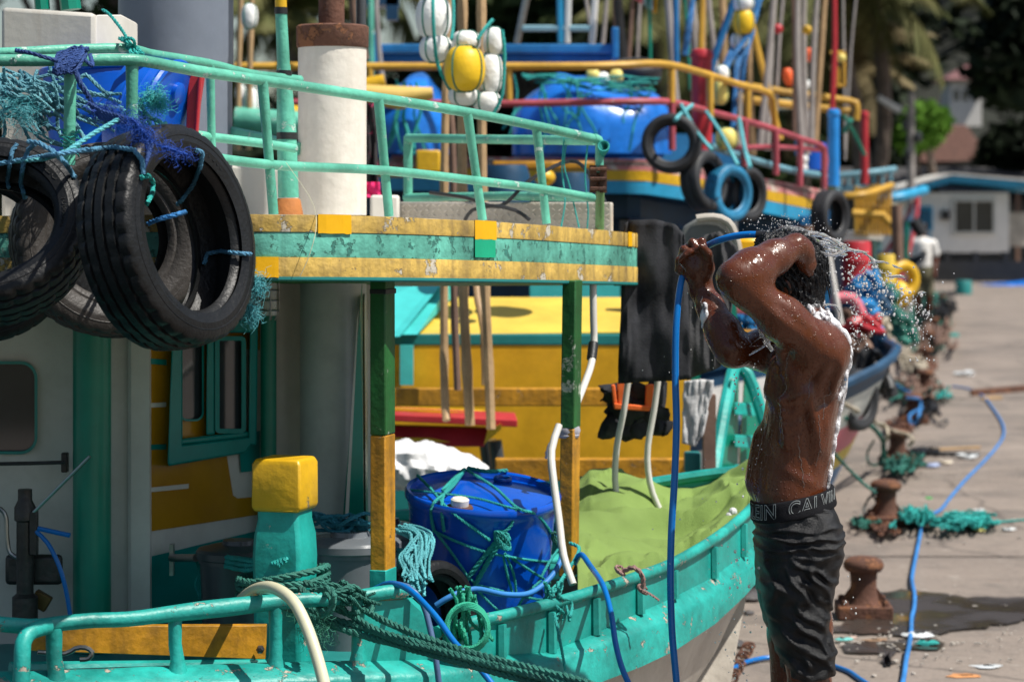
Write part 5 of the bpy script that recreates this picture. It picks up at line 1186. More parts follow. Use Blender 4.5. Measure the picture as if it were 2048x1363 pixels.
# ------------------------------------------------------------------ tyres
def text_mesh(txt, size, ext=.001):
    cu = bpy.data.curves.new('t','FONT'); cu.body = txt; cu.size = size; cu.extrude = ext; cu.resolution_u = 2
    to = bpy.data.objects.new('tmp', cu); C.objects.link(to); dg = bpy.context.evaluated_depsgraph_get(); dg.update(); me = to.evaluated_get(dg).to_mesh()
    vs = [tuple(v.co) for v in me.vertices]; fs = [tuple(p.vertices) for p in me.polygons]; to.evaluated_get(dg).to_mesh_clear(); bpy.data.objects.remove(to); bpy.data.curves.remove(cu)
    return vs, fs
def tyre(label, face_px, Y, D, W, axis, m, texts=(), up=(0,0,1), group='tyres hung as fenders', detail=True, rim=.60, name='tyre', inner=None):
    Rr = D/2; A = frame_m(axis, up); fc = P(face_px[0], face_px[1], Y); c = fc - A @ Vector((0,0,W/2))
    t = thing(name, label, 'tyre', tuple(c), group)
    h = W/2; ri = Rr*rim; n = 128 if detail else 40
    side = [(ri, h*.60), (ri+.006, h*.74), (ri+.014, h*.80), (ri+.020,h*.79), (Rr*.72, h*.93), (Rr*.80, h*1.0), (Rr*.812, h*1.012), (Rr*.825,h*1.0), (Rr*.88, h*.985), (Rr*.93, h*.93), (Rr*.965, h*.86)]
    prof = [(a, b_) for a, b_ in side]
    # tread across with grooves
    g = [.80, .62, .60, .50, .48, .30, .22, .20, .12, .10, -.10, -.12, -.20, -.22, -.30, -.48, -.50, -.60, -.62, -.80]
    if detail:
        tr = [(.80,0),(.60,0),(.58,1),(.50,1),(.48,0),(.24,0),(.22,1),(.14,1),(.12,0),(-.12,0),(-.14,1),(-.22,1),(-.24,0),(-.48,0),(-.50,1),(-.58,1),(-.60,0),(-.80,0)]
    else: tr = [(.8,0),(.4,0),(.38,1),(.3,1),(.28,0),(-.28,0),(-.3,1),(-.38,1),(-.4,0),(-.8,0)]
    for u, gr in tr: prof.append((Rr*(1 - .012*abs(u)**2*3) - (.007 if gr else 0), h*u))
    prof += [(a, -b_) for a, b_ in reversed(side)]
    inn = [(ri+.012, -h*.60),(Rr*.80,-h*.80),(Rr*.93,-h*.5),(Rr*.94,0),(Rr*.93,h*.5),(Rr*.80,h*.80),(ri+.012,h*.60)]
    b = MB(); b.lathe(prof + inn + [prof[0]], (0,0,0), n, None, cap=False)
    if detail:     # sipes: pull single vertices of the shoulder and rib edges inwards
        np_ = len(prof); base = len(side)
        vs = [list(v) for v in b.v]
        for k in range(n):
            a = 2*math.pi*k/n
            for j, u in enumerate(tr):
                i = base + j; q = i*n + k; dep = 0
                if abs(u[0]) >= .6 and k % 4 == 0: dep = .006
                elif abs(u[0]) < .5 and abs(u[0]) > .2 and (k + (1 if u[0] > 0 else 0)) % 4 == 0 and not u[1]: dep = .004
                if dep: vs[q][0] -= math.cos(a)*dep; vs[q][1] -= math.sin(a)*dep
            i = base-1; q = i*n+k
            if k % 4 == 0: vs[q][0] -= math.cos(a)*.004; vs[q][1] -= math.sin(a)*.004
        b.v = [tuple(v) for v in vs]
    # to world
    b.v = [tuple(c + A @ Vector(v)) for v in b.v]
    ob = obj('casing', b, m, t, ang=32)
    if inner is not None: ob.data.materials.append(inner)
    if detail:
        b = MB()
        for rr_ in (Rr*.87, ri+.027): b.torus(rr_, .0016, c + A @ Vector((0,0,h*(.985 if rr_ > Rr*.8 else .80))), A, 72, 5)
        for txt, a0, size, rad in texts:
            vs, fs = text_mesh(txt, size, .0016); out = []
            for x, y, z in vs:
                a = a0 - x/rad; r2 = rad + y; out.append(tuple(c + A @ Vector((r2*math.cos(a), r2*math.sin(a), h*.965 + z + .0005))))
            b.add(out, fs)
        lt = obj('raised_lettering', b, m, t, ang=32); lt['kind'] = 'stuff'
    return t
tyre('large black tyre hung edge outwards from the roof corner, tread facing left', (393,463), 5.58, .525, .158, (.88,-.46,.18), MT['rubber'], [('ZPE DP300', R(-5), .030, .202),('185/65 R14', R(-120), .018, .205),('TUBELESS', R(150), .018, .204)], rim=.68)
tyre('brown grey tyre seen through the hole of the big black tyre', (228,474), 5.98, .484, .13, (.42,-.90,.08), MT['rubberbrown'], [('NYLOGRIP', R(18), .028, .180),('108 MRF', R(60), .017, .182)])
tyre('black tyre hanging lowest behind the brown tyre', (262,500), 6.16, .44, .13, (.70,-.70,.1), MT['rubber'], rim=.5)
tyre('black tyre cut off by the left picture edge with its hole showing a second tyre', (-31,424), 5.55, .47, .15, (.06,-.80,.58), MT['rubber'], rim=.66, texts=[('ONZO', R(-30), .030, .178),('TUBELESS', R(-75), .020, .176)])
tyre('black tyre behind and below the leftmost tyre', (-42,500), 5.92, .478, .15, (.15,-.97,-.12), MT['rubber'], [('A7500', R(60), .032, .172)])

# ------------------------------------------------------------------ ropes on the near boat
from mathutils.bvhtree import BVHTree
def bvh_of(names):
    vs, fs = [], []
    for o in scene.objects:
        if o.type == 'MESH' and o.name.split('.')[0] in names:
            o0 = Vector(o['_o']); k = len(vs); vs += [v.co + o0 for v in o.data.vertices]; fs += [tuple(i+k for i in p.vertices) for p in o.data.polygons]
    return BVHTree.FromPolygons(vs, fs)
TB = bvh_of({'casing'})
def drape(pts, off=.010):
    """lay a rope on the tyres: depth from the tyre surface under each point, else the given depth"""
    out = []
    for i in range(len(pts)-1):
        n = max(2, int(math.hypot(pts[i+1][0]-pts[i][0], pts[i+1][1]-pts[i][1])/9))
        for k in range(n): t = k/n; out.append(tuple(pts[i][j]*(1-t)+pts[i+1][j]*t for j in range(3)))
    out.append(pts[-1]); r = []
    for x, y, Y in out:
        d = (P(x,y,6) - Vector((0,0,HC))).normalized(); h = TB.ray_cast(Vector((0,0,HC)), d)[0]
        r.append([x, y, h.y-off if h is not None and h.y < Y+.12 else None, Y])
    kn = [q[2] for q in r]
    for i, q in enumerate(r):
        if q[2] is None: q[2] = q[3] - .40
    zs = [q[2] for q in r]
    for _ in range(2): zs = [min(zs[i], (zs[max(0,i-1)]+zs[i]+zs[min(len(zs)-1,i+1)])/3) for i in range(len(zs))]
    return [(r[i][0], r[i][1], zs[i]) for i in range(len(r))]
GR = 'ropes lashing the tyres and the roof rail'
def rope_thing(label, pts, r, m, cat='rope', group=None, strands=3, pitch=None, n=6):
    b = MB(); b.rope([P(*q) for q in pts], r, pitch, strands, n); return one('rope', label, cat, b, m, group)
def squiggle(r_, x0, y0, x1, y1, Y, n, amp):
    return [(x0 + (x1-x0)*i/n + r_.uniform(-amp,amp), y0 + (y1-y0)*i/n + r_.uniform(-amp,amp), Y + r_.uniform(-.03,.03)) for i in range(n+1)]
rope_thing('faded blue rope running from the picture edge over the treads of both tyres', drape([(-30,332,5.72),(40,320,5.72),(100,310,5.74),(170,300,5.78),(230,294,5.74),(268,300,5.74),(284,320,5.78),(287,350,5.84)]), .0060, MT['ropesteel'])
rope_thing('faded blue rope crossing diagonally up to the frayed blue bundle', drape([(30,322,5.74),(90,318,5.76),(135,302,5.78),(185,268,5.82),(235,240,5.86),(262,238,5.88)]), .0058, MT['ropeaqua'])
rope_thing('blue rope looped round the right arm of the big tyre', drape([(393,300,5.98),(405,306,5.94),(400,335,5.86),(385,372,5.84),(366,397,5.86),(356,408,5.95)]), .0060, MT['ropesteel'])
rope_thing('bright blue rope piece crossing the hole of the big tyre', drape([(296,447,5.9),(318,438,5.86),(345,431,5.86),(370,424,5.9)]), .0060, MT['ropeblue'])
rope_thing('faded teal rope tied round the right side of the big tyre', drape([(408,528,6.1),(414,508,5.98),(440,502,5.90),(475,506,5.90),(503,508,5.98)]), .0056, MT['ropesteel'])
rope_thing('green rope looped inside the hole of the big tyre', drape([(282,355,5.96),(296,352,5.94),(306,364,5.94),(305,385,5.95),(294,408,5.97)]), .0062, MT['ropeteal'])
rope_thing('grey rope wrapped at the left side of the leftmost tyre', drape([(34,288,5.86),(24,302,5.80),(19,332,5.78),(15,360,5.8),(17,375,5.86)]), .0055, MT['ropesteel'])
rope_thing('faded teal rope wrapped nearest the right side of the leftmost tyre', drape([(70,287,5.86),(56,300,5.80),(46,330,5.77),(41,365,5.8),(50,395,5.86)]), .0060, MT['ropesteel'])
rope_thing('faded blue rope slanting down across the top of the leftmost tyre', drape([(55,283,5.84),(78,286,5.82),(105,302,5.80),(130,325,5.82),(150,355,5.85)]), .0062, MT['ropesteel'])
# knot on the rail
rr = random.Random(21); b = MB()
for k in range(7):
    a0 = rr.uniform(0,6); c = P(140,122,5.86); pts = []
    for i in range(9):
        a = a0 + i*.8; pts.append(c + Vector((.036*math.cos(a)*rr.uniform(.7,1.1), .030*math.sin(a*1.0+.5*k), .034*math.sin(a+.4*k)*rr.uniform(.7,1.1))))
    b.rope(pts, .0058, n=5)
b.rope(PP([(32,101,5.84),(60,106,5.80),(90,115,5.80),(115,122,5.82)]), .006); b.rope(PP([(150,140,5.82),(162,170,5.82),(178,195,5.84),(188,222,5.88)]), .0075); b.rope(PP([(170,120,5.82),(185,132,5.82),(180,110,5.86)]), .006)
one('rope_knot', 'thick navy rope knot tied round the top roof rail', 'rope knot', b, MT['ropenavy'])
# frayed bundles of fibre
def fray(label, c0, c1, Y, n, spread, m, L=.06, group='frayed rope ends', r=.0006):
    b = MB(); a = P(*c0, Y); z = P(*c1, Y); al = (z-a).normalized()
    for k in range(n):
        t = rr.random(); p = a.lerp(z, t) + Vector((rr.gauss(0,spread), rr.gauss(0,spread*.7), rr.gauss(0,spread))); d = (al*rr.uniform(-.5,1) + Vector((rr.gauss(0,.5), rr.gauss(0,.35), rr.gauss(-.25,.5)))).normalized()
        e = d.orthogonal().normalized(); w_ = rr.uniform(.3,1)*L
        b.tube([p, p + d*w_*.35 + e*w_*.18, p + d*w_*.7 - e*w_*.10, p + d*w_*.9 + e*w_*.2], [r, r, r*.9, r*.4], 3, cap=False)
    b.tube([a, z], .004, 5)
    o = one('frayed_rope', label, 'frayed rope', b, m, None, kind=None); o['kind'] = 'stuff'; return o
fray('frayed royal blue rope fibres bunched above the big tyre', (188,215), (232,228), 5.50, 230, .010, mat('blue_fibre', (.006,.05,.30), .6, .4, bump=0, spec=.2), .05)
fray('frayed blue rope end trailing over the shoulder of the big tyre', (262,236), (304,285), 5.42, 230, .007, mat('blue_fibre', (.01,.10,.50)), .055)
for k_ in range(5):
    rope_thing(['navy','dark blue','frayed navy','short navy','slack navy'][k_]+' strand in the rope bunch above the big tyre, '+['highest','second','middle','fourth','lowest'][k_], drape([(176+k_*4,205+k_*5,5.9),(205,222+k_*4,5.88),(240,232+k_*3,5.86),(268+k_*3,240+k_*2,5.86),(292+k_*3,270+k_*5,5.84),(300-k_*3,310+k_*7,5.84)]), .0042, MT['ropenavy'], group='navy strands above the big tyre')
fray('thin blue fibres fanning out across the big tyre', (315,290), (375,310), 5.42, 110, .006, mat('blue_fibre', (.01,.10,.50)), .045)
fray('teal tuft of frayed rope at the right rim of the big tyre, upper', (502,552), (512,575), 5.78, 260, .009, mat('teal_fibre', (.05,.30,.34), .6, .2, bump=0), .05)
fray('teal tuft of frayed rope at the right rim of the big tyre, lowest', (492,605), (503,630), 5.8, 240, .008, mat('teal_fibre', (.05,.30,.34)), .045)
fray('bright turquoise frayed tuft beside the inner roof stanchion', (300,190), (318,205), 6.1, 420, .012, mat('aqua_fibre', (.02,.36,.36), .6, .2, bump=0), .05)
fray('pale teal fibre clump on the net at the left edge', (10,215), (55,225), 6.0, 300, .02, mat('teal_fibre', (.05,.30,.34)), .06)
# net of teal ropes heaped over blue drums
b = MB()
for k in range(44):
    x0 = rr.uniform(-40,130); y0 = rr.uniform(128,200); x1 = x0 + rr.uniform(20,140); y1 = y0 + rr.uniform(30,120); Y = rr.uniform(6.0,6.2)
    b.rope(spline([P(*q) for q in squiggle(rr, x0,y0,x1,min(300,y1),Y,4,16)], .02), rr.uniform(.0038,.006), n=5)
for k in range(6): b.rope([P(*q) for q in squiggle(rr, -30,140+k*9,240,210+k*7,6.05,7,9)], .0055, n=5)
o = one('rope_net', 'heap of blue and teal netting ropes over the blue drums at the left', 'rope net', b, mat('blue_teal_rope', (.03,.23,.34), .65, .5, bump=.5, bscale=300, col2=(.16,.42,.48), scale=14)); o['kind'] = 'stuff'
b = MB()
for k in range(12): b.rope([P(*q) for q in squiggle(rr, 250+rr.uniform(-10,20),190+k*4,330+rr.uniform(-20,5),250+k*5,6.12,5,10)], .0048, n=5)
o = one('rope_net', 'tangle of pale teal rope between the two front roof stanchions', 'rope net', b, MT['ropeaqua']); o['kind'] = 'stuff'
b = MB(); b.rope(spline(PP([(205,20,6.5),(218,28,6.48),(240,55,6.45),(262,88,6.4),(276,100,6.38)]), .02), .005, n=5)
for k in range(7): b.rope([P(*q) for q in squiggle(rr, 245,75,282,112,6.38,3,9)], .005, n=5)
one('rope', 'dark teal rope knotted on the back roof rail by the white box', 'rope', b, MT['ropeteal'])
b = MB()
for k in range(9): b.rope([P(*q) for q in squiggle(rr, 122,258+k*5,160,262+k*6,5.86,4,5)], .0022, n=4)
one('twine', 'thin green twine wound round the left roof stanchion', 'twine', b, MT['ropeteal'])
# blue drums on the roof
def drum(label, c, axis, r, L, m, group='blue plastic drums on the roof'):
    A = frame_m(axis); t = thing('plastic_drum', label, 'drum', tuple(c), group)
    b = MB(); b.lathe([(r*.96,0),(r,.02),(r,L*.30),(r*1.03,L*.33),(r*1.03,L*.36),(r,L*.39),(r,L*.62),(r*1.03,L*.65),(r*1.03,L*.68),(r,L*.71),(r,L-.03),(r*.99,L-.012),(r*.96,L)], c, 36, A, cap=True); obj('drum_body', b, m, t, ang=40)
    b = MB(); b.torus(r*.985, .012, Vector(c) + A@Vector((0,0,L-.005)), A, 36, 8); obj('drum_rim', b, m, t)
    b = MB(); b.lathe([(.03,0),(.03,.012),(.022,.016)], Vector(c) + A@Vector((r*.5,0,L)), 14, A); obj('bung', b, MT['blueplastic'], t)
    return t
drum('blue drum partly outside the picture at the far left on the roof', P(-70,420,6.5), (0,0,1), .15, .52, MT['blueplastic'])
drum('blue drum standing behind the netting between the two left stanchions', P(205,420,6.75), (-.1,0,1), .13, .40, MT['blueplastic'])
drum('blue drum lying with its hollow round end facing right beside the grey tank', P(262,228,6.60), (.78,-.25,-.18), .165, .12, MT['blueplastic'])
b = MB(); b.slab(PP([(370,300,6.62),(386,300,6.62),(408,150,6.62),(376,150,6.62)]), (.0,.03,0)); b.slab(PP([(386,300,6.60),(392,300,6.6),(404,150,6.6),(396,150,6.6)]), (0,.03,0)); one('red_board', 'narrow red board standing between the blue drum and the grey tank', 'board', b, MT['redpaint'], bevel=.004, smooth=False)
# thin fishing line over the band
b = MB(); b.tube(spline(PP([(572,325,6.36),(590,350,6.3),(620,395,6.2),(632,430,6.18),(630,470,6.13),(615,520,6.12),(600,552,6.12)]), .02), .0009, 4); one('fishing_line', 'loose pale fishing line hanging over the painted roof edge', 'fishing line', b, MT['hosecream'])
# rope coil and strings at the end of the roof rail
b = MB()
for k in range(9): b.torus(.017, .0028, P(1207,292+k*1.5,7.47+k*.004), Matrix.Rotation(R(70+k*6),3,'X')@Matrix.Rotation(R(k*11),3,'Y'), 18, 5)
one('rope_coil', 'small teal rope coil on the forward end of the roof rail', 'rope coil', b, MT['ropeteal'])
for lab,pts in (('thin teal string hanging leftmost from the front roof rail',[(1128,275,7.7),(1124,340,7.68),(1130,400,7.66),(1122,455,7.64)]),('thin teal string with a fork hanging from the front roof rail',[(1134,275,7.72),(1128,330,7.7),(1140,375,7.7),(1158,455,7.68)]),('thin teal string hanging nearest the rusty clamp',[(1176,280,7.6),(1170,350,7.6),(1176,420,7.6),(1174,460,7.6)])):
    b = MB(); b.tube(spline(PP(pts), .02), .0028, 5); one('string', lab, 'string', b, MT['ropeteal'])
for lab,pts in (('black cable looping over the tread plate',[(930,440,7.9),(945,420,7.85),(985,412,7.8),(1030,420,7.8),(1060,440,7.8)]),('black cable crossing behind the railing up to a peak',[(860,385,8.0),(930,395,7.9),(1000,412,7.85),(1060,360,7.9),(1140,322,8.0),(1180,350,7.9),(1215,420,7.8),(1205,470,7.8)])):
    b = MB(); b.tube(spline(PP(pts), .03), .0065, 6); one('cable', lab, 'cable', b, MT['black'])
# ------------------------------------------------------------------ mooring ropes
b = MB(); 
for k in range(4):
    z = k*.028; c = P(566,1176-k*9,6.42); pts = []
    for i in range(26):
        a = 2*math.pi*i/25; pts.append(c + Vector((.118*math.cos(a), .112*math.sin(a), .008*math.sin(a+k)+ (.02 if k%2 else -.01)*math.cos(a))))
    b.rope(pts, .0105, pitch=.062)
MT['moor'] = MT['ropegreen']
wr = one('rope_turns', 'turns of thick dark green rope wound round the yellow capped bitt', 'mooring rope', b, MT['moor'])
ml = [ [(610,1165,6.28),(680,1190,6.18),(740,1225,6.10),(800,1255,6.0),(900,1292,5.86),(1000,1320,5.74),(1100,1345,5.62),(1200,1372,5.5),(1400,1440,5.3)],
       [(600,1175,6.27),(640,1205,6.2),(700,1228,6.12),(760,1262,6.02),(860,1290,5.9),(960,1318,5.78),(1080,1350,5.64),(1180,1378,5.52),(1400,1460,5.3)],
       [(600,1200,6.25),(650,1232,6.16),(720,1252,6.08),(800,1280,5.97),(900,1306,5.84),(1000,1332,5.73),(1100,1358,5.61),(1250,1400,5.45)],
       [(560,1210,6.35),(640,1240,6.15),(720,1268,6.07),(800,1290,5.98),(900,1318,5.85),(1000,1345,5.74),(1100,1372,5.62),(1250,1415,5.45)]]
labs = ['uppermost of the four green mooring ropes leading down to the right','second from top of the green mooring ropes leading down to the right','third from top of the green mooring ropes leading down to the right','lowest of the four green mooring ropes leading down to the right']
for l, lb in zip(ml, labs): rope_thing(lb, l, .0105 if l is not ml[1] else .0095, MT['moor'], 'mooring rope', 'green mooring ropes from the bitt', pitch=.062)
b = MB()
for k in range(3): b.rope(spline(PP([(560+k*6,1128-k*5,6.32),(500,1120+k*9,6.5),(440,1112+k*8,6.8),(385,1105+k*6,7.0)]), .03), .0085, n=5)
for k in range(6): b.rope([P(*q) for q in squiggle(rr, 395+k*4,1120,400+k*9,1205,6.95,5,8)], .003, n=4)
one('rope', 'dark teal rope bundle stretched from the bitt to the steel pin on the cabin wall', 'rope', b, MT['ropeteal'])
b = MB(); b.tube(PP([(343,1115,7.0),(392,1115,6.85)]), .011, 10); b.box(P(344,1118,7.02),(.012,.03,.09)); one('steel_pin', 'short steel pin sticking out of the teal cabin panel', 'pin', b, MT['steel'])
rope_thing('green rope turns round the aft rail beside the bitt', [(634,1180,6.0),(655,1175,5.98),(668,1190,5.97),(664,1215,5.98),(648,1228,6.02),(640,1212,6.1),(650,1186,6.08),(664,1200,5.99),(660,1222,5.98)], .009, MT['moor'], 'rope')
b = MB()
for k in range(16): b.rope([P(*q) for q in squiggle(rr, 640+rr.uniform(-20,40),1175+rr.uniform(-12,20),720+rr.uniform(-40,40),1200+rr.uniform(-20,24),6.1,4,12)], rr.uniform(.004,.008), n=5)
o = one('rope_tangle', 'tangled green rope ends lying on the aft rail behind the bitt', 'rope tangle', b, MT['ropegreen']); o['kind'] = 'stuff'
fray('frayed green fibres hanging below the bitt ropes', (625,1240), (640,1262), 6.1, 300, .02, mat('green_fibre', (.03,.20,.13), .7, .2, bump=0), .05)
# cream hose over the rail
b = MB(); b.tube(spline(PP([(470,1215,6.25),(492,1190,6.1),(520,1175,6.0),(550,1176,5.93),(585,1200,5.86),(610,1245,5.82),(630,1300,5.78),(650,1375,5.74),(665,1460,5.7)]), .02), .0150, 14); one('cream_hose', 'thick cream coloured hose bent over the aft rail', 'hose', b, MT['hosecream'])
# ------------------------------------------------------------------ foredeck: blue drum in a rope harness
Dp = P(965,1224,7.2); ax = Vector((.05,-.155,.98)).normalized(); A = frame_m(ax)
fd = thing('plastic_drum', 'big blue plastic drum on the foredeck lashed in green rope', 'drum', (Dp.x, Dp.y, .5))
r0 = .228; top = P(966,985,7.2); base = top - ax*.46
b = MB(); b.lathe([(r0*.80,0),(r0*.84,.015),(r0*.90,.12),(r0*.93,.26),(r0*.955,.40),(r0*.985,.435),(r0*1.02,.445),(r0*1.025,.462),(r0*1.0,.470),(r0*.95,.466),(r0*.93,.452),(r0*.5,.458),(0,.46)], base, 56, A, cap=False); obj('drum_body', b, mat('royal_blue_plastic', (.0,.085,.56), .24, .1, bump=.06, coat=.3, grime=.08, grime_col=(.01,.06,.3)), fd, ang=40)
b = MB(); q = base + A@Vector((-r0*.02,-r0*0,.458)); e = A.inverted()@(P(920,1000,7.02)-base); q = base + A@Vector((e.x, e.y, .460)); b.lathe([(.040,0),(.038,.006),(.030,.008)], q, 20, A); obj('rusty_bung_seat', b, MT['rust'], fd)
b = MB(); b.lathe([(.026,0),(.027,.018),(.022,.022),(.012,.020)], q + ax*.008, 18, A); obj('white_bung', b, MT['white'], fd)
b = MB(); e = A.inverted()@(P(1006,952,7.36)-base); q2 = base + A@Vector((e.x, e.y, .462)); b.torus(.024,.006,q2,A,18,6); obj('second_bung', b, MT['blueplastic'], fd)
def onsurf(x, y, off=.009):
    """point on the drum seen at a photo pixel"""
    o = Vector((0,0,HC)); d = (P(x,y,7.2) - o).normalized(); oi = A.inverted()@(o-base); di = A.inverted()@d
    # lid plane
    best = None
    if abs(di.z) > 1e-6:
        t = (.468+off-oi.z)/di.z; p = oi + di*t
        if p.x**2+p.y**2 < (r0*.99)**2: best = p
    if best is None:
        rc = r0*.95+off; a_ = di.x**2+di.y**2; b_ = 2*(oi.x*di.x+oi.y*di.y); c_ = oi.x**2+oi.y**2-rc**2; D_ = b_*b_-4*a_*c_
        t = (-b_-math.sqrt(max(0,D_)))/(2*a_); best = oi + di*t
    return base + A@best
nl_ = [([(885,980),(905,960),(928,938)],.0062),([(930,938),(903,975),(868,1005),(862,1030),(868,1060)],.0058),([(926,940),(890,985),(884,1020),(888,1062)],.0058),([(935,940),(990,975),(1035,1015),(1075,1030),(1110,1075),(1122,1085)],.0052),
 ([(835,950),(860,975),(900,1020),(960,1065),(980,1080)],.0052),([(812,978),(870,985),(950,995),(1010,1012),(1035,1018)],.0045),([(1033,1015),(1022,1050),(1006,1065)],.0055),([(990,1085),(940,1150),(925,1185),(935,1210)],.008),([(998,1085),(955,1160),(940,1200)],.008),
 ([(865,1060),(920,1085),(980,1105),(1050,1118),(1120,1125)],.0045),([(870,1062),(900,1100),(935,1150),(950,1165)],.0045),([(1006,1110),(1015,1150),(1025,1185)],.0045),([(1010,1105),(1028,1150),(1032,1185)],.0045),([(1015,1110),(1060,1140),(1085,1155),(1100,1165)],.0045),([(1118,1095),(1095,1130),(1082,1155)],.0045),
 ([(950,1168),(1000,1180),(1060,1195),(1090,1200)],.0042),([(955,1180),(985,1210),(1000,1222)],.0042),([(1082,1160),(1050,1190),(1035,1215)],.0045),([(935,935),(975,942),(1015,940)],.0070)]
names = iter(['across the left rim','down from the knot at the left','double strand down the left side','over the lid to the right rim','from the left lid edge to the middle knot','straight across the lid','from the lid to the middle knot','thick strand running down from the middle knot','second thick strand beside the bung side','level across the upper belly','down the left belly','from the middle knot straight down','second strand from the middle knot down','middle knot towards the lower right','down the right belly','level across the lower belly','short at the lower left','crossing at the lower right','light teal over the back of the lid'])
for pts, r in nl_:
    b = MB(); w_ = spline([onsurf(x,y) for x,y in pts], .02); b.rope(w_, r, n=5); one('rope', 'green harness rope on the blue drum, '+next(names), 'rope', b, MT['ropeteal'], 'harness ropes round the blue drum')
b = MB()
for k in range(8): c_ = onsurf(1005,1080,.02); b.rope([c_ + Vector((.022*math.cos(a*1.1+k), .012*math.sin(a+k), .026*math.sin(a*1.0+k*.7))) for a in range(6)], .005, n=5)
one('rope_knot', 'green rope knot on the front of the big blue drum', 'rope knot', b, MT['ropeteal'])
b = MB()
for k in range(10): c_ = P(1115,1078,7.0); b.rope([c_ + Vector((.016*math.cos(a*1.1+k), .012*math.sin(a+k), .02*math.sin(a*1.0+k*.7))) for a in range(5)], .004, n=4)
one('rope_knot', 'dark green rope knot at the right rim of the big blue drum', 'rope knot', b, MT['ropegreen'])
b = MB()
for k in range(12): b.rope([P(*q) for q in squiggle(rr, 905+k*4,1180,900+k*7,1290,6.28,4,12)], .0055, n=5)
for k in range(4): b.torus(.05+.004*k,.0055,P(935,1255,6.25),Matrix.Rotation(R(80),3,'X')@Matrix.Rotation(R(k*9),3,'Y'),24,5)
one('rope_bundle', 'bunch of bright green rope tied to the fore rail below the blue drum', 'rope bundle', b, mat('bright_green_rope', (.01,.33,.20), .65, .3, bump=.5, bscale=300))
b = MB()
for k in range(9): b.rope([P(*q) for q in squiggle(rr, 1085+k*5,1170,1100+k*5,1235,6.6,4,9)], .005, n=5)
b.rope(PP([(1108,1225,6.55),(1118,1270,6.5),(1131,1340,6.5)]), .0045, n=5)
one('rope_bundle', 'teal rope lashing with a hanging tail on the fore rail beside the roof post', 'rope bundle', b, MT['ropeteal'])
rope_thing('teal rope rising from the fore rail to the right roof post', [(1085,1215,6.8),(1110,1180,6.8),(1135,1140,6.9),(1150,1118,7.0),(1158,1095,7.15),(1140,1085,7.2)], .006, MT['ropeteal'])
# slack blue hoses over the fore rail
for lab, pts, m_ in (('bright blue hose curving in front of the blue drum', [(872,1210,6.55),(905,1190,6.55),(950,1177,6.6),(1010,1188,6.7),(1060,1185,6.8),(1100,1155,6.88),(1122,1118,6.95),(1122,1085,7.0),(1105,1070,7.1)], MT['hosepale']),
   ('blue hose arching over the aft rail end and down the hull side', [(745,1180,6.25),(780,1166,6.2),(820,1180,6.12),(870,1230,6.02),(910,1285,5.95),(950,1325,5.9),(985,1368,5.86),(1040,1440,5.8)], MT['hoseblue']),
   ('grey blue hose hanging just behind the aft rail end', [(780,1168,6.22),(815,1172,6.2),(845,1205,6.18),(862,1265,6.16),(872,1320,6.14),(882,1400,6.14)], mat('grey_blue_hose', (.07,.13,.25), .4, .1)),
   ('blue hose dropping from the right roof post over the fore rail', [(1150,1125,7.0),(1162,1108,6.95),(1180,1130,6.85),(1206,1170,6.68),(1222,1225,6.55),(1232,1290,6.45),(1248,1345,6.38),(1280,1410,6.3)], MT['hoseblue'])):
    b = MB(); b.tube(spline(PP(pts), .02), .0080, 12); one('blue_hose', lab, 'hose', b, m_)
# lid drums behind
def lid_drum(label, px0, px1, ytop, Y, m):
    r = (px1-px0)/2*Y/F; c = P((px0+px1)/2, ytop, Y); t = thing('lidded_drum', label, 'drum', (c.x, c.y, .5), 'lidded plastic drums behind the bitt')
    z0 = .5; h = c.z - z0
    b = MB(); b.lathe([(r*.86,0),(r*.9,h*.5),(r*.94,h*.82),(r*.97,h*.82),(r*.97,h*.88)], (c.x,c.y,z0), 36); obj('drum_body', b, m, t, ang=35)
    b = MB(); b.lathe([(r*1.0,h*.86),(r*1.03,h*.87),(r*1.03,h*.93),(r*.98,h*.955),(r*.6,h*.99),(r*.4,h*.99),(r*.38,h*1.03),(0,h*1.03)], (c.x,c.y,z0), 40, cap=False); obj('drum_lid', b, m, t, ang=35); return t
lid_drum('grey lidded drum with a shiny domed lid right of the bitt', 600, 800, 1068, 6.95, mat('mid_grey_plastic', (.15,.165,.18), .22, .08, bump=.05))
lid_drum('grey drum half hidden behind the left roof post', 700, 842, 1042, 7.2, mat('mid_grey_plastic2', (.12,.135,.15), .3, .08, bump=.05))
lid_drum('nearly black lidded drum left of the bitt under the roof', 395, 560, 1085, 6.85, MT['darkgrey'])
b = MB()
for k in range(14): b.rope([P(*q) for q in squiggle(rr, 615+rr.uniform(0,40),1040+rr.uniform(-10,10),735+rr.uniform(-20,20),1045+rr.uniform(-12,26),6.95,5,12)], .006, n=5)
o = one('rope_tangle', 'blue teal rope tangle heaped on the grey drum lid', 'rope tangle', b, mat('peacock_rope', (.01,.17,.24), .65, .3, bump=.5, bscale=300)); o['kind'] = 'stuff'
b = MB()
for k in range(26):
    x0 = 800+rr.uniform(-12,20); b.rope(spline([P(*q) for q in ((x0,1045+rr.uniform(0,20),6.9),(x0+40+rr.uniform(-12,14),1075+rr.uniform(-10,10),6.85),(x0+20+rr.uniform(-20,26),1120+rr.uniform(-14,14),6.8),(x0+rr.uniform(10,50),1170+rr.uniform(-20,30),6.75))], .03), rr.uniform(.0035,.006), n=5)
for k in range(7): b.rope(PP([(795,1098+k*6,6.9),(830,1100+k*6,6.85),(858,1106+k*5,6.82)]), .0055, n=5)
o = one('rope_tangle', 'curtain of pale teal ropes between the left roof post and the blue drum', 'rope tangle', b, MT['ropeaqua']); o['kind'] = 'stuff'
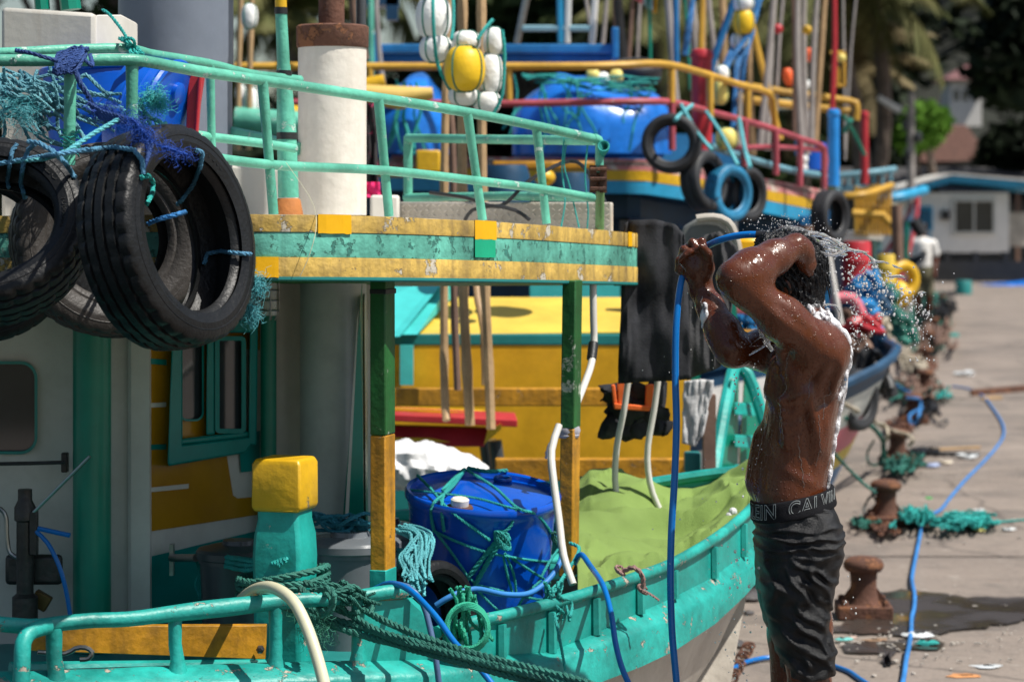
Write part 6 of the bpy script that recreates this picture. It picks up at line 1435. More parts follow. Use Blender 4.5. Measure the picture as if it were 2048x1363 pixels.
tyre('dark tyre wedged on the foredeck at the foot of the blue drum', (893,1222), 6.85, .30, .12, (.75,-.6,.2), MT['rubber'], detail=False)
# white sack
b = MB(); c = P(868,931,9.7); rows = []
for i in range(41):
    t = i/40; r1 = .24*math.sin(math.pi*(.06+.90*t))**.55; row = []
    for k in range(41):
        a = 2*math.pi*k/40; nz = 1+.10*mnoise.noise(Vector((t*5, math.cos(a)*1.6, math.sin(a)*1.6)))+.16*mnoise.noise(Vector((t*11, math.cos(a)*4, math.sin(a)*4)))+.05*math.sin(t*40+3*math.sin(a*3)); row.append(c + Vector((-.34+.56*t, r1*.8*math.cos(a)*nz, .085*math.sin(a)*nz*(r1/.2) - .07*t + .03)))
    rows.append(row)
b.grid(rows); one('white_sack', 'full white woven sack lying behind the blue drum', 'sack', b, MT['whitesack'])
# red and yellow boards above the sack
rb = thing('red_hatch', 'red hatch boards with yellow edges stacked above the white sack', 'hatch boards', tuple(P(900,880,10.6)))
b = MB(); b.slab(PP([(700,838,10.4),(1035,854,10.4),(1030,838,10.6),(700,822,10.9)]), (0,0,.03)); b.slab(PP([(700,893,10.45),(968,893,10.45),(978,856,10.5),(700,850,10.5)]), (0,.1,.0)); obj('red_board', b, MT['redpaint'], rb, bevel=.004, smooth=False)
b = MB(); b.slab(PP([(968,888,10.35),(1002,858,10.35),(1002,848,10.35),(975,862,10.35)]), (0,.12,0)); b.slab(PP([(700,822,10.62),(955,834,10.62),(970,828,10.8),(700,818,10.9)]), (0,0,.02)); b.slab(PP([(700,880,10.36),(900,884,10.36),(860,876,10.36),(700,874,10.36)]),(0,.02,0)); obj('yellow_edge', b, MT['yellow'], rb, smooth=False)
b = MB(); b.tube(PP([(990,880,10.6),(998,940,10.6)]), .03, 10); b.tube(PP([(975,880,10.7),(983,940,10.7)]), .04, 10); one('grey_bin', 'small dark grey bin in the gap beside the red boards', 'bin', b, MT['darkgrey'])
# lime green cloth over the bow
b = MB(); rows = []; rr = random.Random(5)
topl = [(1150,945),(1180,932),(1220,942),(1270,962),(1320,980),(1350,988),(1385,985),(1420,968),(1455,948),(1490,930),(1506,925)]
botl = [(1155,1170),(1185,1172),(1225,1160),(1285,1148),(1320,1136),(1350,1122),(1385,1100),(1420,1075),(1450,1052),(1480,1028),(1500,1005)]
def yt(i): return 8.25 + .12*math.sin(i*.6) - .05*i*.1
N2 = 44
for j in range(N2+1):
    v = j/N2; row = []
    for i in range(111):
        u = i/110*10; k = min(9,int(u)); f = u-k
        xt = topl[k][0]*(1-f)+topl[k+1][0]*f; yt_ = topl[k][1]*(1-f)+topl[k+1][1]*f; xb = botl[k][0]*(1-f)+botl[k+1][0]*f; yb = botl[k][1]*(1-f)+botl[k+1][1]*f
        x = xt*(1-v)+xb*v; y = yt_*(1-v)+yb*v
        Yt = 8.35-.02*u; Yb = 6.85 + .093*u*1.0; Y = Yt*(1-v)**1.0 + Yb*(1-(1-v)**1.0)
        p = P(x,y,Y); ph = Vector((p.x*3.2, p.y*2.4, 0)); 
        cr = .050*mnoise.noise(ph) + .018*mnoise.noise(ph*2.3+Vector((3,1,0))) + .008*mnoise.noise(ph*5.2)-.022*(1-min(1,2.2*abs(mnoise.noise(Vector((ph.x*.5+ph.y*1.2,ph.y*2.2-ph.x*.9,2))))))**3+.014*(1-min(1,2.5*abs(mnoise.noise(Vector((ph.x*1.6-ph.y*.6,ph.y*1.5,7))))))**4 + .055*math.exp(-((v-.42-.03*math.sin(u*1.2))/.055)**2)*(.3+.7*math.exp(-((u-5)/3.2)**2)) - .040*math.exp(-((v-.50-.03*math.sin(u*1.2))/.06)**2)*math.exp(-((u-5)/3)**2) + .028*math.exp(-((v-.88-.04*math.sin(u*2.1))/.04)**2)*(1 if u<7 else .3) + .010*math.sin(u*5+v*9)*max(0,v-.7)*2
        if v > .93: cr -= (v-.93)*.5
        row.append(p + Vector((0,-cr*.3,cr)))
    rows.append(row)
b.grid(rows); lc = one('green_cloth', 'lime green cloth cover draped over the foredeck by the bow', 'cloth', b, MT['limecloth']); sm = lc.modifiers.new('thick','SOLIDIFY'); sm.thickness = .004
b = MB()
for (x,y,Y) in ((1240,1140,6.78),(1285,1178,6.8)):
    c = P(x,y,Y)
    for k in range(5): b.rope([c + Vector((.013*math.cos(a*1.3+k),.012*math.sin(a+k),.012*math.sin(a*1.1+k*.7))) for a in range(5)], .004, n=4)
b.rope(PP([(1245,1142,6.78),(1268,1134,6.76),(1284,1150,6.76),(1286,1175,6.78)]), .008, n=5); b.rope(PP([(1288,1180,6.78),(1308,1192,6.76),(1318,1200,6.76)]), .004, n=4)
one('cloth_tie', 'pinkish rag tie holding the green cloth to the fore rail', 'tie', b, mat('pinkish_rag', (.30,.18,.16), .9, .4, bump=.5))
b = MB(); 
for k in range(5): b.ball(P(1466+rr.uniform(-6,6),1040+rr.uniform(-10,10)-k*3,7.75), rr.uniform(.010,.018), 7, 5)
one('plastic_bag', 'small scrap of white plastic tucked between green cloth and rail', 'plastic bag', b, MT['whitesack'])
# ------------------------------------------------------------------ black wet trousers and shirt hung on a line with bent tubes and life vest
def cloth(pts_top, pts_bot, Y, nu=26, nv=26, amp=.02, seed=0, th=.006):
    b = MB(); rows = []
    for j in range(nv+1):
        v = j/nv; row = []
        for i in range(nu+1):
            u = i/nu; a = np.interp(u*(len(pts_top)-1), range(len(pts_top)), [p[0] for p in pts_top]); ay = np.interp(u*(len(pts_top)-1), range(len(pts_top)), [p[1] for p in pts_top])
            c_ = np.interp(u*(len(pts_bot)-1), range(len(pts_bot)), [p[0] for p in pts_bot]); cy = np.interp(u*(len(pts_bot)-1), range(len(pts_bot)), [p[1] for p in pts_bot])
            p = P(a*(1-v)+c_*v, ay*(1-v)+cy*v, Y); nz = mnoise.noise(Vector((u*4+seed, v*2.2, seed)))*amp*1.6 + mnoise.noise(Vector((u*9+seed, v*5, seed*2)))*amp*.7 + amp*.35*math.sin(u*11+seed+2*math.sin(v*4))*(.3+v*.7)
            row.append(p + Vector((0,nz,0)))
        rows.append(row)
    b.grid(rows); return b
b = cloth([(1250,446),(1262,440),(1310,438),(1350,448),(1370,470)],[(1236,768),(1270,764),(1330,762),(1382,758)], 7.9, amp=.018, seed=3)
o = one('black_trousers', 'wet black cloth garment hanging behind the hose at the roof corner', 'clothes', b, MT['darkcloth']); s_ = o.modifiers.new('t','SOLIDIFY'); s_.thickness = .004
b = cloth([(1378,520),(1410,470),(1440,462),(1478,500)],[(1376,760),(1410,745),(1440,735),(1452,700)], 8.15, amp=.018, seed=8)
o = one('dark_grey_shirt', 'dark grey shirt hanging behind the raised hose hand', 'clothes', b, mat('charcoal_cloth', (.045,.045,.048), .9, .4, bump=.3, bscale=120)); s_ = o.modifiers.new('t','SOLIDIFY'); s_.thickness = .004
b = MB(); q = [(1352,560),(1354,490),(1366,452),(1392,437),(1425,434),(1455,444),(1472,480),(1485,560)]
Yc2 = 8.6; vs = [P(x,y,Yc2) for x,y in q]; n_ = len(vs); b.add(vs + [v + Vector((0.01,.05,0)) for v in vs], [tuple(range(n_)), tuple(reversed(range(n_,2*n_)))] + [(i,(i+1)%n_,n_+(i+1)%n_,n_+i) for i in range(n_)])
ch = one('plastic_chair', 'grey plastic chair back with a pale rim behind the raised hand', 'chair', b, mat('grey_chair', (.12,.125,.12), .5, .1), bevel=.01)
b = MB(); b.tube(spline([v + Vector((0,-.02,0)) for v in vs[3:]], .02), .014, 8); one('chair_rim_tube', 'pale curved tube frame edging the grey chair back', 'chair frame', b, MT['hullwhite'])
b = MB(); c = P(1492,512,8.7); b.box(c, (.10,.08,.14)); one('yellow_can', 'yellow plastic can just behind the raised elbow', 'can', b, MT['freshyel'], bevel=.02)
for lab, pts in (('white bent tube hanging left under the black cloth',[(1256,762,8.0),(1248,820,8.0),(1234,890,8.0),(1230,960,8.0),(1236,1010,8.0)]),('white bent tube hanging right under the black cloth, nearest the hose',[(1316,762,8.0),(1308,820,8.0),(1296,890,8.0),(1296,940,8.0),(1305,985,8.0),(1325,1030,8.0)])):
    b = MB(); b.tube(spline(PP(pts), .03), .0105, 10); one('bent_tube', lab, 'tube', b, MT['hosecream'] if False else MT['pvc'])
lv = thing('life_vest', 'black and orange life vest hanging under the black cloth', 'life vest', tuple(P(1270,880,8.2)))
b = cloth([(1210,768),(1240,764),(1300,770),(1335,765)],[(1218,862),(1250,884),(1290,868),(1325,872)], 8.3, amp=.02, seed=5); o = obj('vest_body', b, MT['darkcloth'], lv); s_ = o.modifiers.new('t','SOLIDIFY'); s_.thickness = .05
b = MB(); b.slab(PP([(1222,770,8.22),(1230,768,8.22),(1236,815,8.22),(1228,818,8.22)]),(0,.02,0)); b.slab(PP([(1228,806,8.21),(1300,812,8.21),(1300,822,8.21),(1228,818,8.21)]),(0,.02,0)); b.slab(PP([(1234,766,8.22),(1252,764,8.22),(1252,806,8.22),(1236,808,8.22)]),(0,.02,0)); b.slab(PP([(1292,768,8.22),(1308,768,8.22),(1306,815,8.22),(1290,813,8.22)]),(0,.02,0)); obj('orange_panel', b, MT['orange'], lv, bevel=.004)
b = cloth([(1368,762),(1400,758),(1428,760)],[(1364,886),(1390,892),(1404,868)], 8.9, amp=.014, seed=12); o = one('white_rag', 'crumpled off white cloth hanging under the dark grey shirt', 'rag', b, mat('offwhite_rag', (.5,.5,.5), .9, .2, bump=.4, bscale=60)); s_ = o.modifiers.new('t','SOLIDIFY'); s_.thickness = .006
# ------------------------------------------------------------------ the man's hose
hp = [(1523,470,.02),(1500,469,.03),(1470,472,.05),(1440,480,.07),(1416,491,.125),(1398,503,.130),(1380,523,.132),(1367,545,.125),(1358,590,.11),(1352,660,.085),(1351,760,.07),(1353,850,.06),(1349,960,.05),(1343,1060,.05),(1341,1160,.05),(1344,1260,.05),(1351,1340,.05),(1362,1460,.06),(1370,1600,.12),(1380,1700,.25)]
pts = [Vector(Q(*q)) for q in hp]; g0 = [Vector((.50,6.75,.012)), Vector((.56,7.3,.012)), Vector((.66,8.2,.012)), G(1437,1363), G(1470,1340), G(1500,1327), G(1545,1320), G(1620,1325), G(1690,1345), G(1722,1365), G(1790,1410)]
for g_ in g0: g_.z = .012
b = MB(); b.tube(spline(pts + g0, .02), .0092, 14); hs = thing('water_hose', 'bright blue water hose held up by the man and trailing to the quay', 'hose', tuple(g0[1])); obj('hose_tube', b, MT['hoseblue'], hs)
b = MB(); b.tube([Vector(Q(1513,470,.025)), Vector(Q(1537,470,.015))], [.0112,.0125], 14); b.tube([Vector(Q(1535,470,.015)), Vector(Q(1541,471,.012))], [.0115,.009], 12); obj('black_nozzle', b, MT['black'], hs)
# ------------------------------------------------------------------ splashing water
mwt = bpy.data.materials.new('backlit_white_water'); mwt.use_nodes = True; bb = mwt.node_tree.nodes['Principled BSDF']
bb.inputs['Base Color'].default_value = (1,1,1,1); bb.inputs['Roughness'].default_value = .03; bb.inputs['Transmission Weight'].default_value = .62; bb.inputs['IOR'].default_value = 1.33  # part white diffuse: backlit brightness of the water put into its colour
MT['water'] = mwt
mws = mwt.copy(); mws.name = 'thrown_water'; mws.node_tree.nodes['Principled BSDF'].inputs['Transmission Weight'].default_value = .88
rr = random.Random(77)
WF = Field([xp(1480), YM-.25, zp(760)], [xp(1860), YM+.25, zp(430)], .0036)
def stream(pts, r0, r1, jit=.004, dens=.006, gap=.1, k=.006):
    sp_ = spline([Vector(Q(*p)) for p in pts], dens); n = len(sp_)
    for i in range(n-1):
        if rr.random() < gap: continue
        r = (r0+(r1-r0)*i/n)*rr.uniform(.5,1.35); j = Vector((rr.uniform(-jit,jit),rr.uniform(-jit,jit),rr.uniform(-jit,jit))); WF.cone(np.array(sp_[i]+j), np.array(sp_[i+1]+j), r, r, k)
# jet out of the nozzle over the crown
for k in range(5): stream([(1538,470+k*2,.01),(1550,466+k*2,.0),(1565,460+k*2,-.02+k*.01),(1590,458+k,-.02),(1615,464+k*2,0)], .0055,.0045,.004,gap=.05)
# thrown sheet with rim
for k in range(7):
    d = -.04+.013*k; stream([(1600,462+k,d),(1625,466+k*3,d),(1650,474+k*5,d),(1675,486+k*4,d),(1694,497+k*2,d)], .0045,.003,.003,gap=.12)
stream([(1600,466,-.03),(1630,467,-.04),(1655,474,-.04),(1680,487,-.04),(1695,497,-.04)], .0040,.0035,.001,gap=0)
stream([(1610,480,-.03),(1628,497,-.04),(1650,508,-.04),(1675,508,-.04),(1693,499,-.04)], .0035,.003,.002,gap=0)
stream([(1692,498,-.04),(1712,501,-.03),(1728,504,-.02),(1740,515,0),(1750,522,0),(1770,524,.01),(1790,532,.02),(1805,538,.02)], .0032,.0022,.002,gap=.06)
stream([(1748,522,0),(1735,530,0),(1722,541,0),(1712,548,0)], .0018,.0014,.001,gap=.1); stream([(1775,553,.02),(1795,551,.02),(1810,556,.03)], .003,.002,.003,gap=.15)
stream([(1834,587,.05),(1850,584,.05),(1872,587,.05)], .0026,.0014,.002,gap=.1); stream([(1870,588,.05),(1868,600,.05),(1866,612,.05)], .0015,.003,.001,gap=.1)
# water film and strings by the face and chest
for k in range(4): stream([(1512+k*5,625,-.12),(1516+k*5,650,-.11),(1524+k*4,675,-.10),(1540+k*2,700,-.1)], .0026,.0018,.004,gap=.2)
stream([(1552,668,-.14),(1530,690,-.15),(1505,706,-.16),(1483,717,-.16)], .0022,.0018,.001,gap=.05); WF.ell(Q(1481,719,-.16),(.0045,.0045,.0045),.002)
# soap film loop behind the shoulder
stream([(1640,615,-.02),(1655,609,-.02),(1672,612,-.02),(1680,625,-.02),(1677,645,-.02)], .0022,.0018,.0006,gap=0,dens=.004)
wf, _, _ = field_obj('water_splash', WF, mws, None, 1); wf['label'] = 'sheet and strings of clear water thrown from the top of the head'; wf['category'] = 'water splash'
# droplets
def drops(n, fn, rmin, rmax, name, label):
    b = MB()
    for _ in range(n):
        x, y, d = fn(); r = rmin + (rmax-rmin)*rr.random()**4; b.ball(Q(x,y,d), (r*rr.uniform(.8,1.2), r, r*rr.uniform(.9,1.4)), 7, 5)
    o = one(name, label, 'water drops', b, mwt); o['kind'] = 'stuff'; return o
def right():
    t = rr.random()**.8; x = 1600 + 260*t + rr.gauss(0,8); y = 452 + 130*t*t + 25*t + abs(rr.gauss(0,70))*(1-.3*t) + 20*t; return x, min(y,720), rr.uniform(-.12,.15)
drops(620, right, .0010, .0042, 'water_drops', 'spray of water drops flying off to the right of the head')
drops(230, lambda: (1570+rr.gauss(0,40), 452+rr.gauss(0,12), rr.uniform(-.1,.1)), .0008, .0024, 'water_drops', 'fine spray just above the crown of the head')
drops(220, lambda: (1700+abs(rr.gauss(0,22)), rr.uniform(540,700), rr.uniform(-.1,.1)), .0010, .0034, 'water_drops', 'water drops falling close behind the back')
drops(120, lambda: (rr.uniform(1490,1545) - rr.random()*25, rr.uniform(610,1000), rr.uniform(-.15,.1)), .0009, .0036, 'water_drops', 'drops falling in front of the chest')
drops(14, lambda: (1470+rr.gauss(0,1.2), rr.uniform(725,880), 0), .0014, .0030, 'water_drops', 'straight line of drops dripping from the far elbow')
drops(130, lambda: (1480+rr.gauss(0,24), rr.uniform(1080,1363), rr.uniform(-.1,.25)), .0010, .0036, 'water_drops', 'drops falling low in front of the shorts')
drops(26, lambda: (rr.uniform(1280,1440), rr.uniform(540,1180), rr.uniform(-.1,.2)), .0010, .0026, 'water_drops', 'few stray drops around the hose')
drops(60, lambda: (1800+rr.gauss(0,40), 575+rr.gauss(0,30), rr.uniform(-.05,.15)), .0012, .0045, 'water_drops', 'outermost drops over the distant bollards')
drops(10, lambda: (1700+rr.gauss(0,14), rr.uniform(1150,1240), -.02), .0018, .0045, 'water_drops', 'drops falling behind the shorts')
# ------------------------------------------------------------------ neighbouring boats (receding along the quay)
def pbox(b, x0, y0, x1, y1, Y, dep=.1, Y1=None):
    Y1 = Y1 or Y; q = [P(x0,y1,Y), P(x1,y1,Y1), P(x1,y0,Y1), P(x0,y0,Y)]; b.slab(q, (0,dep,0)); return b
def mk(name, m, parent, **k): 
    def f(build, **kk):
        b = MB(); build(b); return obj(name, b, m, parent, **k)
    return f
def pipe(name, pts, r, m, parent, n=8, step=.12):
    b = MB(); b.tube(spline(PP(pts), step) if len(pts) > 2 else PP(pts), r, n); return obj(name, b, m, parent)
def boat_thing(label, x, Y): return thing('fishing_boat', label, 'boat', (x, Y, -.9), 'fishing boats moored side by side')
def bow_hull(t, tip, length, beam, keel_in, bands, zlow=-1.1, rake=.5, nm=16, low=.55, blunt=.75):
    """hull whose bow tip is at 'tip', axis running aft to the left; bands: list of (height below the sheer, material)"""
    ax = Vector((-.93,-.36,0)).normalized(); sd = Vector((ax.y,-ax.x,0))
    for side in (-1, 1):
        zs = [0] + [h for h, _ in bands]
        for k,(h1,m) in enumerate(bands):
            h0 = zs[k]; rows = []
            for i in range(nm+1):
                s = (i/nm)**1.6; w_ = beam/2*math.sin(min(1, s*2.0)*math.pi/2)**blunt; row = []
                sheer = tip.z - (tip.z-low)*min(1, s*3.2)**.8
                for q in range(4):
                    h = h0 + (h1-h0)*q/3; z = max(zlow, sheer - h); dep = (sheer - z); ww = w_*max(.12, 1-.34*dep) ; back = rake*dep*max(0,1-s*1.6)
                    pt = Vector((tip.x,tip.y,0)) + ax*(length*s + back) + sd*side*ww; row.append((pt.x, pt.y, z))
                rows.append(row)
            b = MB(); b.grid(rows); obj('hull_band', b, m, t, ang=50)
        pts = []
        for i in range(nm+1):
            s = (i/nm)**1.6; w_ = beam/2*math.sin(min(1, s*2.0)*math.pi/2)**blunt; sheer = tip.z - (tip.z-low)*min(1, s*3.2)**.8; pt = Vector((tip.x,tip.y,0)) + ax*length*s + sd*side*w_; pts.append((pt.x,pt.y,sheer+.02))
        b = MB(); b.tube(pts, .03, 6); obj('gunwale_rail', b, bands[0][1], t)
    b = MB(); b.hexa([tip+Vector((-.06,-.04,-.10)), tip+Vector((.0,-.04,-.1)), tip+Vector((.03,-.04,.07)), tip+Vector((-.05,-.04,.07))],[tip+Vector((-.06,.04,-.1)), tip+Vector((.0,.04,-.1)), tip+Vector((.03,.04,.07)), tip+Vector((-.05,.04,.07))]); obj('stem_head', b, bands[0][1], t, bevel=.01)

MT['sideyel'] = mat('bright_ochre_side', (.72,.37,.008), .45, .12, bump=.1, grime=.2, grime_col=(.45,.22,.01))
# ---- second boat: yellow and turquoise, seen through the first
B2 = boat_thing('yellow and turquoise fishing boat moored directly behind the near boat', -.4, 11)
b = MB(); b.slab([P(560,672,11.22),P(1245,664,11.22),P(1275,594,11.9),P(905,594,11.9)], (0,.02,-.02)); obj('yellow_roof_panel', b, MT['panelyel'], B2, smooth=False)
b = MB(); b.slab([P(560,672,11.15),P(835,668,11.15),P(905,594,11.85),P(905,560,11.85)], (0,-.02,.0)); b.slab([P(560,680,11.1),P(800,672,11.1),P(905,540,11.8),P(620,600,11.8)], (0,-.02,.0)); obj('turquoise_roof_panel', b, MT['tealfar'], B2, smooth=False)
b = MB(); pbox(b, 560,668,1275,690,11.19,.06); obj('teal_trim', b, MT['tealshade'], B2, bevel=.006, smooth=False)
b = MB(); pbox(b, 560,690,1380,960,11.195,.05); obj('yellow_side', b, MT['sideyel'], B2, smooth=False)
b = MB(); pbox(b, 800,690,826,770,11.12,.05); obj('teal_post', b, MT['tealfar'], B2, smooth=False)
b = MB(); pbox(b, 640,776,1240,812,10.3,.05); obj('yellow_plank_rail', b, MT['yelplank'], B2, bevel=.006, smooth=False)
b = MB(); pbox(b, 990,917,1385,962,10.0,.06); obj('lower_plank', b, MT['yelplank'], B2, bevel=.006, smooth=False)
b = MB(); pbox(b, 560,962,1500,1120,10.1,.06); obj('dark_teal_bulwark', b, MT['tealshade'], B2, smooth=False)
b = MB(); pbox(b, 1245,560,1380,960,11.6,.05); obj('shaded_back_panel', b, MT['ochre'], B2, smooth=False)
b = MB(); pbox(b, 1060,555,1240,596,13.0,.1); obj('turquoise_strip', b, MT['tealfar'], B2, smooth=False)
b = MB(); pbox(b, 1240,440,1262,560,12.5,.1); obj('dark_post', b, MT['black'], B2, smooth=False)
# turquoise bow of the second boat rising behind the hose, inside planking visible
Yb = 10.2
b = MB(); b.tube(spline(PP([(1425,960,9.6),(1440,870,9.8),(1455,790,10.0),(1470,735,10.2),(1495,748,10.2),(1515,800,10.2),(1530,850,10.2)]), .06), .028, 8); obj('bow_rail', b, MT['teal'], B2)
b = MB(); b.slab([P(1432,1010,9.9),P(1475,1010,10.2),P(1478,745,10.3),P(1462,760,10.0)],(0.0,.04,0)); b.slab([P(1475,1010,10.3),P(1545,1010,10.5),P(1535,850,10.5),P(1490,745,10.35)],(0,.04,0)); obj('bow_inside', b, MT['tealdark'], B2, smooth=False)
for y in (805,870,930):
    b = MB(); b.slab([P(1470,y+24,10.05),P(1515,y+28,10.3),P(1510,y+2,10.3),P(1470,y,10.05)], (0,.05,0)); obj('bow_plank', b, MT['teal'], B2, bevel=.005, smooth=False)
b = MB(); pbox(b, 1408,790,1432,985,9.5,.08); obj('brown_frame_post', b, MT['polebrown'], B2, smooth=False)
b = MB(); pbox(b, 1370,905,1402,945,9.6,.08); pbox(b, 1376,945,1398,1000,9.6,.06); obj('teal_cleat_post', b, MT['tealshade'], B2, bevel=.008)
b = MB(); pbox(b, 1383,600,1400,780,11.5,.06); pbox(b, 1462,560,1474,720,11.5,.06); obj('green_stanchion', b, MT['tealdark'], B2, smooth=False)
bow_hull(B2, Vector((1.02,10.55,.50)), 5, 2.2, .4, low=.36, bands= [(.30,MT['teal']),(.9,MT['hullwhite']),(2.0,MT['hullwhite'])])
# poles standing in it
def bam(label, pts, r, m, group, cat='pole', knots=True):
    b = MB(); p = spline(PP(pts), .07); b.tube(p, [r*(1.16 if (knots and i % 5 == 0) else 1) for i in range(len(p))], 8); return one('bamboo_pole', label, cat, b, m, group)
bam('leftmost of the bamboo poles seen under the roof edge', [(905,-160,10),(890,250,9.9),(888,560,9.9),(889,775,9.85),(893,840,9.8)], .0165, MT['bamboo'], 'bamboo poles standing behind the near boat')
bam('thick knotty bamboo pole with the white floats tied above', [(925,-160,9.9),(924,300,9.8),(926,560,9.8),(932,700,9.8),(940,850,9.8)], .020, MT['bamboo'], 'bamboo poles standing behind the near boat')
bam('bamboo pole with a yellow painted foot', [(962,-160,9.8),(964,300,9.75),(970,560,9.75),(976,700,9.75),(982,858,9.7)], .0185, MT['bamboo'], 'bamboo poles standing behind the near boat')
bam('thin bamboo pole leaning into the yellow footed one', [(950,540,10),(955,600,9.9),(967,660,9.82),(970,770,9.8)], .014, MT['bamboo'], 'bamboo poles standing behind the near boat')
bam('brown pole between the bamboo and the yellow panel', [(880,-100,10.1),(905,300,10.1),(907,560,10.1),(915,780,10.1)], .015, MT['polebrown'], 'bamboo poles standing behind the near boat')
b = MB(); c0 = P(908,560,10.2); pbox(b, 901,560,914,668,10.2,.03); one('yellow_pole', 'short yellow painted pole beside the bamboo under the roof edge', 'pole', b, MT['yellow'])
# ---- floats
FM = {'w': 'floatwhite', 'y': 'floatyellow', 'p': 'floatpale', 'o': 'floatorange'}
def fl(label, x0, y0, x1, y1, Y, col, tilt=0, band=True, group='plastic foam floats tied to poles and rails'):
    c = P((x0+x1)/2, (y0+y1)/2, Y); rx = (x1-x0)/2*Y/F; rz = (y1-y0)/2*Y/F; m = Matrix.Rotation(R(tilt),3,'Y')
    t = thing('fishing_float', label, 'float', tuple(c), group)
    b = MB(); prof = []
    for i in range(15):
        a = math.pi*i/14; u = -math.cos(a); prof.append((rx*max(.02,(math.sin(a))**.55), rz*u))
    b.lathe(prof, c, 22, m); obj('float_body', b, MT[FM[col]], t, ang=60)
    if band:
        b = MB(); 
        for k in (0,1): 
            pts = []
            for i in range(25):
                a = 2*math.pi*i/24; pts.append(c + m @ (Matrix.Rotation(R(55+90*k),3,'Z') @ Vector((math.copysign(abs(math.sin(a))**.6,math.sin(a))*rx*1.03, 0, math.cos(a)*rz*1.03))))
            b.tube(pts, .0032, 5)
        obj('float_cord', b, MT['ropegreen'], t)
    return t
Yf = 9.3
fl('tall white float uppermost left of the hanging cluster', 831,-8,903,78,Yf,'w')
fl('white float right under the tall one, half hidden by the yellow float', 838,70,905,125,Yf,'w')
fl('big yellow float in the middle of the hanging cluster', 888,92,971,183,Yf-.15,'y')
fl('white float sitting on top of the big yellow float', 903,62,962,104,Yf-.05,'w')
fl('white float at the upper right of the hanging cluster', 966,55,1010,112,Yf,'w')
fl('white float right of the big yellow float', 955,105,1006,188,Yf,'w')
fl('white float below the big yellow float', 896,170,962,212,Yf,'w')
fl('round white float lowest right in the hanging cluster', 946,182,1002,228,Yf,'w')
b = MB()
for pts in ([(872,-60,9.3),(866,0,9.15),(868,70,9.15),(876,130,9.2),(900,180,9.2)],[(905,-40,9.3),(907,40,9.2),(903,80,9.1)],[(985,40,9.3),(968,60,9.15),(955,80,9.1)],[(1004,60,9.2),(1009,110,9.2),(1004,190,9.2),(985,230,9.2)]): b.rope(PP(pts), .008, n=5)
one('rope', 'dark green cord binding the hanging cluster of floats together', 'rope', b, MT['ropeteal'])
fl('small white float beside the mast below the palm', 482,8,516,58,12,'w')
fl('white float on the pale pole left of the mast', 470,168,492,205,12.5,'w'); fl('round white float low left of the mast', 484,175,520,238,12.5,'w')
for x in (478, 500): bam('brown cane pole holding the white floats left of the mast, %s one' % ('left' if x == 478 else 'right'), [(x+6,-80,12.4),(x,130,12.4),(x-2,300,12.4)], .014, MT['bamboo'], 'cane poles left of the mast')

# ---- third boat: blue, with yellow, red and pink bands
B3 = boat_thing('blue fishing boat with red rail and blue, yellow and pink banded roof in the middle', .4, 14)
Y3 = 14.0
# roof with rounded banded edge
e3 = [(560,15.2),(730,14.6),(1000,14.0),(1200,13.6),(1290,13.5),(1380,13.8),(1500,14.6),(1600,15.4),(1655,16.0)]
ep = [P(x,0,Y) for x,Y in e3]; ep = spline([(v.x,v.y,0) for v in ep], .15)
def ztop3(p): 
    px = CX + p.x*F/p.y; row = np.interp(px, [560,730,1000,1290,1385,1520,1655],[310,314,318,322,336,358,385]); return HC - (row-YH)*p.y/F
def band3(t0, t1, m, off):
    rows = []
    for i,p in enumerate(ep):
        a = ep[max(0,i-1)]; c = ep[min(len(ep)-1,i+1)]; d = (c-a).normalized(); n = Vector((d.y,-d.x,0)); z = ztop3(p); sc = p.y/14
        rows.append([Vector((p.x,p.y,z-t0*sc)) - n*.05, Vector((p.x,p.y,z-t0*sc)) + n*off, Vector((p.x,p.y,z-t1*sc)) + n*off, Vector((p.x,p.y,z-t1*sc)) - n*.05])
    b = MB(); b.grid(rows); obj('painted_band', b, m, B3, ang=50)
band3(-.01,.055,mat('faded_pink_band', (.46,.16,.16), .6, .35, chip=(.6,.5,.42), chip_amt=.6, bump=.3, scale=2),.0); band3(.056,.115,MT['yellow'],.004); band3(.116,.19,MT['skyblue'],.002); band3(.191,.33,MT['darkblue'],-.25)
pl3 = [(p.x,p.y) for p in ep] + [(P(1600,0,19).x,19),(P(600,0,19).x,19)]
b = MB(); zz3 = HC - (318-YH)*14/F; b.prism(pl3, lambda p: ztop3(Vector((p[0],min(p[1],16),0)))-.03, lambda p: ztop3(Vector((p[0],min(p[1],16),0)))-.004); obj('cabin_roof', b, mat('dirty_pale_roof', (.42,.36,.32), .8, .3, grime=.4, grime_col=(.25,.12,.08)), B3, smooth=False)
b = MB(); pbox(b, 560,420,1240,700,15.5,.1); obj('cabin_wall', b, MT['darkblue'], B3, smooth=False)
b = MB(); pbox(b, 1262,420,1660,640,16.4,.1); obj('cabin_front', b, MT['bluepaint'], B3, smooth=False)
for x0,x1,y0,y1,m in ((1258,1300,385,460,'redfaded'),(1305,1330,395,470,'redpaint'),(1335,1382,395,470,'black'),(1392,1450,400,430,'orange'),(1600,1650,430,560,'bluepaint'),(1475,1560,420,500,'darkblue'),(1540,1640,455,520,'redpaint')):
    b = MB(); pbox(b, x0,y0,x1,y1,15.2,.08); obj('cabin_panel', b, MT[m], B3, bevel=.008, smooth=False)
for x,y0,y1,m,r in ((1332,330,440,'steel',.02),(1465,420,640,'greywhite',.03),(1610,430,600,'polebrown',.05)): pipe('roof_support', [(x,y0+20,14.6),(x-6,y1,14.6)], r, MT[m], B3)
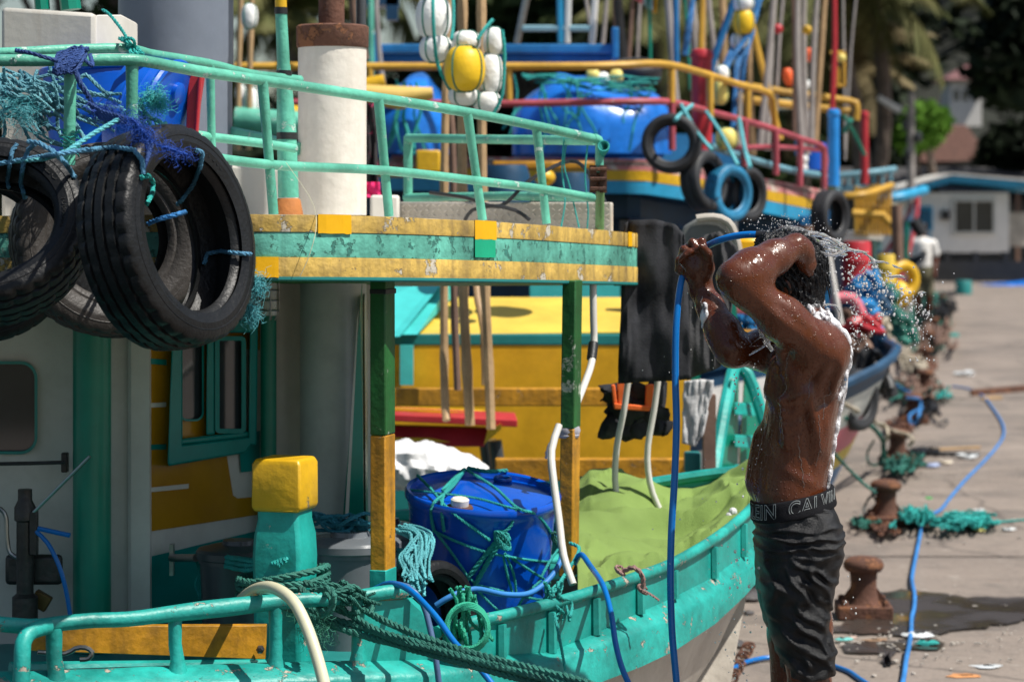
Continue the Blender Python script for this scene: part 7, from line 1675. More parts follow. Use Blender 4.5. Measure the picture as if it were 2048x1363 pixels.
# rails
pipe('yellow_top_rail', [(470,133,13.2),(900,133,13.2),(1200,132,13.2),(1320,128,13.4),(1400,145,13.8),(1480,170,14.3),(1530,183,14.6),(1545,200,14.7),(1550,250,14.75)], .022, MT['railyellow'], B3, 8, .1)
for x,y0,y1,Y in ((1343,136,205,13.5),(1420,152,235,13.9),(1495,172,240,14.4),(1017,134,200,13.2),(740,134,200,13.2)): pipe('yellow_stanchion', [(x,y0,Y),(x,y1,Y)], .022, MT['railyellow'], B3)
pipe('red_mid_rail', [(560,205,13.4),(1000,207,13.3),(1280,203,13.3),(1350,206,13.6),(1430,226,14.0),(1520,250,14.5),(1600,277,15.1),(1648,297,15.5),(1648,345,15.5)], .020, MT['railred'], B3, 8, .1)
for x,y0,y1,Y in ((1344,206,300,13.5),(1490,238,340,14.3),(1552,258,350,14.7),(1600,278,372,15.1),(1648,297,385,15.5)): pipe('red_stanchion', [(x,y0,Y),(x,y1,Y)], .020, MT['railred'], B3)
pipe('red_lower_rail', [(1470,296,14.3),(1552,294,14.8),(1645,300,15.5)], .016, MT['railred'], B3)
pipe('teal_lower_rail', [(1420,292,13.9),(1500,318,14.5),(1580,340,15.1),(1650,352,15.6)], .022, mat('blue_grey_pipe', (.12,.27,.33), .5, .2), B3)
# red chimney, blue post
def stack(label, x0, x1, y0, y1, Y, m, cap=True):
    r = (x1-x0)/2*Y/F; c = P((x0+x1)/2, y1, Y); h = P(0,y0,Y).z - c.z; t = thing('chimney_pipe', label, 'pipe', tuple(c))
    b = MB(); b.lathe([(r,0),(r,h*.90)], c, 20); obj('pipe_body', b, m, t)
    b = MB(); b.lathe([(r*1.0,h*.9),(r*1.12,h*.91),(r*1.15,h*.94),(r*1.0,h*.985),(r*.6,h*1.0)], c, 20); obj('pipe_head', b, m, t); return t
stack('thick dark red chimney standing on the blue boat roof', 1382,1424,98,300,14.6,MT['redpaint'])
stack('bright sky blue round post forward on the blue boat', 1656,1679,218,372,16.5,mat('bright_sky_blue', (.01,.22,.62), .4, .15))
stack('slim red post farther away right of the sky blue post', 1721,1737,222,368,21,MT['redpaint'])
# blue beam frame
BB = thing('blue_bench_frame', 'long blue beam frame raised above the blue boat roof', 'frame', tuple(P(985,130,14.8)))
b = MB(); pbox(b,742,88,1236,106,14.8,.2); pbox(b,742,108,1236,128,14.9,.1); obj('beam', b, MT['bluepaint'], BB, bevel=.01, smooth=False)
b = MB(); pbox(b,1224,54,1238,118,14.75,.1); obj('beam_end', b, MT['bluepaint'], BB, bevel=.01, smooth=False)
b = MB(); pbox(b,738,66,754,130,14.75,.1); obj('beam_end', b, MT['bluepaint'], BB, bevel=.01, smooth=False)
b = MB(); pbox(b,720,-30,795,10,15.2,.3); pbox(b,772,-30,795,40,15.2,.1); obj('dark_box', b, MT['darkblue'], BB, smooth=False)
LD = thing('ladder_frame', 'pale blue ladder frame rising from the blue beam', 'ladder', tuple(P(1110,85,15.2)))
for x0,x1,m in ((1052,1034,'steel'),(1120,1122,'skyblue'),(1136,1134,'greywhite'),(1182,1168,'palewhite')):
    b = MB(); b.tube([P(x0,-90 if x0!=1182 else -90,15.2) if False else P(2*x0-x1,-84,15.2), P(x1 if x0!=1182 else 1184,86,15.2)], .022, 6); obj('ladder_leg', b, MT[m], LD)
for y in (57,): b = MB(); b.tube([P(1036,y,15.2),P(1180,y,15.2)], .02, 6); obj('ladder_rung', b, mat('pale_blue_pipe', (.2,.36,.42), .5, .1), LD)
# tarpaulin covered barrels with netting on the roof of the blue boat
def lump(label, x0, x1, y0, y1, Y, m, seed, sag=.5):
    b = MB(); rows = []; n = 40; k = 22
    for i in range(n+1):
        u = i/n; x = x0+(x1-x0)*u; prof = math.sin(math.pi*min(1,max(0,u*.96+.02)))**.22; row = []
        for j in range(k+1):
            v = j/k; a = math.pi*v
            dy = -math.cos(a)*.62; hh = math.sin(a)**.5
            ht = (P(0,y0,Y).z-P(0,y1,Y).z)*prof*(1+.10*math.sin(u*9+seed)+.05*mnoise.noise(Vector((u*9,v*5,seed))))
            p = P(x,y1,Y); row.append(Vector((p.x, Y + dy*prof, p.z + hh*ht)))
        rows.append(row)
    b.grid(rows); o = one('tarpaulin_load', label, 'tarpaulin', b, m, ang=60); return o
lump('blue tarpaulin covered load between the exhaust and the floats on the blue boat', 735,905,158,312,13.9,MT['bluetarp'],2)
lump('large blue tarpaulin covered load right of the floats on the blue boat roof', 1025,1335,158,312,14.3,MT['bluetarp'],5)
rr = random.Random(31); b = MB()
for k in range(13):
    x0 = rr.uniform(1030,1300); Yq = 13.62
    b.tube(spline([P(*q) for q in squiggle(rr, x0,rr.uniform(150,200),x0+rr.uniform(-60,60),rr.uniform(240,315),Yq,4,8)], .06), .006, 4)
for k in range(7): b.tube(spline([P(*q) for q in squiggle(rr, 1040+k*8,150+k*2,1320-k*4,160+k*6,13.75,7,7)], .06), .006, 4)
o = one('netting', 'green cord netting lashed over the large blue tarpaulin', 'netting', b, MT['ropeteal']); o['kind'] = 'stuff'
b = MB()
for k in range(8): x0 = rr.uniform(745,880); b.tube(spline([P(*q) for q in squiggle(rr, x0,165,x0+rr.uniform(-50,50),305,13.2,4,8)], .06), .008, 4)
o = one('netting', 'green cord netting over the smaller blue tarpaulin load', 'netting', b, MT['ropeteal']); o['kind'] = 'stuff'
for i,(x,y) in enumerate(((1185,150),(1205,158),(1232,152))):
    fl(['pale yellow bundle top left on the big tarpaulin','small pale bundle in the middle on the big tarpaulin','small white bundle right on the big tarpaulin'][i], x-14,y-12,x+16,y+14,14.0,'pw'[i%2],80,False,'small bundles on the tarpaulin')
b = MB(); b.tube(PP([(722,188,12.6),(800,196,12.6),(866,186,12.6)]), [.05,.062,.03], 12); one('yellow_bundle', 'rolled yellow tube lying before the small tarpaulin load', 'roll', b, mat('pale_ochre_roll', (.62,.42,.10), .6, .1))
b = MB(); b.tube(PP([(690,180,12.8),(770,165,12.8)]), .045, 12); one('yellow_bundle', 'short yellow tube beside the exhaust column', 'roll', b, MT['yellow'])
b = MB(); b.tube(PP([(470,238,12.4),(560,246,12.4),(640,250,12.4)]), .065, 12); one('mint_roll', 'mint coloured roll behind the turquoise mast', 'roll', b, MT['mint'])
b = MB(); b.tube(PP([(575,232,12.6),(640,240,12.6)]), .06, 12); one('yellow_bundle', 'yellow roll partly hidden behind the turquoise mast', 'roll', b, MT['yellow'])
# patterned cloth and pink thing hanging by the column
b = cloth([(728,205),(752,205)],[(728,385),(758,380)], 9.0, amp=.02, seed=2, nu=10); one('black_cloth', 'black cloth with pink dots hanging beside the exhaust column', 'cloth', b, mat('dotted_cloth', (.015,.013,.014), .9, .3, chip=(.5,.03,.12), chip_amt=.45, chip_scale=26))
b = cloth([(732,364),(760,364)],[(730,394),(762,396)], 8.9, amp=.01, seed=4, nu=8, nv=8); one('pink_cloth', 'small hot pink cloth behind the rail foot by the column', 'cloth', b, mat('hot_pink', (.8,.02,.16), .8, .1))
# things on boat 3's roof edge level behind the near rail
for lab,x0,y0,x1,y1,Y,m in (('dark brown crate with yellow lip on the middle roof edge',832,300,880,345,12.8,'yellow'),('yellow plank laid along the middle roof behind the near rail',985,322,1190,338,12.6,'yelplank')):
    b = MB(); pbox(b,x0,y0,x1,y1,Y,.3); one('crate' if 'crate' in lab else 'plank', lab, 'crate' if 'crate' in lab else 'plank', b, MT[m], bevel=.01)
for lab,x0,x1,y0,y1,Y in (('dark low tank behind the near front rail, left',960,1060,330,420,11.5),('dark low tank behind the near front rail, right',1095,1180,345,420,11.5)):
    b = MB(); r = (x1-x0)/2*Y/F; c = P((x0+x1)/2,y1,Y); b.lathe([(r,0),(r,P(0,y0,Y).z-c.z-.05),(r*.85,P(0,y0,Y).z-c.z)], c, 24); one('dark_tank', lab, 'tank', b, MT['darkblue'], ang=30)
b = MB(); b.ball(P(1090,355,11.3), (.05,.05,.04), 12, 8); one('yellow_basin', 'yellow rounded basin between the two dark tanks', 'basin', b, MT['yellow'])
# tyres on the third boat
tyre('black tyre with a blue inside lying against the red rail', (1341,285), 13.1, .33, .14, (-.15,-.99,.05), MT['rubberfar'], detail=False, inner=None, group='tyres on the blue boat')
tyre('black tyre hanging leftmost of the trio on the banded roof', (1426,360), 13.2, .335, .12, (.80,-.6,.1), MT['rubberfar'], detail=False, group='tyres on the blue boat')
tyre('sky blue painted tyre in the middle of the trio', (1470,386), 13.3, .32, .10, (.68,-.72,.0), mat('faded_blue_tyre', (.012,.17,.32), .5, .4, chip=(.02,.02,.025), chip_amt=.5, chip_scale=12), detail=False, group='tyres on the blue boat')
tyre('black tyre hanging rightmost of the trio on the banded roof', (1504,388), 13.5, .31, .11, (.72,-.68,.0), MT['rubberfar'], detail=False, group='tyres on the blue boat')
tyre('black tyre hanging alone below the sky blue post', (1677,432), 15.0, .33, .12, (.80,-.6,.0), MT['rubberfar'], detail=False, group='tyres on the blue boat')
tyre('black tyre lying on the roof behind the yellow rail', (1275,125), 14.8, .30, .12, (0,-.3,.95), MT['rubberfar'], detail=False, group='tyres on the blue boat')
for i,(pts) in enumerate([[(1362,208,13.2),(1395,265,13.1),(1425,300,13.0)],[(1412,222,13.4),(1440,262,13.3),(1476,330,13.1)],[(1385,210,13.3),(1365,225,13.2),(1350,240,13.0)],[(1478,236,13.9),(1490,300,13.6),(1500,335,13.4)]]):
    b = MB(); b.tube(spline(PP(pts), .06), .012, 5); one('rope', ['pale rope from the red rail down to the black tyre, left','pale rope from the red rail down to the sky blue tyre','short pale rope above the tyre leaning on the red rail','thin rope dropping to the rightmost tyre of the trio'][i], 'rope', b, MT['ropeaqua'])
fl('pale yellow float under a white one beside the red chimney', 1425,160,1458,210,14.2,'p'); fl('white float topping the pale yellow one by the red chimney', 1427,131,1460,166,14.25,'w'); fl('pale yellow float low beside the foot of the red chimney', 1430,256,1476,300,14.0,'p')
fl('yellow float high between white ones on the blue cord', 1466,18,1510,70,14.5,'y'); fl('white float above the high yellow float', 1467,-12,1509,24,14.5,'w'); fl('white float just under the high yellow float', 1460,66,1498,97,14.55,'w')
fl('small white float above the small yellow pair, far poles', 1600,160,1622,182,20,'w'); fl('left half of the small yellow float pair, far poles', 1602,175,1617,192,20,'y'); fl('right half of the small yellow float pair, far poles', 1617,172,1631,192,19.9,'y')
fl('white float on top of the far stack behind the red rail', 1616,214,1632,238,19,'w'); fl('white float in the middle of the far stack behind the red rail', 1597,238,1618,262,19,'w'); fl('white float at the bottom of the far stack behind the red rail', 1600,258,1622,280,19,'w')
fl('orange float on a cane pole, lower one', 1566,136,1588,172,18,'o',-14,False); fl('orange float on a grey pole, upper one', 1611,96,1626,124,18,'o',-8,False)
fl('white float lying before the far blue drum, upper', 1600,310,1618,328,17.5,'w'); fl('white float lying before the far blue drum, lower', 1600,328,1617,345,17.5,'w')
b = MB(); c = P(1625,340,17.8); b.lathe([(.11,0),(.11,.17),(.10,.20)], c, 20); one('plastic_drum', 'small royal blue drum behind the red rail end', 'drum', b, MT['blueplastic'])
# ---- forest of marker poles
pl = [ # x top, x bottom, y bottom, Y, r, material
 (1258,1256,135,16,.014,'polebrown','green_'),(1306,1302,210,16,.012,'tealdark',0),(1338,1352,210,15,.022,'polegrey',0),(1340,1353,140,14.9,.018,'bluepaint',0),(1388,1394,110,15.4,.030,'polegrey',0),(1404,1400,120,15.3,.020,'railyellow',0),(1424,1440,190,15.6,.018,'polegrey',0),(1440,1446,200,15.4,.024,'bamboo',0),
 (1470,1420,140,15,.022,'bluepaint',0),(1530,1440,160,14.8,.024,'bluepaint',0),(1545,1520,290,16,.020,'polegrey',0),(1560,1534,300,16.5,.018,'polegrey',0),(1580,1590,280,17,.016,'polebrown',0),(1602,1604,300,17,.024,'polegrey',0),(1618,1614,310,17.5,.020,'polegrey',0),(1638,1622,300,17.2,.020,'polegrey',0),(1652,1630,290,17.3,.020,'bamboo',0),
 (1664,1660,300,17.6,.020,'redpaint',0),(1500,1560,280,16.2,.022,'railyellow',0),(1228,1236,120,16.5,.020,'polebrown',0),(1246,1248,125,16.3,.030,'black',0),(1356,1330,300,17,.010,'polegrey',0),(1290,1272,200,18,.012,'polegrey',0),(1480,1478,300,17,.016,'polegrey',0),(1508,1506,310,17.4,.018,'bamboo',0),(1575,1548,320,18,.014,'polegrey',0),
 (1593,1596,310,18.4,.022,'bluepaint',0),(1685,1690,300,19,.010,'polegrey',0),(1715,1690,320,20,.010,'polegrey',0),(740,742,200,14,.02,'mint',0),(762,766,180,14.2,.016,'polegrey',0),(720,724,120,13,.035,'polebrown',0),(1175,1186,90,15.6,.012,'polegrey',0),(1208,1204,100,16,.014,'polegrey',0),(1370,1382,180,16.4,.014,'tealdark',0),(1412,1410,260,16.8,.012,'bamboo',0)]
adj = ['slim','thin','tall','narrow','long']; where = lambda x: ('above the long blue beam' if 990 < x < 1235 else 'right of the exhaust column' if x < 990 else 'by the striped flag' if x < 1330 else 'near the red chimney' if x < 1430 else 'by the high yellow float' if x < 1520 else 'in the far cluster' if x < 1660 else 'beside the sky blue post')
cols = dict(polebrown='brown', tealdark='green', polegrey='grey', bluepaint='blue', railyellow='yellow', bamboo='bamboo', redpaint='red', black='black', mint='mint green')
used = {}
for i,(xt,xb,yb,Y,r,m,_) in enumerate(pl):
    b = MB(); a = P(xb,yb,Y); c = P(xt,-8,Y); d = (c-a).normalized(); bend = Vector((rnd.uniform(-.04,.04),0,0)); e = c + d*rnd.uniform(.3,.9)
    sp_ = spline([a, a.lerp(e,.5)+bend, e], .2); b.tube(sp_, [r*(1.1-.3*k/len(sp_))*(1.12 if (m in ('bamboo','polegrey') and k%3==0) else 1) for k in range(len(sp_))], 7)
    lean = 'leaning right' if xt-xb > 12 else 'leaning left' if xt-xb < -12 else 'upright'
    lab = '%s %s marker pole %s %s' % (('thick' if r > .021 else 'thin'), cols[m], lean, where(xb)); used[lab] = used.get(lab,0)+1
    if used[lab] > 1: lab = lab.replace(' marker pole', ' marker pole, %s from left,' % ['','second','third','fourth','fifth'][used[lab]-1])
    one('marker_pole', lab, 'pole', b, MT[m], 'marker poles standing on the boats')
for lab,x,y,Y,m in (('small red knob float on a leaning grey pole',1556,58,16.5,'redpaint'),('small yellow knob on a grey pole',1614,60,17.4,'yellow'),('pale knob lamp on a thin frame by the palms',1683,116,18,'floatpale')):
    b = MB(); b.ball(P(x,y,Y), .035, 12, 8); one('pole_knob', lab, 'float', b, MT[m])
b = MB(); 
for q in (((1672,106),(1690,106)),((1672,172),(1690,172)),((1676,132),(1676,172)),((1688,106),(1688,172)),((1660,106),(1672,106))): b.tube([P(*q[0],18),P(*q[1],18)], .014, 5)
one('yellow_bracket', 'small square yellow bracket frame among the far poles', 'bracket', b, MT['railyellow'])
# flag
FL = thing('flag', 'pink, pale blue and yellow striped flag at the top of the picture', 'flag', tuple(P(1300,0,16)))
def flagstrip(x0,x1,ya0,ya1,yb0,yb1,m):
    b = MB(); rows = []
    for i in range(9):
        u = i/8; x = x0+(x1-x0)*u; rows.append([P(x, ya0+(ya1-ya0)*u, 16) + Vector((0,.03*math.sin(u*6+x*.1),0)), P(x, yb0+(yb1-yb0)*u, 16) + Vector((0,.04*math.sin(u*6+1+x*.1),0))])
    b.grid(rows); o = obj('stripe', b, m, FL); s_ = o.modifiers.new('t','SOLIDIFY'); s_.thickness = .003
flagstrip(1264,1286,-60,-50,-2,8,MT['pink']); flagstrip(1286,1305,-50,-45,8,24,mat('flag_pale_blue', (.30,.5,.52), .8, .1)); flagstrip(1305,1314,-45,-40,24,29,MT['yellow'])
# loose blue and teal cords high up between the poles
for i,pts in enumerate([[(1386,-10,15.2),(1378,50,15.1),(1370,110,15.1)],[(1524,-10,14.6),(1500,60,14.5),(1462,120,14.4),(1440,160,14.3)],[(1465,95,14.5),(1450,140,14.4),(1448,175,14.4)],[(1490,98,14.6),(1475,130,14.5),(1470,200,14.4),(1466,260,14.3)],[(1505,60,14.7),(1490,110,14.6),(1484,180,14.6)]]):
    b = MB()
    for k in range(3): b.rope([P(x+rr.uniform(-3,3),y,Y) for x,y,Y in pts], .016, n=4)
    one('rope', ['blue rope hank hanging left of the red chimney top','blue rope slanting down beside the high yellow float','blue rope below the lower white float, left strand','blue rope below the lower white float, right strand','blue rope hank right of the high yellow float'][i], 'rope', b, MT['ropeblue'])
# second yellow rail behind
B4 = boat_thing('boat behind the blue one with a second yellow roof rail and pale blue canopy', 2.0, 18)
pipe('yellow_top_rail', [(1470,168,18),(1600,188,18),(1700,202,18.2),(1714,212,18.2),(1712,240,18.2)], .026, MT['railyellow'], B4, 8, .2); pipe('yellow_low_rail', [(1470,196,18.2),(1600,212,18.2),(1700,222,18.2)], .03, MT['railyellow'], B4); 
b = MB(); pbox(b,1545,198,1602,214,18.4,.4); obj('pale_canopy', b, mat('pale_teal_panel', (.35,.52,.5), .6, .1), B4, smooth=False)
b = MB(); pbox(b,1240,268,1480,330,19,.3); obj('low_cabin', b, MT['bluepaint'], B4, smooth=False)
pipe('green_stay', [(1702,240,18),(1690,262,18.2)], .02, MT['tealdark'], B4); pipe('green_brace', [(1682,222,18.4),(1706,262,18.6),(1730,310,18.8)], .014, MT['tealdark'], B4)
bow_hull(B4, Vector((P(1775,0,18.2).x,18.2,1.05)), 6, 2.4, .4, [(.16,MT['bluepaint']),(.40,MT['skyblue']),(.62,MT['bluepaint']),(2.1,MT['black'])])
# bow of the blue boat: pink, white and yellow hull
bow_hull(B3, Vector((P(1762,0,14.6).x,14.6,.98)), 6, 2.5, .5, blunt=.42, bands=[(.10,MT['darkblue']),(.30,MT['palewhite']),(.48,MT['pink']),(.60,MT['panelyel']),(2.1,MT['bluepaint'])])
# deck clutter at the bows
for lab,q,m,cat in (('red plastic drum standing at the bow of the blue boat',(1683,1742,482,600,16.2),'redplastic','drum'),('yellow drum standing behind the yellow buoy at the bows',(1752,1790,508,590,18.6),'panelyel','drum')):
    x0,x1,y0,y1,Y = q; r = (x1-x0)/2*Y/F; c = P((x0+x1)/2,y1,Y); h = P(0,y0,Y).z-c.z; b = MB(); b.lathe([(r*.94,0),(r,.03),(r,h*.3),(r*1.05,h*.33),(r,h*.36),(r,h*.64),(r*1.05,h*.67),(r,h*.7),(r,h*.95),(r*.9,h)], c, 24)
    one('plastic_drum', lab, cat, b, mat('red_plastic', (.50,.03,.04), .4, .15) if m == 'redplastic' else MT[m], ang=40)
b = MB(); b.tube(PP([(1655,500,15.2),(1672,600,15.2),(1698,740,15.2)]), .022, 8); one('white_pole', 'pale grey pole slanting down behind the man\'s shoulder', 'pole', b, MT['palewhite'])
b = MB(); b.tube(spline(PP([(1672,596,15.4),(1705,596,15.4),(1722,625,15.4),(1735,665,15.4)]), .1), .035, 8); one('pink_rail', 'pink curved rail pipe at the bow behind the splash', 'rail', b, MT['pink'])
b = MB(); b.tube(spline(PP([(1690,700,15),(1730,668,15),(1760,640,15)]), .1), .022, 8); one('pink_rail', 'thin pink brace slanting up at the bow', 'rail', b, MT['pink'])
b = MB(); b.tube(PP([(1744,480,16.4),(1750,680,16.4)]), .03, 8); one('dark_post', 'dark green post standing at the bows behind the splash', 'post', b, mat('bottle_green', (.02,.06,.05), .6, .2))
b = MB(); b.tube(PP([(1793,410,19),(1796,545,19)]), .045, 8); one('brown_post', 'thick brown mooring post beside the yellow buoy', 'post', b, MT['polebrown'])
def bundle(label, x, y, Y, rx, rz, m, seed, cat='bundle'):
    r_ = random.Random(seed); b = MB(); c = P(x,y,Y)
    for k in range(9):
        o_ = Vector((r_.uniform(-1,1)*rx*.6, r_.uniform(-.1,.1), r_.uniform(-1,1)*rz*.6)); pts = [c + o_ + Vector((r_.uniform(-1,1)*rx*.7, r_.uniform(-.08,.08), r_.uniform(-1,1)*rz*.7)) for _ in range(5)]
        b.tube(spline(pts, .05), r_.uniform(.25,.42)*min(rx,rz), 7)
    return one('folded_bundle', label, cat, b, m)
bundle('bright blue folded tarpaulin hanging at the bow below the red drum', 1735,590,15.6,.09,.13,mat('mid_blue_sheet', (.01,.17,.40), .5, .4),1)
bundle('darker blue net bundle on the bow behind the pink rail', 1765,610,16.8,.07,.09,MT['darkblue'],2)
bundle('sky blue rope bundle draped over the banded bow', 1765,700,15.1,.07,.11,mat('bright_sky_blue', (.01,.22,.62)),3)
bundle('beige net bundle on the bow behind the splash', 1748,655,15.8,.09,.07,MT['ropebeige'],4)
bundle('green net bundle beside the yellow buoy', 1778,590,18,.07,.07,MT['ropegreen'],5)
bundle('brown net pile on the deck right behind the nape', 1700,640,16.2,.07,.06,MT['polebrown'],6)
bundle('blue net heap low on the bow', 1700,620,16.6,.08,.12,MT['darkblue'],8)
bundle('blue crumpled tarpaulin between the arm and the bow stem', 1500,655,12.5,.08,.06,MT['bluepaint'],9)
bundle('dark red net bundle heaped on the bow rail behind the back', 1722,652,14.7,.10,.07,MT['redpaint'],21)
bundle('black net bundle hanging over the banded bow', 1742,745,14.3,.09,.12,MT['black'],22)
bundle('brown rope bundle at the foot of the pink rail', 1712,700,14.6,.08,.07,MT['polebrown'],23)
bundle('dark teal net bundle between the blue bow and the quay', 1798,650,18,.10,.12,MT['ropegreen'],25)
tyre('black tyre hung on the banded bow just right of the back', (1728,800), 13.9, .36, .12, (.75,-.65,.0), MT['rubberfar'], detail=False, group='tyres on the blue boat')
b = MB(); b.torus(.115,.045,P(1806,560,19),frame_m((.5,-.85,0)),26,10); one('life_ring', 'yellow ring buoy hanging at the far bows', 'ring buoy', b, MT['yellow'])
b = MB(); b.lathe([(.0,-.10),(.07,-.07),(.095,0),(.07,.08),(.0,.12)], P(1800,590,19.2), 16, cap=False); one('yellow_buoy', 'pale yellow round buoy below the yellow ring', 'buoy', b, MT['floatyellow'], ang=60)
# red striped piece between arm and bow
b = MB(); pbox(b,1470,612,1508,628,12.2,.1); one('red_striped_box', 'small red and white box top seen past the raised elbow', 'box', b, MT['redfaded'], bevel=.01)
b = MB(); pbox(b,1462,628,1520,658,12.6,.1); one('blue_crate', 'blue crate under the small red box past the elbow', 'crate', b, MT['bluepaint'], bevel=.01)
b = MB(); pbox(b,1470,660,1530,676,12.3,.1); one('yellow_plank', 'yellow plank edge past the raised elbow', 'plank', b, MT['yelplank'], bevel=.01)
# right hand far boats
B5 = boat_thing('small boat with yellow slatted railing and a white and teal deckhouse roof', 3.4, 23)
for i in range(9): x = 1712+i*8.5; pipe('yellow_slat', [(x,372+4*math.sin(i),22.5),(x,470,22.5)], .018, MT['railyellow'], B5, 6)
pipe('yellow_top_rail', [(1690,392,22),(1730,388,22),(1784,370,22.5)], .03, MT['railyellow'], B5); pipe('yellow_mid_rail', [(1705,426,22.4),(1770,430,22.4)], .035, MT['railyellow'], B5); pipe('yellow_foot', [(1765,430,22.4),(1790,455,22.4)], .035, MT['railyellow'], B5)
pipe('blue_top_rail', [(1672,352,22.8),(1740,345,22.8),(1790,338,23)], .03, mat('blue_grey_pipe', (.12,.27,.33)), B5); pipe('blue_low_rail', [(1672,378,22.8),(1790,372,23)], .022, mat('blue_grey_pipe', (.12,.27,.33)), B5)
for i in range(7): x = 1680+i*17; pipe('blue_slat', [(x,350-i*1.5,22.9),(x,378,22.9)], .016, mat('blue_grey_pipe', (.12,.27,.33)), B5, 6)
b = MB(); pbox(b,1670,463,1766,482,22.6,1.0); obj('white_roof_edge', b, MT['palewhite'], B5, bevel=.01, smooth=False)
b = MB(); pbox(b,1668,482,1764,500,22.65,1.0); obj('teal_fascia', b, mat('greyish_teal', (.10,.22,.22), .6, .15), B5, smooth=False)
b = MB(); pbox(b,1690,500,1764,620,23.2,.8); obj('dark_cabin', b, MT['darkblue'], B5, smooth=False)
bow_hull(B5, Vector((P(1812,0,23).x,23,1.0)), 6, 2.4, .5, [(.3,MT['darkgrey']),(.9,MT['bluepaint']),(2.1,MT['black'])])
B6 = boat_thing('distant boat with light blue rails right of the brown post', 5.0, 30)
pipe('light_blue_rail', [(1758,400,29),(1800,393,29),(1850,380,29.5)], .06, MT['skyblue'], B6); b = MB(); pbox(b,1745,404,1812,414,29.2,1.2); obj('cream_canopy', b, mat('cream_panel', (.6,.52,.38), .6, .1), B6, smooth=False)
b = MB(); pbox(b,1765,414,1790,470,29.5,.5); obj('blue_cabin', b, MT['bluepaint'], B6, smooth=False)
b = MB(); pbox(b,1812,440,1818,520,29.5,.2); obj('teal_post', b, MT['tealdark'], B6, smooth=False)
bow_hull(B6, Vector((P(1830,0,30).x,30,1.0)), 6, 2.4, .5, [(.3,MT['redfaded']),(.6,MT['palewhite']),(2.1,MT['darkblue'])])
B7 = boat_thing('farthest boat with a red, white and blue striped bow', 5.9, 36)
bow_hull(B7, Vector((P(1836,0,36).x,36,2.1)), 2.4, 1.2, .5, [(.10,MT['redpaint']),(.26,MT['palewhite']),(.42,MT['skyblue']),(.5,MT['black'])], zlow=1.2)
bow_hull(B7, Vector((P(1850,0,38).x,38,1.2)), 5, 2.2, .5, [(.5,MT['black']),(.8,MT['redpaint']),(2.1,MT['black'])])
b = MB(); b.tube(PP([(1826,440,34),(1846,470,34)]), .09, 8); one('dark_rubber_fender', 'black fender hung under the striped far bow', 'fender', b, MT['black'])
# ------------------------------------------------------------------ bollards
def bollard(label, x, ybase, sc=1.0):
    g = G(x, ybase); t = thing('bollard', label, 'bollard', (g.x, g.y, 0), 'rusty mushroom bollards along the quay edge'); a = rnd.uniform(-.1,.1)
    b = MB(); b.box((g.x,g.y,.03*sc), (.235*sc,.235*sc,.055*sc), a); obj('base_plate', b, MT['rust'], t, bevel=.006)
    b = MB(); b.lathe([(.075,.058),(.066,.075),(.058,.11),(.056,.15),(.060,.19),(.058,.20)], (g.x,g.y,0), 28); obj('stem', b, MT['rust'], t, ang=60) if sc == 1 else obj('stem', b, MT['rust'], t)
    b = MB(); b.lathe([(.05,.195),(.075,.198),(.086,.212),(.088,.228),(.080,.246),(.055,.258),(.0,.261)], (g.x,g.y,0), 32, cap=False); obj('mushroom_head', b, MT['rust'], t, ang=70)
    for k in range(4):
        q = Matrix.Rotation(a,3,'Z') @ Vector(((-1)**(k//2)*.088, (-1)**(k%2)*.088, 0)); b = MB(); b.lathe([(.016,.057),(.016,.075),(.010,.082)], (g.x+q.x,g.y+q.y,0), 6); obj('bolt', b, MT['rust'], t)
    for k in range(2):
        b = MB(); s = -1 if k else 1; d = Matrix.Rotation(a,3,'Z') @ Vector((s,0,0)); n_ = Vector((-d.y,d.x,0))*.008; c = Vector((g.x,g.y,0)); A_ = c+d*.055+Vector((0,0,.057)); B_ = c+d*.108+Vector((0,0,.057)); C_ = c+d*.055+Vector((0,0,.13))
        b.add([A_-n_,B_-n_,C_-n_,A_+n_,B_+n_,C_+n_],[(0,1,2),(5,4,3),(0,3,4,1),(1,4,5,2),(2,5,3,0)]); obj('gusset', b, MT['rust'], t, smooth=False)
    return t
BOL = [(1727,1232,'nearest rusty bollard, free of ropes, beside the puddle'),(1772,1050,'second rusty bollard with a dark green rope loop and net heap'),(1795,930,'third rusty bollard with a beige rope over its head'),(1826,846,'fourth rusty bollard with blue rope round its stem'),(1850,790,'fifth bollard wrapped in green net'),(1852,737,'sixth bollard, brown among beige ropes'),(1858,700,'seventh bollard, dark and small'),(1868,668,'eighth bollard with teal rope, farther down the quay'),(1876,640,'ninth small far bollard'),(1886,615,'farthest bollard near the standing person')]
for x,y,l in BOL: bollard(l, x, y)
def grope(label, pts, r, m, cat='rope', z=None, step=.03, group=None):
    """pts: (x px, y px, height) measured on the quay"""
    out = []
    for x,y,h in pts: out.append(G(x,y,h))
    b = MB(); b.rope(out, r, n=5) if r > .006 else b.tube(spline(out, .03), r, 6); return one('rope', label, cat, b, m, group)
def heap(label, x0, x1, y0, y1, n, m, seed, h=.05, r=.007, name='rope_heap'):
    r_ = random.Random(seed); b = MB()
    for k in range(n):
        pts = []; cx_ = min(x1,max(x0,r_.gauss((x0+x1)/2,(x1-x0)*.24))); cy_ = min(y1,max(y0,r_.gauss((y0+y1)/2,(y1-y0)*.22)))
        for i in range(6): pts.append(G(cx_+r_.uniform(-1,1)*(x1-x0)*.16, cy_+r_.uniform(-1,1)*(y1-y0)*.3, r_.uniform(.008,h)))
        b.tube(spline(pts, .04), r, 5)
    o = one(name, label, 'rope heap', b, m); o['kind'] = 'stuff'; return o
heap('heap of dark teal netting rope beside the second bollard, right part', 1855,1985,1024,1052,60,MT['ropeteal'],1,.07,.006)
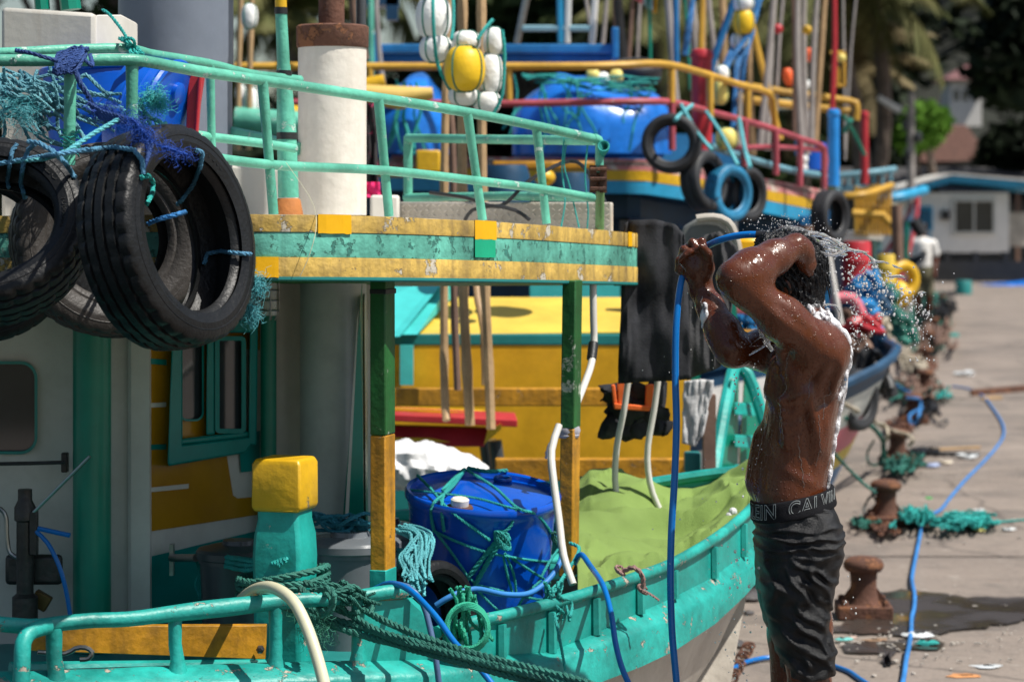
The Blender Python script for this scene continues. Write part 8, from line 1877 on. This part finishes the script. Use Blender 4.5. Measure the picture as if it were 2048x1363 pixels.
heap('green net spilling from the second bollard foot', 1790,1862,1012,1046,34,MT['ropeteal'],2,.09,.006)
heap('loose green rope bits left of the second bollard', 1690,1770,1030,1052,14,MT['ropegreen'],3,.05,.006)
heap('dark green rope heap round the third bollard', 1765,1850,905,940,30,MT['ropegreen'],4,.10,.007)
heap('green rope heap behind the fourth bollard', 1765,1830,765,800,22,MT['ropegreen'],5,.12,.008)
heap('green net lying right of the fifth bollard', 1845,1900,768,796,26,MT['ropeteal'],6,.08,.008)
heap('beige rope heap between the far bollards', 1790,1860,690,745,26,MT['ropebeige'],7,.12,.010)
heap('dark rope heap round the far bollards', 1820,1900,600,690,36,MT['ropegreen'],8,.12,.012)
heap('brown rope and scrap heap at the sixth bollard', 1820,1875,700,750,20,MT['rust'],9,.10,.012)
heap('long teal rope strand heap across the far quay', 1868,1935,664,672,8,MT['ropeteal'],10,.03,.010)
heap('green rope heap behind the standing person', 1838,1890,575,612,20,MT['ropegreen'],11,.25,.014)
heap('dark brown rope scrap round the second bollard plate', 1742,1810,1046,1066,20,MT['rust'],31,.05,.007)
heap('black rope scrap behind the third bollard', 1815,1870,893,908,18,MT['black'],32,.05,.008)
heap('brown net scrap left of the fourth bollard', 1770,1822,840,862,22,MT['rust'],33,.08,.009)
heap('dark scrap heap between the fourth and fifth bollards', 1812,1872,800,835,26,MT['black'],34,.10,.010)
heap('brown and dark rope heap under the fifth bollard', 1800,1880,752,790,30,MT['polebrown'],35,.14,.012)
heap('dark heap of gear beyond the seventh bollard', 1830,1905,640,690,34,MT['polebrown'],36,.22,.016)
heap('black heap of gear at the farthest bollards', 1845,1915,596,634,26,MT['black'],37,.3,.02)
grope('taut dark green rope from the bow down to the second bollard', [(1645,880,.55),(1690,930,.36),(1725,965,.25),(1752,985,.20)], .010, MT['ropegreen'])
grope('black rope loops hanging left of the second bollard', [(1752,985,.2),(1735,1000,.12),(1728,1025,.05),(1745,1040,.02),(1755,1010,.1),(1745,985,.2),(1760,970,.22)], .008, mat('black_rope', (.02,.035,.035), .7, .3))
grope('beige rope from the bow over the third bollard head', [(1690,808,.75),(1730,830,.55),(1765,852,.34),(1790,862,.30),(1815,868,.285),(1826,880,.27),(1818,890,.2)], .013, MT['ropebeige'])
grope('beige rope tail knotted left of the third bollard', [(1745,830,.5),(1752,845,.42),(1770,850,.35),(1776,870,.3),(1768,885,.2)], .012, MT['ropebeige'])
grope('dark green thick rope from the bow to the third bollard foot', [(1690,835,.6),(1740,850,.45),(1765,880,.25),(1772,915,.08),(1800,925,.05)], .016, MT['ropegreen'])
grope('dark green loop standing left of the third bollard', [(1748,880,.25),(1735,905,.16),(1738,925,.1),(1752,930,.06),(1764,918,.1),(1764,890,.2)], .009, MT['ropegreen'])
grope('blue rope wound at the fourth bollard', [(1815,795,.3),(1840,800,.2),(1838,830,.1),(1825,850,.03),(1820,830,.1),(1845,815,.15)], .014, MT['ropeblue'])
grope('grey iron rod with a ring lying right of the fourth bollard', [(1845,825,.05),(1870,845,.015),(1885,852,.012),(1895,845,.012),(1892,838,.012),(1880,845,.012)], .008, MT['steel'])
grope('blue rope from the bow to the quay behind the third bollard', [(1765,740,.55),(1780,760,.4),(1800,775,.3),(1830,790,.2)], .014, MT['ropeblue'])
grope('pale rope from the bow to the far bollards', [(1742,672,.9),(1780,700,.6),(1815,715,.4),(1845,720,.28)], .016, MT['ropebeige'])
grope('thin teal rope running off to the right edge from the net heap', [(1980,1044,.03),(2010,1042,.01),(2060,1038,.01),(2120,1034,.01)], .007, MT['ropeteal'])
# long blue hose on the quay
pts = [G(x,y,.010) for x,y in ((1905,772),(1940,778),(1966,792),(1985,815),(2004,845),(2007,870),(1992,895),(1965,925),(1930,960),(1900,995),(1882,1018))] 
pts2 = [G(x,y,.02) for x,y in ((1882,1018),(1860,1030),(1845,1042),(1840,1070),(1832,1110),(1826,1140),(1824,1160),(1829,1190),(1828,1215),(1823,1235),(1822,1262),(1818,1290),(1812,1320),(1808,1350),(1798,1400),(1790,1470))]
b = MB(); b.tube(spline(pts + pts2[1:], .05), .0102, 10); lh = one('quay_hose', 'long faded blue hose winding over the quay towards the right foreground', 'hose', b, MT['hosepale'])
# litter
rr = random.Random(99)
def litter(label, x, y, s, m, seed, cat='litter', flat=.35):
    r_ = random.Random(seed); g = G(x,y); b = MB(); n = 9; rows = []
    for i in range(5):
        row = []
        for k in range(n+1):
            a = 2*math.pi*(k%n)/n; q = random.Random(seed*100+i*10+(k%n)).uniform(.6,1.2); rad = s*math.sin(math.pi*(i+.35)/5.0)*q; row.append((g.x+rad*math.cos(a)*1.5, g.y+rad*math.sin(a), .003 + s*flat*(1-math.cos(math.pi*(i+.2)/4.4))*.9*q))
        rows.append(row)
    b.grid(rows); return one('litter', label, cat, b, m)
mwp = mat('white_plastic_litter', (.6,.62,.62), .3, .1); my = mat('yellow_litter', (.55,.5,.15), .5, .2); mbr = mat('brown_litter', (.28,.17,.10), .8, .3); mbl = mat('teal_litter', (.15,.45,.42), .5, .2)
for a in (('crumpled clear plastic bag beside the hose and the small puddle',1838,1278,.045,mwp,1),('dark teal net scrap under the clear plastic bag',1852,1292,.035,MT['ropeteal'],2),('white scrap left of the clear plastic bag',1818,1272,.02,mwp,3),('orange brown leaf scrap before the first bollard',1752,1282,.045,mbr,4,'litter',.08),('pale aqua scrap by the shorts near the puddle',1686,1283,.025,mbl,5),('pinkish shell scrap beside the aqua one',1702,1278,.018,mat('pinkish_litter',(.5,.36,.30),.7,.2),6),
  ('crushed pale plastic bottle among the net heap',1862,1046,.035,mwp,7),('yellow peel at the foot of the second bollard',1818,1046,.035,my,8),('white cup on the net heap',1958,1022,.022,mwp,9),('big clear plastic bag by the hose beyond the third bollard',1935,918,.06,mwp,10),('blue and white wrapper right of the third bollard',1862,935,.05,mat('bluewhite_litter',(.25,.3,.45),.5,.6),11),('cream paper scrap beside the wrapper',1893,928,.04,mat('cream_litter',(.55,.48,.38),.7,.2),12),
  ('white plastic scrap far back near the hose start',1930,752,.09,mwp,13),('white scrap right of the teal net heap',2016,1062,.028,mwp,14),('pale scrap right below the teal net heap',1960,1064,.028,my,15),('small stone below the teal net heap',1872,1073,.018,mat('pale_litter',(.5,.42,.35),.8,.2),16),('green bottle cap by the second bollard',1858,998,.018,mat('green_litter',(.05,.5,.1),.5,.2),17),
  ('brown cardboard scrap at the lower right corner',1930,1352,.05,mat('orange_litter',(.5,.22,.08),.8,.4),18,'litter',.03),('white wrapper near the lower right corner',1975,1335,.045,mwp,19,'litter',.1)): litter(*a)
b = MB()
for k in range(420):
    x = rr.choice((rr.uniform(1620,2060), rr.gauss(1800,60))); y = rr.choice((rr.uniform(700,1363), rr.gauss(1060,12), rr.gauss(950,20), rr.gauss(1290,20))); y = max(640,min(1400,y)); g = G(x,y)
    if g.x < EX(g.y)+.05: continue
    s = rr.uniform(.003,.012); b.box((g.x,g.y,.004+s*.3),(s*rr.uniform(1,2.6),s,s*.5),rr.uniform(0,3))
o = one('quay_debris', 'fine pale crumbs, shells and scraps strewn over the quay', 'debris', b, mat('debris_pale', (.42,.38,.33), .8, .5, scale=30)); o['kind'] = 'stuff'
for lab,q,m in (('long thin pale plank lying right of the third bollard',(1838,1962,903,897,.05,.02),'bamboo'),('dark iron bar lying right of the third bollard',(1835,1960,912,912,.03,.03),'black'),('rusty iron bar stump at the right edge behind the hose',(1945,2080,792,780,.12,.06),'rust'),('pale plank piece near the hose start',(1965,2005,800,798,.08,.03),'bamboo'),('wooden block by the fourth bollard',(1872,1895,790,790,.2,.10),'polegrey')):
    x0,x1,y0,y1,w_,h_ = q; a, c = G(x0,y0), G(x1,y1); b = MB(); b.slab([a,c,c+Vector((0,0,h_)),a+Vector((0,0,h_))],(0,w_,0)); one('plank' if 'plank' in lab else 'iron_bar' if 'iron' in lab else 'wood_block', lab, 'plank' if 'plank' in lab else 'scrap', b, MT[m], bevel=.004)
b = MB(); g = G(1927,588); b.lathe([(.20,0),(.20,.30),(.18,.33)], g, 16); one('bucket', 'dark teal bucket standing on the far quay', 'bucket', b, MT['tealshade'])
b = MB(); a = G(1868,600); c = G(1912,592); b.slab([a,c,c+Vector((0,0,.12)),a+Vector((0,0,.12))],(0,.5,0)); one('dark_mat', 'dark flat bundle left of the dark teal bucket', 'bundle', b, MT['black'])
# chain links near the quay edge
b = MB()
for k in range(8): g = G(1498-k*5,1290+k*9,.02); b.torus(.022,.006,g,Matrix.Rotation(R(80 if k%2 else 20),3,'X')@Matrix.Rotation(R(30*k),3,'Z'),14,6)
o = one('chain', 'short rusty chain lying at the quay edge below the bow', 'chain', b, MT['rust']); o['kind'] = 'stuff'
# rubber strip / rubble at the quay edge
b = MB(); rr = random.Random(4)
for k in range(70):
    Y = rr.uniform(7.5,13); x = EX(Y)+rr.uniform(-.02,.14); s = rr.uniform(.015,.05); b.ball((x,Y,s*.3),(s*1.4,s*1.2,s*.6),6,4)
o = one('quay_rubble', 'dark wet rubble and shells along the quay edge below the bow', 'rubble', b, mat('wet_rubble', (.05,.045,.045), .5, .5, scale=20)); o['kind'] = 'stuff'
# standing person far away
def far_person():
    g = G(1848,560); g.y = 40; g = Vector((P(1846,0,40).x, 40, 0)); t = thing('person', 'person in a white t-shirt and olive shorts standing far down the quay', 'person', tuple(g))
    f = Field([g.x-.45,39.6,-.02],[g.x+.45,40.45,1.72],.014); q = lambda x,y,z: np.array([g.x+x,40+y,z])
    f.ell(q(0,0,1.58),(.075,.09,.11),.02); f.cone(q(0,0,1.5),q(0,0,1.38),.05,.055,.03); f.cone(q(-.02,0,1.34),q(0,0,1.0),.14,.12,.06); f.cone(q(-.12,0,1.36),q(.12,0,1.36),.06,.06,.06); f.cone(q(0,0,1.0),q(0,0,.88),.14,.14,.05)
    for s in (-1,1):
        f.chain([q(s*.17,0,1.36),q(s*.22,.02,1.10),q(s*.18,-.10,.90)],[.05,.042,.03],.02); f.cone(q(s*.18,-.10,.90),q(s*.17,-.13,.82),.03,.03,.01)
        f.chain([q(s*.08,0,.88),q(s*.09,-.02,.48),q(s*.09,.02,.08)],[.085,.06,.038],.03); f.cone(q(s*.09,.02,.04),q(s*.10,-.16,.03),.04,.035,.02)
    field_obj('body', f, MT['skin'], t, 1)
    f = Field([g.x-.45,39.6,.9],[g.x+.45,40.45,1.5],.014); f.cone(q(-.02,0,1.34),q(0,0,.94),.155,.15,.06); f.cone(q(-.13,0,1.37),q(.13,0,1.37),.07,.07,.05)
    for s in (-1,1): f.cone(q(s*.17,0,1.37),q(s*.21,.01,1.2),.068,.07,.03)
    field_obj('t_shirt', f, MT['palewhite'], t, 1)
    f = Field([g.x-.45,39.6,.4],[g.x+.45,40.45,1.0],.014); f.cone(q(0,0,.95),q(0,0,.86),.155,.155,.05)
    for s in (-1,1): f.cone(q(s*.08,0,.86),q(s*.09,-.01,.55),.10,.092,.03)
    field_obj('shorts', f, mat('olive_cloth', (.10,.09,.05), .8, .2), t, 1)
    f = Field([g.x-.15,39.8,1.5],[g.x+.15,40.2,1.75],.01); f.ell(q(0,.02,1.62),(.083,.098,.095),.01); field_obj('hair', f, MT['hair'], t, 1)
far_person()
# ------------------------------------------------------------------ tidy
for o in scene.objects:
    if '_o' in o: del o['_o']
